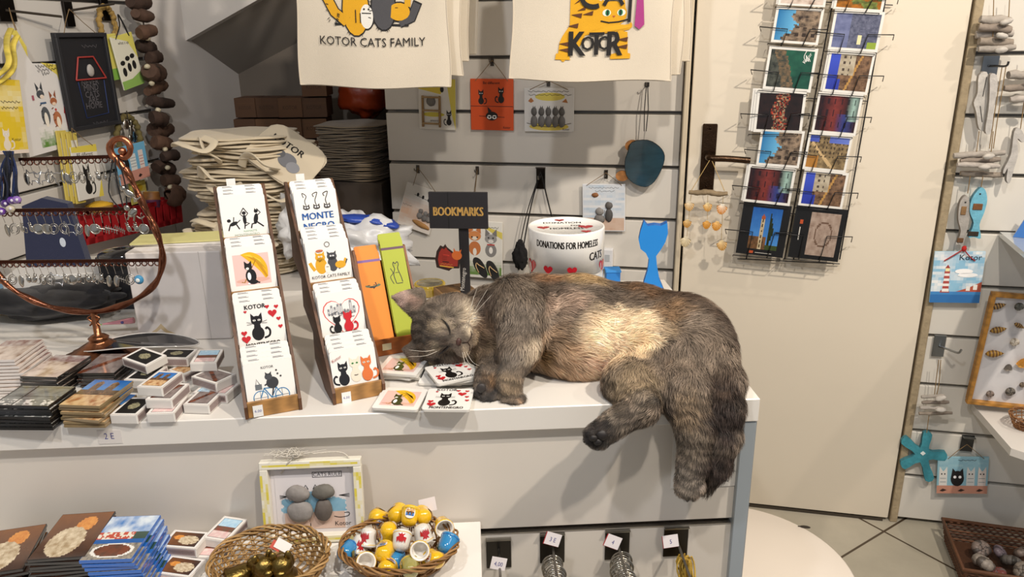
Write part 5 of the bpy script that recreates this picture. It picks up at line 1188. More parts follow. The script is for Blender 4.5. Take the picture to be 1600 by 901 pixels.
# ================================================================ right slat wall: driftwood strings, fish, shells
RW = .018
def log(a, p, q, r, col='#a39a90', n=8):
    p, q = Vector(p), Vector(q); k = 6; P_ = [p.lerp(q, i/k)+Vector((0, random.uniform(-.2, .2)*r, random.uniform(-.15, .15)*r)) for i in range(k+1)]
    rr = [r*random.uniform(.85, 1.1) for _ in P_]; rr[0] *= .8; rr[-1] *= .8; a.tube(P_, rr, col, n)
def garland(name, label, x0, x1, ys, strings, group, r=.0085, cols=('#a79f96', '#8f8378', '#b3aba3', '#94887b'), top=None, extra_x=0):
    cx, cy = (x0+x1)/2, sum(ys)/len(ys); M = TR(W(cx, cy, RW+.035)) @ MWR; Q = lambda x, y, o=RW+.035: loc2(M, W(x, y, o))
    t = thing(name, label, 'garland', M, group)
    for i, y in enumerate(ys):
        j0, j1 = random.uniform(-6, 8), random.uniform(-8, 6); a = MB(); of = RW+.035+random.uniform(-.012, .014); sk = random.uniform(-2.5, 2.5)
        log(a, Q(x0+j0, y-sk, of), Q(x1+j1, y+sk, of), r*random.uniform(.8, 1.15), cols[i % len(cols)]); a.obj('driftwood_piece', 'driftwood', t)
        if i % 2 == 0 and len(ys) > 2:
            a = MB(); xx = x0+(x1-x0)*random.uniform(.55, .8); a.ell(Q(xx, y+3, RW+.058), (.014, .008, .007), '#c2bcb4', RY(random.uniform(-20, 20)).to_3x3(), nz=.15); a.obj('driftwood_chip', 'driftwood', t)
    for pts in strings:
        a = MB(); a.tube(smooth([Q(x, y, RW+.036) for x, y in pts], 3), .0011, '#8d7146', 5); a.obj('jute_string', 'cord', t)
    return t
GRP = 'driftwood strings on the right slat wall'
garland('driftwood_garland', 'bundle of grey driftwood pieces on jute, highest on the right wall', 1524, 1586, (31, 44, 53, 66, 75), [((1553, -10), (1552, 30), (1551, 75)), ((1578, -10), (1576, 30))], GRP, .0095)
garland('driftwood_garland', 'bundle of driftwood pieces between white carved figures and the fish', 1494, 1566, (241, 250, 258, 272), [((1530, 205), (1525, 245)), ((1552, 205), (1548, 245)), ((1516, 275), (1512, 302)), ((1536, 275), (1533, 292))], GRP, .008)
garland('driftwood_garland', 'three grey driftwood pieces at the right picture edge', 1574, 1640, (117, 136, 154), [((1600, 160), (1594, 205)), ((1610, 80), (1606, 115))], GRP, .010)
garland('driftwood_garland', 'small driftwood bundle above the turquoise starfish', 1434, 1482, (619, 628, 637, 645), [((1467, 562), (1462, 600), (1460, 618)), ((1470, 562), (1467, 600), (1463, 618)), ((1452, 645), (1448, 676))], GRP, .0065)
def carve(name, label, pts, col, off=.03, th=.014, cat='ornament', mat='driftwood', group=None, extra=None, side=None):
    cx = sum(p[0] for p in pts)/len(pts); cy = sum(p[1] for p in pts)/len(pts); M = TR(W(cx, cy, RW+off)) @ MWR; Q = lambda x, y, o=RW+off: loc2(M, W(x, y, o))
    P_ = [(p.x, p.z) for p in smooth([(Q(x, y).x, 0, Q(x, y).z) for x, y in pts], 3, True)]
    t = thing(name, label, cat, M, group); a = MB(); a.prism(P_, -th/2, th/2, col, side or mix(col, '#4a3a2a', .3)); a.obj('body', mat, t)
    if extra: extra(t, Q, th)
    return t
def shoe(t, Q, th):
    for (x0, y0, x1, y1) in ((1540, 120, 1534, 150), (1546, 128, 1545, 165), (1530, 165, 1533, 190)):
        a = MB(); a.tube([Q(x0, y0)+Vector((0, -th/2, 0)), Q(x1, y1)+Vector((0, -th/2, 0))], .0012, '#3c3a3a', 5); a.obj('painted_line', 'matte', t)
carve('carved_figure', 'whitewashed carved wooden figure hanging on the right wall, left one', [(1528, 118), (1540, 112), (1544, 130), (1540, 150), (1541, 180), (1538, 203), (1528, 200), (1524, 175), (1520, 160), (1526, 145)], '#c4c0ba', extra=shoe, group='whitewashed carved figures')
carve('carved_figure', 'whitewashed carved wooden figure hanging on the right wall, right one', [(1546, 116), (1556, 118), (1556, 140), (1552, 165), (1549, 195), (1545, 209), (1538, 204), (1543, 170), (1545, 140)], '#bdb9b4', off=.045, group='whitewashed carved figures')
carve('carved_figure', 'whitewashed carved wooden figure near the right picture edge', [(1583, 205), (1592, 200), (1600, 215), (1596, 222), (1588, 216), (1589, 240), (1583, 262), (1576, 285), (1571, 280), (1573, 262), (1568, 270), (1566, 265), (1578, 240)], '#bcb8b3', group='whitewashed carved figures')
a = MB(); M = TR(W(1550, 100, .02)) @ MWR; t = thing('long_hook', 'long metal hook with two jute strings high on the right slat wall', 'hook', M); Q = lambda x, y, o: loc2(M, W(x, y, o))
a = MB(); a.box(Q(1547, 102, RW+.002), (.036, .003, .045), '#8a8f93', .0006); a.obj('hook_plate', 'metal', t)
a = MB(); a.tube(smooth([Q(1545, 103, RW+.004), Q(1556, 103, RW+.03), Q(1572, 103, RW+.06), Q(1576, 96, RW+.065)], 4), .0026, '#5d5f62', 7); a.obj('hook_arm', 'metal', t)
for x in (1566, 1572): a = MB(); a.tube([Q(x, 103, RW+.05), Q(x-14, 190, RW+.05), Q(x-20, 232, RW+.045)], .0011, '#8d7146', 5); a.obj('jute_string', 'cord', t)
def fishx(c2):
    def f(t, Q, th):
        a = MB(); y = Vector((0, -th/2-.0005, 0)); 
        if c2: a.box(Q(1526, 322)+y, (.022, .003, .016), '#7a4f2c', .001); a.obj('brown_wood_patch', 'driftwood', t)
        else: a.box(Q(1504, 328)+y, (.012, .003, .022), '#8a6a45', .001); a.obj('brown_wood_patch', 'driftwood', t)
        a = MB(); a.ell(Q(1530 if c2 else 1507, 302 if c2 else 315)+y, (.0022, .001, .0022), '#1a1a1a'); a.obj('eye', 'matte', t)
        a = MB(); q = Q(1519 if c2 else 1499, 364 if c2 else 374)+y; a.box(q, (.024 if c2 else .014, .004, .012), '#33261c' if c2 else '#6a4a30', .001); a.obj('tail_fin', 'driftwood', t)
    return f
carve('wooden_fish', 'light blue wooden fish hanging head up on the right wall', [(1530, 293), (1538, 296), (1541, 312), (1536, 332), (1529, 350), (1531, 371), (1520, 369), (1512, 369), (1520, 348), (1514, 330), (1517, 310)], '#6fb4cc', extra=fishx(True))
carve('wooden_fish', 'grey white wooden fish hanging left of the light blue fish', [(1505, 306), (1512, 308), (1514, 330), (1512, 350), (1506, 370), (1503, 381), (1495, 378), (1500, 360), (1496, 342), (1498, 318)], '#a8a39d', off=.026, extra=fishx(False))
# lighthouse card with red ribbon
def rib(t, w_, h_, th):
    M = t.matrix_world if False else None
for_l = [(1462, 393), (1541, 391), (1527, 473), (1449, 470)]
LT = hung(for_l, RW+.012, .006, '#a8cde0', [('r', lambda u, v: mix('#8fc0dc', '#eef0f0', min(1, max(0, (.5+.5*fbm(u*3, v*6))*2.2-.8))), 16, 14, 0, .22, 1, 1), ('b', '#2c6fb0', 0, 0, 1, .22), ('b', '#3f86c4', 0, .16, 1, .22), ('p', '#b8573f', [(.5, .22), (.75, .3), (1, .42), (1, .22)]), ('b', '#f0ede6', .7, .24, .78, .33), ('b', '#f0ede6', .84, .26, .92, .36),
      ('p', '#a64a42', [(.18, .2), (.38, .2), (.36, .25), (.2, .25)]), ('p', '#f1ece6', [(.22, .22), (.36, .22), (.33, .62), (.25, .62)])]+[('p', '#b04a44', [(.225+.003*k, .28+.1*k), (.355-.003*k, .28+.1*k), (.35-.003*k, .33+.1*k), (.23+.003*k, .33+.1*k)]) for k in range(4)]+[('b', '#f2e9b0', .25, .62, .33, .68), ('p', '#a03a36', [(.24, .68), (.34, .68), (.29, .75)]), ('e', '#fbfbfb', .62, .62, .18, .06), ('e', '#fbfbfb', .7, .55, .2, .05), ('t', '#26303c', 'Kotor', .72, .84, .13, 0)],
      'blue picture plaque with a red and white lighthouse and red ribbon', group='picture plaques on the right wall', plane=W, hook=(1503, 372), cord=None)
def ribb(t, w_, h_, th):
    for sx in (-1, 1):
        a = MB(); a.tube(smooth([(sx*.36*w_, -th-.002, .46*h_), (sx*.2*w_, -th-.006, .60*h_), (.06*w_, -th-.004, .78*h_)], 4), .003, '#b82420', 6, flat=.4); a.obj('ribbon', 'cord', t)
    a = MB(); a.ell((.06*w_, -th-.006, .8*h_), (.006, .004, .008), '#b82420', nz=.2); a.obj('ribbon_knot', 'cord', t)
ribb(LT, .10, .10, .006)
# bracket with arm, starfish, four cats card
t = thing('slat_bracket', 'grey metal bracket with an upturned arm on the right slat wall', 'bracket', TR(W(1467, 540, RW+.002)) @ MWR); Q = lambda x, y, o: loc2(TR(W(1467, 540, RW+.002)) @ MWR, W(x, y, o))
a = MB(); a.box((0, 0, 0), (.030, .004, .062), '#8f9396', .0006); a.obj('bracket_plate', 'metal', t)
a = MB(); a.tube(smooth([Q(1468, 541, RW+.004), Q(1480, 545, RW+.03), Q(1497, 551, RW+.06), Q(1502, 546, RW+.066)], 4), .003, '#9a9ea2', 8); a.obj('bracket_arm', 'metal', t)
def star(t, Q, th):
    a = MB(); M_ = RY(0); c = Q(1441, 706)+Vector((0, -th/2-.001, 0)); a.box(c, (.010, .002, .010), '#e6efee', .0004, M=RY(40)); a.obj('white_center_tag', 'paper', t)
sp = []; 
ctr = (1441, 709); tips = ((1449, 676), (1476, 711), (1452, 747), (1410, 725), (1412, 686))
for i, (x, y) in enumerate(tips):
    dx, dy = x-ctr[0], y-ctr[1]; L_ = math.hypot(dx, dy); nx, ny = -dy/L_, dx/L_
    nxt = tips[(i+1) % 5]; sp += [(x-nx*7, y-ny*7), (x+nx*7, y+ny*7)]
    mx, my = (x+nxt[0])/2-ctr[0], (y+nxt[1])/2-ctr[1]; q = 12/math.hypot(mx, my); sp.append((ctr[0]+mx*q, ctr[1]+my*q))
carve('starfish', 'turquoise painted wooden starfish at the lower end of the wall', sp, '#3f93a3', off=.012, th=.012, extra=star)
HC4 = [(1470, 713), (1545, 712), (1541, 770), (1457, 768)]
hung(HC4, RW+.012, .005, '#8fbccb', [('b', '#c98f78', 0, 0, 1, .22), ('r', lambda u, v: mix('#7fb0c4', '#a6ccd6', .5+.5*fbm(u*4, v*5)), 10, 6, .02, .62, .98, .98)]+[q for x, c in ((.12, '#e3e0da'), (.66, '#d8d8d4'), (.88, '#e0d4cc')) for q in (('b', c, x-.08, .22, x+.08, .62), ('p', c, [(x-.08, .6), (x-.07, .74), (x-.01, .62)]), ('p', c, [(x+.08, .6), (x+.07, .74), (x+.01, .62)]), ('e', K, x-.03, .54, .014, .02), ('e', K, x+.03, .54, .014, .02), ('l', '#7a8a90', .012, [(x-.06, .42), (x+.06, .42)]), ('l', '#7a8a90', .012, [(x-.06, .32), (x+.06, .32)]))]+[('e', K, .4, .42, .13, .19), ('p', K, [(.28, .5), (.3, .7), (.38, .58)]), ('p', K, [(.52, .5), (.5, .7), (.42, .58)]), ('e', '#fff', .35, .46, .03, .035), ('e', '#fff', .45, .46, .03, .035)]+[('p', '#3a2620', [(x, .08), (x+.06, .14), (x+.14, .1), (x+.06, .06)]) for x in (.06, .42, .78)]+scr(K, .4, .75, .92, 4),
     'blue and pink plaque with a black cat between three white cats', group='picture plaques on the right wall', hook=(1511, 694), holes=((-.3, .46), (.4, .46)))
t = thing('slat_bracket', 'dark metal bracket carrying the four cats plaque', 'bracket', TR(W(1511, 692, RW+.002)) @ MWR)
a = MB(); a.box((0, 0, 0), (.032, .004, .05), '#4a4c4e', .0006); a.box((0, -.008, .022), (.03, .012, .003), '#75787a'); a.obj('bracket_plate', 'metal', t)
# framed tray of shells
pts = [(1536, 456), (1640, 462), (1630, 640), (1519, 626)]
FM, fw, fh = fit(W, pts, .06)
t = thing('shell_tray', 'white backed tray with a golden wood frame filled with sea shells', 'tray', FM)
a = MB(); a.box((0, 0, 0), (fw, .004, fh), '#d3d1d2'); a.obj('backing', 'paper', t)
for (c, d) in (((0, -.006, fh/2-.005), (fw, .018, .011)), ((0, -.006, -fh/2+.005), (fw, .018, .011)), ((-fw/2+.005, -.006, 0), (.011, .018, fh-.02)), ((fw/2-.005, -.006, 0), (.011, .018, fh-.02))):
    a = MB(); a.box(c, d, '#b07c34', .001); a.obj('frame_bar', 'wood', t)
FI = FM.inverted(); FQ = lambda x, y: loc2(FM, W(x, y, .064))
def spiral(kind, r, c1, c2):
    a = MB()
    if kind == 'cone':
        prof_ = [(0, -r*1.5)]+[(r*.62*math.sin(PI*(i/12)**.8)*(1+.10*math.cos(i*2.6)), -r*1.5+3.0*r*i/12) for i in range(1, 12)]+[(0, r*1.5)]
        a.M = RY(90); a.lathe(prof_, [c1 if i % 2 else c2 for i in range(12)], 14)
    elif kind == 'snail':
        for k in range(26):
            q = k/25; an = q*4.4*PI; rr = r*(1-q*.78); a.ell((math.cos(an)*rr*.5, -r*.15-q*r*.5, math.sin(an)*rr*.5), rr*.5, c1 if k % 3 else c2, nu=8, nv=6)
    else:
        a = scallop(r, c1, c2, 11)
    return a
SG = 'sea shells displayed in the golden wood tray'
for (x, y, kd, r, c1, c2, ro, lab) in ((1559, 477, 'cone', .013, '#a88348', '#4f3821', 20, 'brown and cream cone shell at the top left of the golden tray'), (1590, 478, 'snail', .013, '#6b6b62', '#4a4a44', 0, 'dark grey snail shell at the top of the golden tray'), (1559, 514, 'cone', .014, '#b28a3e', '#6b4a22', 15, 'golden brown cone shell second down on the left of the tray'),
    (1592, 508, 'cone', .010, '#a8823e', '#5b4022', -25, 'small golden cone shell right of the second row'), (1583, 533, 'snail', .013, '#cfc6b8', '#a89c8c', 0, 'pale moon snail shell in the middle of the golden tray'), (1553, 551, 'cone', .0155, '#c0913c', '#7a5526', 6, 'long golden whelk third down on the left of the tray'), (1573, 578, 'scallop', .010, '#8d8478', '#57504a', 180, 'grey ribbed cockle shell beside the orange scallop'),
    (1592, 572, 'scallop', .014, '#e0a84c', '#c9852c', 160, 'orange scallop shell on the right of the tray'), (1545, 614, 'snail', .0115, '#84746a', '#54483f', 0, 'brown grey snail shell at the bottom left of the tray'), (1576, 610, 'snail', .014, '#6d665c', '#37332e', 0, 'banded dark snail shell at the bottom of the tray'), (1596, 600, 'snail', .009, '#7a6a58', '#4a3c30', 0, 'small brown snail shell at the lower right of the tray')):
    p = W(x, y, .066); o = spiral(kd, r, c1, c2).obj('sea_shell', 'shell'); o.matrix_world = TR(p+_wn*r*.35) @ MWR @ RY(-ro); tag(o, lab, 'shell', SG)
# glass and white shelves at the right edge
def shelfbox(pts4, z, th, col, name, label, mat='laminate'):
    P_ = [onz(x, y, z) for x, y in pts4]; a = MB(); n = 4; c = sum(P_, Vector())/4
    vs = [tuple(p-c) for p in P_]+[tuple(p-c-Vector((0, 0, th))) for p in P_]
    a.add(vs, [(0, 1, 2, 3), (7, 6, 5, 4)]+[(i, (i+1) % 4, (i+1) % 4+4, i+4) for i in range(4)], col); o = a.obj(name, mat); o.matrix_world = TR(c); tag(o, label, 'shelf'); return o
zs = W(1516, 625, RW).z-.01
shelfbox([(1516, 627), (1700, 640), (1760, 760), (1580, 700)], zs, .02, '#ddd9d3', 'corner_shelf', 'white shelf projecting from the right wall under the shell tray')
zs2 = W(1560, 362, RW).z
shelfbox([(1562, 362), (1680, 366), (1720, 460), (1610, 402)], zs2, .012, '#b9bec0', 'corner_shelf', 'grey glass shelf projecting from the right wall beside the blue fish', 'glaze')
p = onz(1597, 372, zs2); a = MB(); a.prism([(-.03, 0), (.03, 0), (.03, .075), (.0, .085), (-.012, .05)], -.004, .004, '#3f78c4'); o = a.obj('blue_card', 'gloss_print'); o.matrix_world = TR(p+Vector((.012, .0, .0005))) @ RZ(-30); tag(o, 'bright blue card standing on the glass shelf at the right edge', 'card')
def weave_basket(name, label, M, rx, ry, h_, cols, n=44, rings=5, sl=.7, mat='wicker', wave=.0016, r=.0013, spokes=22, rim=3, nzr=0):
    t = thing(name, label, 'basket', M); ca = MB()
    for j in range(rings):
        q = j/(rings-1); s_ = sl+(1-sl)*q**.8; z = .0015+h_*q; P_ = []
        for k in range(n*2):
            an = 2*PI*k/(n*2); wv = wave*(1 if (k+j) % 2 else -1); P_.append(((rx*s_+wv)*math.cos(an), (ry*s_+wv)*math.sin(an), z))
        ca.tube(P_, r, cols[j % len(cols)], 5, closed=True)
    ca.obj('woven_wall', mat, t)
    a = MB()
    for k in range(spokes):
        an = 2*PI*k/spokes; a.tube([(rx*(sl+(1-sl)*q**.8)*math.cos(an), ry*(sl+(1-sl)*q**.8)*math.sin(an), .0015+h_*q) for q in (0, .3, .6, 1)], r*.9, cols[0], 5)
    o = a.obj('spokes', mat, t)
    for k in range(rim):
        a = MB(); a.tube([((rx+.003*math.sin(an*9+k*2.1)+.001)*math.cos(an), (ry+.003*math.sin(an*9+k*2.1)+.001)*math.sin(an), h_+.002+.0022*k+.0012*math.cos(an*9+k*2)) for an in [2*PI*i/90 for i in range(90)]], r*1.3, cols[k % len(cols)], 6, closed=True); a.obj('braided_rim', mat, t)
    a = MB(); a.lathe([(0, .001), (1, .001), (1, .003), (0, .003)], cols[-1], 28); a.v = [(x*rx*sl, y*ry*sl, z) for x, y, z in a.v]; a.obj('woven_base', mat, t)
    return t
c = onz(1602, 668, zs)
weave_basket('wicker_basket', 'small wicker basket on the white shelf at the right edge', TR(c+Vector((.008, 0, .0006))) @ RZ(10), .05, .04, .032, ('#9a6a3c', '#7d5230'), n=30, spokes=18)
for i, (dx, dy, cc, lab) in enumerate(((-.012, -.008, '#e8e4de', 'white rosette in the small wicker basket at the right edge'), (.010, .0, '#b02a22', 'red rosette in the small wicker basket at the right edge'))):
    a = MB(); 
    for k in range(7): an = k*2*PI/7; a.ell((.008*math.cos(an), .008*math.sin(an), .003*(k % 2)), (.007, .007, .005), cc, nu=8, nv=6)
    a.ell((0, 0, .004), .006, cc, nu=8, nv=6); o = a.obj('rosette', 'cord'); o.matrix_world = TR(c+Vector((.008+dx, dy, .022))); tag(o, lab, 'ornament')
# wicker tray of shells on the floor
c = onz(1570, 886, .02); M = TR(c.x+.04, c.y, .0008) @ RZ(-16)
t = thing('wicker_tray', 'dark brown wicker tray of sea shells on the floor, lower right', 'basket', M)
hx, hy, hh_ = .155, .10, .055
for (nm, p0, p1) in (('front_wall', (-hx, -hy), (hx, -hy)), ('back_wall', (-hx, hy), (hx, hy)), ('left_wall', (-hx, -hy), (-hx, hy)), ('right_wall', (hx, -hy), (hx, hy))):
    a = MB(); p0, p1 = Vector((*p0, 0)), Vector((*p1, 0)); d = (p1-p0); n_ = 34; out = Vector((d.y, -d.x, 0)).normalized(); out = out if out.dot(p0+p1) > 0 else -out
    for j in range(8):
        a.tube([p0+d*(k/n_)+out*(.012*j/7+.0016*(1 if (k+j) % 2 else -1))+Vector((0, 0, .004+hh_*j/7)) for k in range(n_+1)], .0034, ['#5a3620', '#6e452a', '#4a2c1a'][j % 3], 5)
    a.obj(nm, 'wicker', t)
a = MB(); a.tube(smooth([(-hx-.013, -hy-.013, hh_+.008), (hx+.013, -hy-.013, hh_+.008), (hx+.013, hy+.013, hh_+.008), (-hx-.013, hy+.013, hh_+.008)], 1, True), .006, '#5e3a22', 8, closed=True); a.obj('rim', 'wicker', t)
a = MB(); a.box((0, 0, .004), (hx*2, hy*2, .005), '#4f3220'); a.obj('base', 'wicker', t)
TG = 'sea shells in the floor tray'
for i, (x, y, r, c1, c2, lab) in enumerate(((1530, 862, .022, '#7d6e66', '#4c4440', 'grey spiral shell at the back left of the floor tray'), (1560, 866, .018, '#6d6068', '#423a40', 'purple grey shell at the back middle of the floor tray'), (1535, 888, .026, '#9a9086', '#5a524c', 'large striped grey shell at the front left of the floor tray'), (1580, 882, .021, '#5f5a56', '#38342f', 'dark spiral shell in the middle of the floor tray'), (1596, 866, .017, '#8a7a70', '#554840', 'brown shell at the back right of the floor tray'), (1560, 900, .018, '#7a3f3c', '#6a5a58', 'small reddish shell at the front of the floor tray'), (1600, 898, .024, '#857a70', '#4e463f', 'grey shell at the front right of the floor tray'))):
    p = onz(x, y, .03); o = spiral('snail', r*1.35, c1, c2).obj('sea_shell', 'shell'); o.matrix_world = TR(p.x, p.y, .022+r*.6) @ RZ(i*50) @ RX(-50); tag(o, lab, 'shell', TG)
# ================================================================ goods on the lower shelf
S0 = SZ+.0006
# CATS RULE frame leaning on the counter front
pts = [(415, 711), (566, 707), (569, 835), (425, 838)]
fb = onz(497, 838, SZ); yb = .999
A = [onp(x, y, Vector((0, yb+.018, 0)), Vector((0, -1, 0))) for x, y in pts]
fw = ((A[1]-A[0]).length+(A[2]-A[3]).length)/2; 
bc = MC @ Vector(((MC.inverted() @ onz(497, 836, SZ)).x, -.022, 0)); FMx = TR(bc.x, bc.y, S0) @ RZ(CA) @ RX(-8)
fh = .132; fw = .150
t = thing('stone_cat_frame', 'white and yellow wooden frame with two pebble cats reading CATS RULE', 'picture', FMx)
a = MB(); a.box((0, .002, fh/2), (fw-.01, .003, fh-.01), '#d8d2d2')
a.art([('r', lambda u, v: (mix('#6f9fba', '#8fb9cc', .5+.5*fbm(u*5, v*5)) if (abs(u-.5) < .42+.05*fbm(u*3, v*8) and .28 < v < .28+.36*(1-abs(u-.5)*1.1)+.06*fbm(u*6, 1)) else (mix('#cfae9c', '#d9bfb0', .5+.5*fbm(u*5, v*4)) if v < .28 and abs(u-.5) < .4 else '#dcd6d6')), 70, 60, .03, .03, .97, .97),
       ('b', K, .50, .84, .87, .93), ('b', '#e2dcdc', .508, .85, .862, .92), ('t', K, 'CATS RULE', .685, .86, .05), ('t', K, 'Kotor', .85, .07, .06)]+[('l', K, .012, [(x, .66), (x+.03, .73), (x+.06, .66)]) for x in (.24, .38, .5, .62)]+[('l', K, .008, [(.08, y), (.18, .56)]) for y in (.58, .555, .53)]+[('l', K, .008, [(.95, y), (.82, .55)]) for y in (.57, .545, .52)]+[('l', K, .01, smooth2([(.74, .22), (.82, .2), (.92, .22), (.93, .27), (.87, .27)])), ('l', K, .01, [(.44, .12), (.44, .05), (.4, .03)])], fw-.03, fh-.03, -.0, 0, fh/2)
a.obj('backing', 'paper', t)
for (c, d, hz__) in (((0, -.004, fh-.006), (fw, .014, .012), 1), ((0, -.004, .006), (fw, .014, .012), 1), ((-fw/2+.006, -.004, fh/2), (.012, .014, fh-.024), 0), ((fw/2-.006, -.004, fh/2), (.012, .014, fh-.024), 0)):
    a = MB(); a.box(c, d, '#e4dfd0', .001)
    a.art([('r', lambda u, v: mix('#d9c94e', '#e6e1d2', min(1, max(0, (.5+.5*fbm(u*3+c[0]*40, v*3+c[2]*40))*3-.9))), 14 if hz__ else 3, 3 if hz__ else 14, .03, .08, .97, .92)], d[0], d[2], c[1]-d[1]/2, c[0], c[2]); a.obj('frame_bar', 'paper', t)
for (u, v, ru, rv, c, ro) in ((.33, .56, .12, .095, '#8b8580', 10), (.34, .34, .13, .13, '#8f8a86', 0), (.62, .57, .115, .09, '#6b675f', -4), (.61, .35, .09, .13, '#625a54', 5)):
    a = MB(); a.ell((0, 0, 0), (ru*fw, .008, rv*fh), c, nz=.1, nu=22, nv=14); a.obj('pebble', 'stone', t, M=TR((u-.5)*(fw-.02), -.004, fh*v+.004) @ RY(ro))
a = MB(); a.tube(smooth([(-.045, -.002, fh-.022), (-.03, -.012, fh+.0), (-.015, -.004, fh+.006), (.04, .0, fh+.008), (.058, -.008, fh-.0), (.055, -.006, fh-.016)], 5), .0012, '#d0c8ba', 5); a.obj('hanging_cord', 'cord', t)
a = MB(); rs = random.Random(4)
for i in range(46): p = Vector((-.030+rs.gauss(0, .010), -.004+rs.gauss(0, .004), fh+.006)); a.tube(smooth([p, p+Vector((rs.gauss(0, .008), rs.gauss(0, .004), .004)), p+Vector((rs.gauss(0, .014), rs.gauss(0, .006), .004+rs.random()*.006))], 3), .0005, '#dcd5c8', 4)
a.obj('cotton_fringe', 'cord', t, 'frayed white cotton tassel')
# matchboxes: tray inside a sleeve with a printed picture
def matchbox_parts(kind, seed):
    L_, Wd, H_ = .056, .040, .0145; a = MB(); a.M = TR(0, 0, H_/2)
    a.box((0, 0, 0), (Wd, L_, H_), '#e6e2dc', .0003)
    b = MB(); b.M = TR(0, 0, H_/2+.0) @ RX(-90)
    dots = [('b', '#c9b9ae', 0, 0, 1, 1), ('b', '#ece8e2', .015, .012, .985, .988)]+[('e', '#a89c94', .05+.9*i/13, v, .012, .008) for i in range(14) for v in (.035, .965)]+[('e', '#a89c94', u, .05+.9*i/18, .012, .008) for i in range(19) for u in (.045, .955)]
    a.lay = 0; K_, a.M = a.M, TR(0, 0, H_/2) @ RX(-90)
    a.art(dots+[('b', '#2a2422', .11, .085, .89, .915)]+photo_items(kind, seed, 18, 24, .125, .095, .875, .905), Wd, L_, -H_/2)
    for sx in (-1, 1):   # striking strips on the long sides
        a.M = TR(0, 0, H_/2) @ RZ(90*sx); a.lay = 0
        a.art([('b', '#b8a8a4', .03, .12, .97, .88), ('b', '#6d5552', .06, .18, .94, .82)]+[('e', '#b8a8a4', .08+.84*i/27, .3+.2*j, .010, .05) for i in range(28) for j in range(3)], L_, H_, -Wd/2)
    me = a.mesh('matchbox_sleeve', 'paper')
    a = MB(); a.M = TR(0, 0, H_/2)
    a.box((0, 0, 0), (Wd*.93, L_+.0014, H_*.86), '#d9d4cd')
    return me, a.mesh('inner_tray', 'paper')
MBX = {k: matchbox_parts(k, s) for k, s in (('blackcat', 4), ('twin', 2), ('seatown', 3), ('greycat', 5), ('cat', 6))}
MBS = {}
def matchbox(px, py, z, yaw, kind, label, group, tilt=(0, 0)):
    c = onz(px, py, z+.0145)
    M = TR(c.x, c.y, z) @ RZ(yaw) @ RX(tilt[0]) @ RY(tilt[1])
    if kind in MBS: return dup(MBS[kind], M, label, group)
    t = thing('matchbox', label, 'matchbox', M, group); MBS[kind] = t
    for nm, me in zip(('sleeve', 'inner_tray'), MBX[kind]): o = bpy.data.objects.new(nm, me); COL.objects.link(o); o.parent = t
    return t
g = 'matchboxes on the lower shelf'
matchbox(289, 842, S0+.015, 90-8, 'cat', 'matchbox with an orange cat picture, standing out at the front of the lower shelf', g)
matchbox(282, 884, S0, 90-12, 'cat', 'matchbox with a cat picture lowest of the lower shelf group', g)
matchbox(352, 825, S0+.015, -14, 'seatown', 'matchbox with a seaside town picture by the left wicker basket', g)
matchbox(338, 852, S0, -6, 'seatown', 'matchbox under the seaside town matchbox by the left wicker basket', g)
# stacks of picture magnets in clear film
def magnet_mesh(kind, seed, w_, l_, th=.004, edge='#1d1a18'):
    a = MB(); a.M = TR(0, 0, th/2); a.box((0, 0, 0), (w_, l_, th), edge, .0004); a.M = TR(0, 0, th/2) @ RX(-90)
    a.art(photo_items(kind, seed, 34, 42, .01, .01, .99, .99), w_, l_, -th/2); return a.mesh('picture_magnet', 'film_print')
def stack(kind, seed, w_, l_, px, py, zbase, n, yaw, lab, group, top, edge='#1d1a18', th=.004, jit=2.2, tilt=0, slide=(0, 0)):
    """px,py: seen centre of the top magnet"""
    me = magnet_mesh(kind, seed, w_, l_, th, edge); c = onz(px, py, zbase+n*(th+.0012))
    for i in range(n):
        j = n-1-i; o = bpy.data.objects.new('picture_magnet', me); COL.objects.link(o)
        o.matrix_world = TR(c.x+random.gauss(0, .0012)+slide[0]*j, c.y+random.gauss(0, .0012)+slide[1]*j, zbase+i*(th+.0012)) @ RZ(yaw+random.gauss(0, jit)*(j > 0)) @ RX(tilt*(i/n))
        tag(o, f'{top}, top of its pile' if j == 0 else f'{lab}, {ORD[j] if j < 15 else "lowest"} from the top', 'magnet', group)
stack('cat', 2, .075, .105, 112, 834, S0, 12, 5, 'brown magnet in the cat picture pile', 'brown cat picture magnets on the lower shelf', 'picture magnet of a big pale cat on brown', th=.0045)
stack('town', 3, .070, .100, 192, 837, S0, 11, 2, 'blue edged magnet in the boat picture pile', 'blue town picture magnets on the lower shelf', 'picture magnet of a town and a boat under blue sky', edge='#1f62b8', th=.005, jit=2.5, slide=(.0016, 0))
stack('cat', 8, .075, .105, 8, 858, S0, 9, 14, 'magnet in the leftmost lower pile', 'cat picture magnets at the left end of the lower shelf', 'picture magnet of pink and white cats at the left edge', th=.0045, jit=5)
a = MB(); a.M = TR(0, 0, .006); a.box((0, 0, 0), (.075, .05, .012), '#8a7c68', .001); a.M = TR(0, 0, .006) @ RX(-90); a.art(photo_items('pale', 3, 14, 10), .07, .045, -.006)
c = onz(255, 899, S0+.012); o = a.obj('picture_box', 'gloss_print'); o.matrix_world = TR(c.x, c.y-.02, S0) @ RZ(-4); tag(o, 'small beige picture box at the front edge of the lower shelf', 'box')
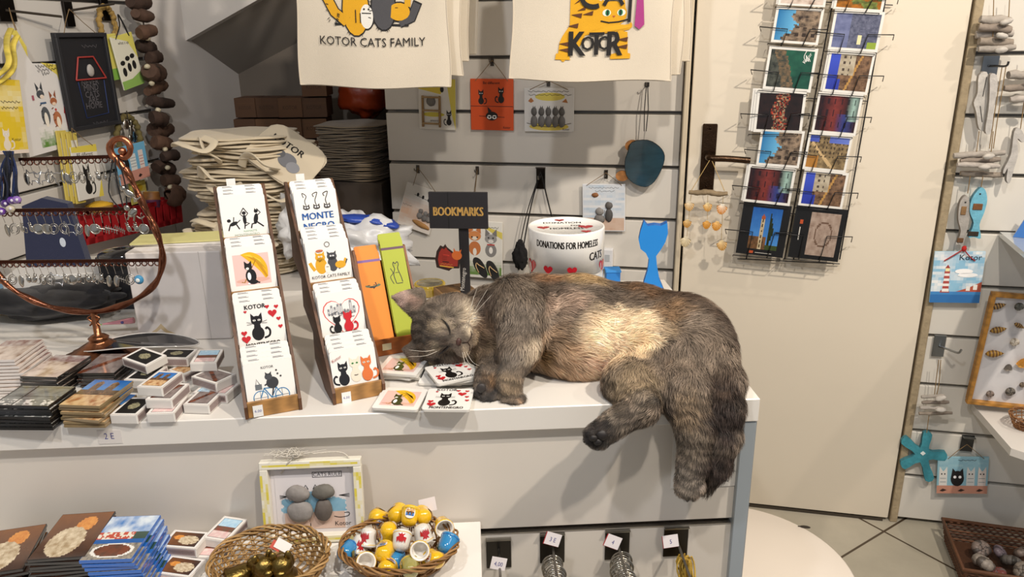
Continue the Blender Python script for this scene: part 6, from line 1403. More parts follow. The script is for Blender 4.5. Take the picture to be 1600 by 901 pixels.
# two wicker bread baskets
def loose_basket(label, px, py, rx, ry, h_, cols, seed, n_strands, rimz=2):
    rs = random.Random(seed); c = onz(px, py, S0+h_); M = TR(c.x, c.y, S0)
    t = thing('wicker_basket', label, 'basket', M, 'pale wicker baskets on the lower shelf')
    def pt(an, q, o=0): s_ = .55+.45*q**.7; return ((rx*s_+o)*math.cos(an), (ry*s_+o)*math.sin(an), .002+h_*q**1.3+o*.3)
    a = MB()
    for j in range(n_strands):
        q = .25+.75*(j/(n_strands-1)); q = min(1, q); a.tube([pt(2*PI*k/96, q, .002*math.sin(k*PI/2+j*PI)) for k in range(96)], .0013, cols[j % 3], 5, closed=True)
    a.obj('woven_wall', 'wicker', t); a = MB()
    for k in range(26):
        for dd in (-.02, .02): an = 2*PI*k/26+dd; a.tube([pt(an, q, .001) for q in (0, .2, .5, .8, 1)], .0011, cols[0], 5)
    for k in range(13):
        an = 2*PI*k/13; a.tube(smooth([pt(an, .1, .002), pt(an+.35, .55, .004), pt(an+.7, 1, .004)], 5), .0014, cols[1], 5)
    a.obj('spokes', 'wicker', t)
    for k in range(4):
        a = MB(); a.tube([pt(2*PI*i/120, 1, .0035*math.sin(i/120*2*PI*8+k*PI/2)+.001*k)[:2]+(h_+.004+.003*math.cos(i/120*2*PI*8+k*PI/2),) for i in range(120)], .0016, cols[k % 3], 6, closed=True); a.obj('braided_rim', 'wicker', t)
    a = MB()
    for k in range(14): a.tube([pt(2*PI*i/60, 0.0)[:1]+(0,) if False else (rx*.55*(k+1)/14*math.cos(2*PI*i/60), ry*.55*(k+1)/14*math.sin(2*PI*i/60), .002) for i in range(60)], .0018, cols[k % 3], 4, closed=True)
    a.obj('woven_base', 'wicker', t); return t, c
B1, c1 = loose_basket('pale wicker basket holding bronze cat bells, left of the thimble basket', 422, 872, .078, .066, .042, ('#a5814f', '#8f6a3a', '#b8935f'), 3, 12)
B2, c2 = loose_basket('pale wicker basket heaped with souvenir thimbles', 624, 851, .081, .062, .036, ('#8f6738', '#7d5527', '#a37a48'), 5, 4)
# thimbles
def thimble(style, rim):
    R1, R2, Hh = .0115, .0142, .027; a = MB(); Y, Wt, B, G_ = '#e8b818', '#dedad2', '#2f83ba', '#9a9250'
    bc = {'yellow': Y, 'white': Wt, 'blue': B, 'gold': G_}[style]
    prof_ = [(0, Hh), (R1*.45, Hh-.0006), (R1*.85, Hh-.003), (R1, Hh-.0065), (R1+.0006, Hh*.6), (R2-.0012, Hh*.3), (R2-.0006, Hh*.16), (R2, .0035), (R2, .001), (R2-.0008, 0), (R2-.0028, 0), (R2-.0034, .003), (R1-.003, Hh*.7), (0, Hh*.78)]
    a.lathe(prof_, [bc]*6+['#d9b23a' if style != 'blue' else '#1f4f96']+[bc]*2+['#efe9e0']*4, 26)
    for k in range(60):   # pitted cap
        an = k*2.4; q = .3+.7*(k/60)**.5
        if q < .95: a.ell((R1*q*math.cos(an)*.96, R1*q*math.sin(an)*.96, Hh-.0008-.0045*q**3), .0006, mix(bc, '#8a6a10' if style != 'white' else '#8a8a80', .5), nu=5, nv=4)
    w_ = .020; h_ = .016
    if style == 'yellow':
        cyl(a, [('e', '#e8e2da', .5, .5, .4, .48)]+photo_items('twin', 4, 10, 10, .2, .12, .8, .8)+[('t', '#4a3a10', 'KOTOR', .5, -.15, .2)], w_, h_, .0125, R2-.0008, -90)
        cyl(a, [('e', '#f0ece4', .5, .5, .42, .48), ('p', '#b3222a', [(.3, .3), (.2, .6), (.35, .55), (.4, .85), (.5, .6), (.62, .88), (.65, .55), (.82, .6), (.7, .3), (.5, .15)])], w_*.9, h_, .0125, R2-.0006, 60)
    if style == 'white': 
        for an in (-90, 60): cyl(a, [('p', '#b3222a', [(.5, 0), (.42, .16), (.24, .06), (.34, .34), (.12, .42), (.2, .95), (.3, .66), (.36, .9), (.44, .68), (.4, .98), (.5, .8), (.6, .98), (.56, .68), (.64, .9), (.7, .66), (.8, .95), (.88, .42), (.66, .34), (.76, .06), (.58, .16)]), ('t', '#6b5a2c', 'MONTENEGRO', .5, -.3, .13)], w_, h_, .0135, R2-.0008, an)
    if style == 'blue': cyl(a, [('r', lambda u, v: mix('#8a8a52', '#5f5a34', .5+.5*fbm(u*9, v*9)), 10, 5, 0, .62, 1, 1.1), ('t', '#e6efef', 'KOTOR', .5, .2, .2)], .03, h_, .012, R2-.0006, -90)
    if style == 'gold': cyl(a, [('b', B, 0, -.1, 1, .25), ('t', '#e6efef', 'KOTOR', .5, -.05, .16), ('r', lambda u, v: mix('#b5ab5c', '#5f5a30', .5+.5*fbm(u*14, v*14)), 14, 7, 0, .3, 1, 1)], .03, h_, .012, R2-.0006, -90)
    return a.mesh('thimble', 'glaze')
TM = {s_: thimble(s_, 0) for s_ in ('yellow', 'white', 'blue', 'gold')}
TL = [  # px, py, height above shelf, style, axis tilt (x, y), spin, label
    (541, 862, .028, 'blue', (70, -50), 0, 'blue thimble at the left end of the thimble basket'), (571, 877, .030, 'yellow', (-128, 25), 200, 'yellow thimble lying mouth forward, front left of the basket'), (600, 863, .040, 'yellow', (75, -15), 180, 'yellow thimble with picture, pointing down in the basket middle left'),
    (575, 838, .036, 'white', (-30, 10), -20, 'white thimble with red lion, upper left of the basket'), (563, 849, .028, 'white', (-30, 20), 10, 'white thimble with red lion, lower left behind another'), (607, 830, .046, 'yellow', (10, 5), 150, 'yellow thimble with red emblem left of the heap centre'),
    (627, 846, .046, 'white', (118, 8), 180, 'white thimble with red lion standing upside down in the heap centre'), (657, 858, .048, 'yellow', (-118, 5), 90, 'yellow thimble with its white mouth facing forward, centre right'), (660, 832, .044, 'white', (-20, -14), 30, 'white thimble lying mouth down behind the yellow one, centre right'),
    (692, 820, .046, 'yellow', (-110, 55), 60, 'yellow thimble with white mouth at the upper right rim'), (699, 851, .040, 'blue', (120, 40), 0, 'blue thimble with golden town at the right side'), (640, 808, .056, 'yellow', (116, 10), 180, 'yellow thimble with town picture topmost at the back'),
    (620, 803, .050, 'yellow', (70, -50), 180, 'yellow thimble with red emblem at the back of the heap'), (661, 806, .050, 'yellow', (60, 50), 150, 'yellow thimble at the back right next to the paper tag'), (604, 888, .030, 'yellow', (60, 0), 0, 'yellow thimble with picture at the front of the basket'),
    (641, 888, .034, 'gold', (80, 60), 0, 'gold and blue thimble reading KOTOR at the front'), (680, 874, .034, 'yellow', (40, 60), 150, 'yellow thimble with red emblem at the front right'), (617, 876, .024, 'blue', (80, 0), 0, 'blue thimble half buried near the front'), (590, 808, .038, 'yellow', (20, -40), 0, 'yellow thimble at the back left of the heap')]
for (px, py, hz2, st_, (tx_, ty_), sp_, lab) in TL:
    c = onz(px, py, S0+hz2); o = bpy.data.objects.new('thimble', TM[st_]); COL.objects.link(o)
    o.matrix_world = TR(c) @ RY(ty_) @ RX(tx_) @ RZ(sp_) @ TR(0, 0, -.0135); tag(o, lab, 'thimble', 'souvenir thimbles in the basket')
c = onz(668, 785, S0+.058); a = MB(); a.box((0, 0, 0), (.026, .0006, .020), '#dcd3d0'); o = a.obj('paper_tag', 'paper'); o.matrix_world = TR(c+Vector((0, .0, -.004))) @ RY(-14) @ RX(-35); tag(o, 'blank white paper tag at the back of the thimble basket', 'tag')
# bronze cat bells in the left basket
def bell(label, px, py, z, rz, kind):
    c = onz(px, py, S0+z); t = thing('bronze_bell', label, 'bell', TR(c.x, c.y, S0+.004) @ RZ(rz), 'bronze bells in the left basket')
    a = MB(); c_ = '#8a7440'
    a.M = RX(-75) if kind == 0 else RX(20)
    a.lathe([(.016, -.018), (.0172, -.016), (.0155, -.012), (.0135, -.004), (.012, .008), (.007, .014), (0, .015)], c_, 22); a.lathe([(.0145, -.018), (.012, -.004), (.0, .01)], '#3a3220', 16)
    a.v = [(x*1.05, y*1.05, z_*.8+.022) for x, y, z_ in a.v]; a.obj('bell_cup', 'bronze', t); a = MB()
    if kind == 1:
        a.ell((0, -.010, .038), (.0155, .0145, .0145), c_); a.ell((0, -.024, .034), (.007, .005, .005), c_)
        for s_ in (-1, 1): a.ell((s_*.010, -.008, .052), (.005, .0035, .007), c_)
        a.ell((0, .010, .028), (.015, .016, .014), c_)
    else: a.ell((0, .018, .034), (.006, .010, .006), c_); a.tube([(0, .02, .03), (0, .03, .036)], .003, c_, 8)
    a.obj('cat_handle', 'bronze', t)
bell('bronze bell with a cat head handle, right one in the basket', 440, 868, .05, 10, 1); bell('bronze bell lying with open mouth, left one in the basket', 377, 890, .03, -60, 0); bell('bronze bell lying between the other two in the basket', 408, 880, .04, 40, 1)
c = onz(442, 852, S0+.055); a = MB(); a.box((0, 0, 0), (.022, .0006, .014), '#e2dcd8'); a.box((-.008, .001, -.004), (.014, .0006, .012), '#b8402c'); o = a.obj('price_tag', 'paper'); o.matrix_world = TR(c) @ RY(35) @ RX(-50); tag(o, 'white and red folded price tag in the left basket', 'tag')
# ---------------------------------------------------------------- keyring hooks on the counter front
def kq(px, py, o=0): return MC.inverted() @ onp(px, py, MC @ Vector((0, .010-o, 0)), (MC.to_3x3() @ Vector((0, -1, 0))))
KG = 'keyring hooks on the counter front'
def hookset(px, py, label, rings, tagtxt, tagpos, red=True, tasselc=None, wplate=.04):
    p = kq(px, py); M = MC @ TR(p.x, .012, p.z); t = thing('display_hook', label, 'hook', M, KG); Q = lambda x, y, o: loc2(M, MC @ kq(x, y, o))
    a = MB(); a.box((0, -.0015, -.022), (wplate, .002, .056), '#4b4845', .0005); a.box((0, -.004, .006), (wplate, .007, .002), '#a8a49c'); a.obj('hook_plate', 'metal', t)
    a = MB(); a.tube(smooth([(0, -.002, -.014), (0, -.05, -.020), (0, -.095, -.022), (0, -.10, -.014)], 4), .0021, '#8f8b84', 7); a.obj('hook_arm', 'metal', t)
    if tagtxt:
        a = MB(); w2, h2 = .024, .020; q = Q(*tagpos, .04)
        if red: a.box((-.001, .001, -.001), (w2, .0006, h2), '#b02a30')
        a.box((0, 0, 0), (w2, .0006, h2), '#e6dede'); a.art([('t', '#4a4a8a', tagtxt, .5, .3, .3, 0, .8)], w2, h2, -.0005); a.obj('price_tag', 'paper', t, 'small price tag', M=TR(q) @ RY(random.uniform(-25, 35)) @ RX(-12))
    return t, M
def keyring(M, y, label, dz, rr=.016, tl=0):
    t = thing('keyring', label, 'keyring', M @ TR(0, y, -.021-dz) @ RX(tl) @ RY(random.uniform(-14, 14)), 'silver keyrings on hooks')
    a = MB(); a.tube([(rr*math.cos(q), .0012*math.sin(q*.5), -rr+rr*math.sin(q)) for q in [2*PI*i/26 for i in range(26)]], .0013, '#b5afa4', 6, closed=True); a.tube([(rr*.9*math.cos(q), -.0022, -rr+rr*.9*math.sin(q)) for q in [2*PI*i/26 for i in range(26)]], .0009, '#a8a297', 5, closed=True); a.obj('split_ring', 'silver', t)
    a = MB(); a.tube([(.004*math.cos(q), 0, -2*rr-.003+.004*math.sin(q)) for q in [2*PI*i/12 for i in range(12)]], .0008, '#b5afa4', 5, closed=True); a.ell((0, 0, -2*rr-.022), (.009, .0025, .014), '#a39c90', nz=.15, nu=10, nv=8); a.obj('charm', 'silver', t)
t, M = hookset(779, 846, 'empty dark metal hook plate nearest the lower shelf', 0, '4,00', (779, 880), False)
t, M = hookset(863, 838, 'hook with a bunch of keyrings, first right of the empty hook', 9, '3 E', (864, 842))
for i in range(10): keyring(M, -.022-.0085*i, f'silver keyring {["nearest the panel", "tenth"][0] if i == 0 else ORD[i]+" from the panel"} on the left bunch', .0, tl=-8)
t, M = hookset(965, 833, 'hook with a bunch of keyrings in the middle of the panel', 9, '4', (958, 846))
for i in range(10): keyring(M, -.022-.0085*i, f'silver keyring {"nearest the panel" if i == 0 else ORD[i]+" from the panel"} on the middle bunch', .0, .0165, tl=-8)
t, M = hookset(1057, 828, 'hook with golden tassel, nearest the corner strip', 0, '5', (1048, 845))
tt = thing('gold_tassel', 'golden yellow braided tassel bundle hanging on the right hook', 'tassel', M @ TR(.004, -.045, -.02), KG)
rs = random.Random(8)
for b_ in range(2):
    a = MB()
    for i in range(44):
        x0, y0 = rs.gauss(0, .004), rs.gauss(0, .004); x1, y1 = .012*b_+rs.gauss(0, .009), -.03+rs.gauss(0, .012)
        a.tube(smooth([(x0, y0, 0), (x0*1.5, y0-.006, -.02), (x1, y1, -.065), (x1*1.3, y1, -.10)], 3), .0015, rs.choice(['#a8862a', '#8a6a1c', '#c2a044']), 4)
    a.obj('tassel_strands', 'cord', tt)
a = MB(); a.ell((.004, -.03, -.045), (.004, .004, .006), '#5a5a5c'); a.obj('bead', 'metal', tt)
# ================================================================ left wall and left end of the counter
LG_ = 'painted boards on the left wall'
Lq = lambda M, x, y, o: loc2(M, Lw(x, y, o))
def lcats(dx=0): return [('r', lambda u, v: mix('#5f8a3a', '#e4e0da', min(1, max(0, v*1.3+.5*fbm(u*9, v*5)))), 20, 8, .30, .05, .98, .22), ('e', '#55585c', .50, .30, .085, .14), ('e', '#4a4d52', .48, .48, .075, .06), ('p', '#3c3f44', [(.42, .5), (.41, .58), (.47, .53)]), ('p', '#3c3f44', [(.54, .5), (.54, .58), (.49, .53)]), ('e', '#efe6d6', .50, .27, .04, .11), ('e', '#e8d6c4', .50, .46, .04, .03), ('b', '#3f5a7a', .44, .40, .56, .415),
      ('e', '#b3704a', .72, .26, .085, .12), ('e', '#a8643e', .71, .41, .07, .055), ('p', '#8f4f30', [(.65, .43), (.65, .5), (.7, .46)]), ('p', '#8f4f30', [(.77, .43), (.78, .5), (.73, .46)]), ('e', '#f0e2cc', .73, .23, .04, .09), ('e', '#e8cdb4', .71, .39, .04, .025), ('e', '#c2403a', .72, .34, .02, .02)]+[('l', '#7a4228', .015, [(.64+.0*i, .2+.05*i), (.68, .21+.05*i)]) for i in range(4)]+[('l', '#2c2f34', .015, [(.42, .24+.05*i), (.45, .25+.05*i)]) for i in range(4)]+[('l', '#8a3a3a', .02, [(.9, .16), (.9, .3)]), ('p', '#b03a3a', [(.87, .3), (.93, .3), (.9, .36)]), ('b', '#a85a6a', .30, .44, .34, .48)]+scr(K, .5, .85, .70, 6)+scr(K, .52, .9, .67, 6, 3)+scr(K, .6, .75, .64, 3, 2)
hung([(6, 48), (92, 44), (101, 231), (30, 246)], .018, .008, '#dedad6', [('p', '#e0cf5e', [(.12, .99), (.3, .99), (.42, .86), (.4, .78), (.3, .92)]), ('p', '#dcc95a', [(.62, .73), (.98, .70), (.97, .45), (.9, .62)])]+lcats(),
     'white handled board painted with a grey and a ginger cat on grass', plane=Lw, group=LG_, hook=(14, 12), holes=((-.22, .49), (-.20, .49)), outline=[(.14, .93), (.18, .985), (.27, .985), (.33, .93), (.38, .80), (.46, .73), (.98, .71), (1.0, .02), (.02, 0), (0, .64), (.10, .72)])
YB = hung([(-60, 118), (30, 128), (37, 236), (-55, 246)], .034, .008, '#dcbf2e', [('r', lambda u, v: mix('#e2c22a', '#ece4bc', min(1, max(0, (.5+.5*fbm(u*2, v*3))*2-.75))), 12, 14, .01, .01, .99, .99), ('b', '#e8d8c8', 0, .0, 1, .05), ('t', K, 'Kotor', .80, .17, .05)]+scat(.62, .05, .3, '#e8dcc8', '#fff', 1)+scr(K, .6, .95, .7, 5)+scr(K, .6, .9, .62, 5, 3),
     'yellow painted board with curved handle strips cut by the left picture edge', plane=Lw, group=LG_)
Mi = (TR(sum([Lw(x, y, .034) for x, y in [(-60, 118), (30, 128), (37, 236), (-55, 246)]], Vector())/4) @ RZ(LA)); Minv = YB.matrix_basis.inverted()
for pts in (((17, 45), (11, 60), (11, 78), (14, 95), (8, 108), (-8, 120)), ((27, 56), (20, 72), (22, 92), (20, 108), (8, 122), (-8, 132))):
    a = MB(); a.tube(smooth([Minv @ Lw(x, y, .045) for x, y in pts], 5), .0085, '#d4be4e', 8, flat=.45); a.obj('curved_handle', 'wood', YB)
# black plaque
def dark_extra(t, w_, h_, th):
    for (c, d) in (((0, -th-.004, h_/2-.006), (w_, .008, .010)), ((0, -th-.004, -h_/2+.006), (w_, .008, .010)), ((-w_/2+.006, -th-.004, 0), (.010, .008, h_-.02)), ((w_/2-.006, -th-.004, 0), (.010, .008, h_-.02))):
        a = MB(); a.box(c, d, '#26262a', .001); a.obj('frame_bar', 'matte', t)
    a = MB(); P = [(-.24, .02), (-.13, .25), (.17, .25), (.36, .02)]; P = [(x*w_, -th-.003, z*h_) for x, z in P]
    for i in range(4): a.tube([P[i], P[(i+1) % 4]], .0022, '#a83a34', 6)
    a.obj('red_frame', 'matte', t)
    a = MB(); a.ell((.06*w_, -th-.004, .11*h_), (.012, .006, .015), '#b0aaa4', nz=.1); a.obj('pebble', 'stone', t)
    a = MB(); a.tube([(-.2*w_, -th-.001, -.0*h_), (-.16*w_, -th-.001, -.38*h_), (.3*w_, -th-.001, -.36*h_), (.32*w_, -th-.001, .0)], .0010, '#2a3f78', 5); a.obj('blue_line', 'matte', t)
hung([(79, 52), (158, 50), (185, 194), (107, 206)], .030, .006, '#1d1d21', [('t', '#5f5c60', w_, .54, y, .085, 0, 1) for w_, y in (('NEVER', .46), ('MIND', .40), ('CATS', .33), ('ARE', .27), ('HOME', .21))]+scr('#5f5c60', .5, .8, .86, 4)+scr('#5f5c60', .45, .75, .05, 4), 'black framed plaque with a red trapezoid and a pebble', plane=Lw, group=LG_, hook=(108, 14), holes=((-.3, .48), (.35, .48)), extra=dark_extra)
for z0, (xa, xb) in ((10, (-20, 200)),):
    pass
a = MB(); M = TR(Lw(60, 14, .02)) @ MLR; t = thing('wall_rail_hook', 'pair of long dark metal hook arms at the top of the left wall', 'hook', M)
t.name = 'rail_hook'
for (p, q) in (((8, 16), (96, 26)), ((105, 17), (178, 6))): a = MB(); a.tube([Lq(M, *p, .01), Lq(M, *q, .05)], .003, '#6a645e', 7); a.obj('hook_arm', 'metal', t)
for (x, y) in ((8, 12), (107, 22), (163, 14)): a = MB(); a.box(Lq(M, x, y, .006), (.05 if x == 8 else .03, .008, .06), '#3a3634', .001); a.obj('hook_plate', 'metal', t)
# two ribbon hung cards with rope rings
hung([(159, 54), (178, 52), (193, 122), (175, 126)], .030, .004, '#d9cf6a', [('b', '#7fae4a', 0, 0, 1, .25)], 'yellow and green card behind the three black cats card', plane=Lw, group=LG_)
def ribbon2(t, w_, h_, th):
    a = MB(); a.tube(smooth([(-.3*w_, -th, .44*h_), (-.0*w_, -th-.003, .66*h_), (.1*w_, -th, .86*h_), (.2*w_, -th-.003, .66*h_), (.34*w_, -th, .44*h_)], 4), .0022, '#161616', 6, flat=.5); a.obj('ribbon', 'cord', t)
hung([(170, 57), (203, 51), (224, 128), (193, 143)], .042, .004, '#e2dfcc', [('p', '#dcd36a', [(0, 1), (1, 1), (1, .5), (.7, .85)]), ('b', '#8db45a', 0, 0, 1, .16), ('p', '#8db45a', [(.5, .16), (1, .16), (1, .26)]), ('t', K, 'what s up', .5, .82, .09, -5)]+[q for x, y in ((.24, .32), (.5, .38), (.74, .40)) for q in (('e', K, x, y, .09, .13), ('e', K, x, y+.17, .11, .07))], 'white and yellow card with three black cats on black ribbon', plane=Lw, group=LG_, extra=ribbon2)
def torus(name, label, x, y, off, rx, ry, r, col, mat='cord', rot=0, tw=.2):
    M = TR(Lw(x, y, off)) @ MLR @ RY(rot); a = MB()
    a.tube([(rx*math.cos(q), .002*math.sin(q*9), ry*math.sin(q)) for q in [2*PI*i/80 for i in range(80)]], [r*(1+tw*math.sin(i*1.57)) for i in range(80)], col, 8, closed=True); o = a.obj(name, mat); o.matrix_world = M; tag(o, label, 'ring', 'rope rings on the left wall'); return o
torus('rope_ring', 'straw rope ring behind the ribbon hung cards', 168, 38, .02, .030, .045, .007, '#a8884a')
torus('rope_ring', 'olive wound rope ring above the blue and pink cat card', 201, 213, .03, .046, .054, .008, '#6e6238')
M = TR(Lw(203, 205, .05)) @ MLR; t = thing('charm_bundle', 'bundle of silver and blue metal charms hanging inside the rope ring', 'charm', M)
for (x, z, r, c) in ((-.012, .02, (.012, .004, .014), '#e8e4da'), (.004, .0, (.006, .004, .018), '#c2beb4'), (.014, -.018, (.010, .004, .014), '#6a9ac2'), (-.002, -.02, (.008, .004, .012), '#b5b0a6'), (.01, .02, (.005, .004, .012), '#8a8478')):
    a = MB(); a.ell((x, 0, z), r, c, nz=.2, nu=10, nv=8); a.obj('charm', 'silver', t)
a = MB(); a.tube([(0, 0, .055), (0, 0, 0)], .0015, '#3a3226', 5); a.obj('cord', 'cord', t)
# cards under
for i, (dx, o_) in enumerate(((0, .030), (8, .036), (16, .042))):
    hung([(84+dx, 205+i*2), (100+dx, 203+i*2), (118+dx, 316), (104+dx, 318)], o_, .004, '#cdb95a', [('b', '#e0dccc', .3, .1, .9, .9)], f'narrow yellow card edge, {["leftmost", "middle", "rightmost"][i]} of three behind the different card', plane=Lw, group='stacked cards beside the different card')
hung([(108, 231), (148, 224), (160, 306), (122, 314)], .048, .004, '#dedad2', [('p', '#dcc952', [(0, 1), (1, 1), (1, .86), (0, .9)]), ('p', '#dcc952', [(.8, 0), (1, 0), (1, .35)]), ('t', K, 'BE different', .5, .80, .12, 0, .8)]+scat(.45, .05, .62, K, '#fff', 1, False), 'white and yellow card with a black cat reading different, behind the earrings', plane=Lw, group=LG_, hook=(112, 200), holes=((-.3, .48), (.35, .48)))
hung([(177, 231), (222, 222), (234, 273), (187, 292)], .055, .004, '#6fb0d4', [('b', '#c98f80', 0, 0, 1, .3), ('e', K, .22, .5, .16, .2), ('e', '#fff', .2, .54, .04, .05), ('b', '#dfe2e0', .42, .3, .62, .75), ('b', '#e2d5cf', .72, .3, .88, .8)]+[('l', '#7d8c96', .012, [(.43, .4+.08*i), (.61, .4+.08*i)]) for i in range(4)]+[('l', '#b05a50', .012, [(.73, .4+.08*i), (.87, .4+.08*i)]) for i in range(4)]+[('p', '#33201c', [(x, .1), (x+.06, .17), (x+.14, .12), (x+.06, .07)]) for x in (.2, .6)], 'blue and pink card with striped cats below the rope ring', plane=Lw, group=LG_)
# brown driftwood garland with shells
GM = TR(Lw(240, 150, .04)) @ MLR; t = thing('driftwood_garland', 'long garland of dark brown driftwood pieces and small shells on the left', 'garland', GM)
DW = [(216, 3, 44, 9, 0), (222, 24, 40, 7, -10), (229, 50, 42, 8, 8), (226, 72, 36, 8, -8), (240, 90, 32, 8, 4), (242, 112, 36, 11, -4), (242, 138, 50, 7, 22), (250, 160, 62, 7, -6), (248, 185, 34, 9, -12), (251, 203, 44, 9, 3), (252, 223, 38, 9, -8), (264, 243, 36, 7, 14), (254, 262, 44, 9, -6), (266, 281, 36, 8, 6), (270, 305, 16, 13, 80)]
for i, (x, y, L_, r, ro) in enumerate(DW):
    p0, p1 = (x-L_/2, y+L_/2*math.sin(math.radians(ro))), (x+L_/2, y-L_/2*math.sin(math.radians(ro))); o1 = .05+.012*(i % 3)
    A_, B_ = Lq(GM, *p0, o1), Lq(GM, *p1, o1); c_ = (A_+B_)/2; d_ = (B_-A_).normalized()*.03*L_/44; a = MB(); log(a, c_-d_*1.25, c_+d_*1.25, r*.0024, ['#3f2c22', '#4d372a', '#5a4030', '#37271f'][i % 4], 9); a.obj('driftwood_piece', 'driftwood', t)
for (x, y) in ((231, 60), (230, 104), (237, 130), (247, 172), (260, 192), (258, 233), (262, 262), (266, 292)):
    a = MB(); a.ell(Lq(GM, x, y, .075), (.010, .007, .007), '#c9bfa4', nz=.2, nu=10, nv=8); a.obj('small_shell', 'shell', t)
a = MB(); a.tube([Lq(GM, 214, -20, .05), Lq(GM, 228, 60, .05), Lq(GM, 244, 150, .05), Lq(GM, 252, 220, .05), Lq(GM, 268, 310, .05)], .0015, '#5a4628', 5); a.obj('string', 'cord', t)
# red slotted tray and the things standing in it
TM_, tw_, th_ = fit(Lw, [(128, 338), (281, 308), (279, 348), (126, 384)], .07)
t = thing('red_tray', 'red plastic slotted tray fixed to the left wall', 'tray', TM_)
a = MB(); n_ = 13; a.box((0, 0, -th_/2+.008), (tw_, .003, .016), '#9c1f24'); a.box((0, 0, th_/2-.006), (tw_, .003, .012), '#9c1f24')
for i in range(n_+1): a.box((-tw_/2+tw_*i/n_, 0, 0), (tw_/n_*.72, .003, th_), '#9c1f24')
a.obj('slotted_front', 'laminate', t)
a = MB(); a.box((0, .034, -th_/2+.002), (tw_, .066, .003), '#7c171b'); a.obj('bottom', 'laminate', t); a = MB(); a.box((0, .066, 0), (tw_, .003, th_), '#8a1a1e'); a.obj('back', 'laminate', t)
for sx in (-1, 1): a = MB(); a.box((sx*tw_/2, .033, 0), (.003, .066, th_), '#8a1a1e'); a.obj('end_wall', 'laminate', t)
def on_tray(x, y, o=.04): return Lw(x, y, o)
c = on_tray(237, 312, .05); a = MB(); a.lathe([(0, -.022), (.022, -.022), (.024, 0), (.022, .022), (.020, .024), (0, .022)], ['#7a2c2c', '#5a2a4a', '#8a5a2a', '#b08a50', '#c8a468'], 20); o = a.obj('small_drum', 'wood'); o.matrix_world = TR(c) @ RX(-12); tag(o, 'tiny painted wooden drum in the red tray', 'ornament')
c = on_tray(216, 300, .03); a = MB(); a.box((0, 0, 0), (.07, .003, .06), '#dccf6a'); a.art([('b', '#efe9d0', .1, .1, .9, .5), ('e', '#d8b82a', .5, .7, .3, .15)], .07, .06, -.0016); o = a.obj('yellow_card', 'paper'); o.matrix_world = TR(c) @ MLR; tag(o, 'pale yellow card standing in the red tray', 'card')
c = on_tray(156, 324, .045); a = MB(); a.lathe([(.020, -.02), (.034, .004), (.034, .008)], '#a8803c', 20); a.ell((0, 0, .004), (.030, .030, .012), '#d8a82a', nz=.2); o = a.obj('yellow_basket', 'wicker'); o.matrix_world = TR(c); tag(o, 'small round basket with yellow filling in the red tray', 'basket')
# ---------------------------------------------------------------- objects standing on the counter, left
YR = 1.245
def R3(x, y, Y=YR): return ony(x, y, Y)
SB = ony(146, 487, YR)
SM = TR(SB.x, YR, CT+.0005); t = thing('earring_stand', 'ornate oval copper coloured metal stand with three perforated bars of earrings', 'jewellery stand', SM); q3 = lambda x, y, Y=YR: SM.inverted() @ R3(x, y, Y)
ring = [(195, 262), (205, 280), (216, 303), (228, 328), (240, 352), (250, 378), (254, 402), (250, 428), (238, 448), (215, 466), (185, 479), (148, 487), (110, 485), (75, 478), (45, 466), (18, 450), (-6, 425), (-20, 395), (-24, 360), (-16, 320), (0, 285), (18, 262)]
P_ = smooth([q3(x, y) for x, y in ring], 6); a = MB(); a.tube(P_, [.0052*(1+.22*math.sin(i*.55)) for i in range(len(P_))], ['#8a5842'][0], 10)
a.obj('oval_frame', 'copper', t)
a = MB()
for i in range(0, len(P_)-8, 4):   # twisted leaves along the frame
    p, q, r_ = P_[i], P_[i+4], P_[i+7]; o_ = Vector((0, -.005, 0)); a.tube([p+o_, (p+q)/2+o_*1.4+Vector((.002, 0, .001)), q+o_], [.0004, .0022, .0004], '#7a4a34', 6)
a.obj('leaf_relief', 'copper', t)
a = MB(); sc_ = [(192, 262), (183, 250), (174, 240), (172, 228), (180, 218), (193, 217), (202, 226), (203, 238), (196, 246), (189, 244)]; a.tube(smooth([q3(x, y) for x, y in sc_], 6), [.0058]*20+[.0052]*20+[.0045]*15, '#b06f50', 10); a.ell(q3(191, 236), .0065, '#b87858'); a.obj('scroll', 'copper', t)
for j, (xa, ya, xb, yb_) in enumerate(((30, 251, 190, 246), (-20, 331, 202, 328), (-20, 411, 250, 408))):
    a = MB(); A_, B_ = q3(xa, ya), q3(xb, yb_); c_ = (A_+B_)/2; L_ = (B_-A_).length; ang = -math.degrees(math.atan2((B_-A_).z, (B_-A_).x)); n_ = int(L_/.0105)
    a.M = TR(c_) @ RY(ang); a.box((0, 0, .002), (L_, .0022, .0055), '#553025'); 
    for i in range(n_):
        x = -L_/2+L_*(i+.5)/n_; a.tube([(x+.0043*math.cos(u), 0, -.0035+.004*math.sin(u)) for u in [2*PI*k/10 for k in range(10)]], .0011, '#6e4030', 5, closed=True)
    a.obj('perforated_bar', 'copper', t)
b0 = q3(148, 487).z; a = MB(); a.lathe([(0, 0), (.062, 0), (.064, .003), (.060, .008), (.045, .014), (.030, .024), (.018, .032), (.015, .036), (.017, .039), (.012, .043), (.006, .046), (.005, b0)], '#9a6648', 40, wob=lambda an, z: .04*math.cos(an*20)*(z < .03)); a.obj('fluted_base', 'copper', t)
a = MB()
for s_ in (-1, 1): a.tube(smooth([(0, -.003, b0-.004), (s_*.010, -.003, b0-.010), (s_*.004, -.003, b0-.018), (s_*.009, -.003, b0-.024)], 4), .0016, '#a87050', 6)
a.obj('stem_scrolls', 'copper', t)
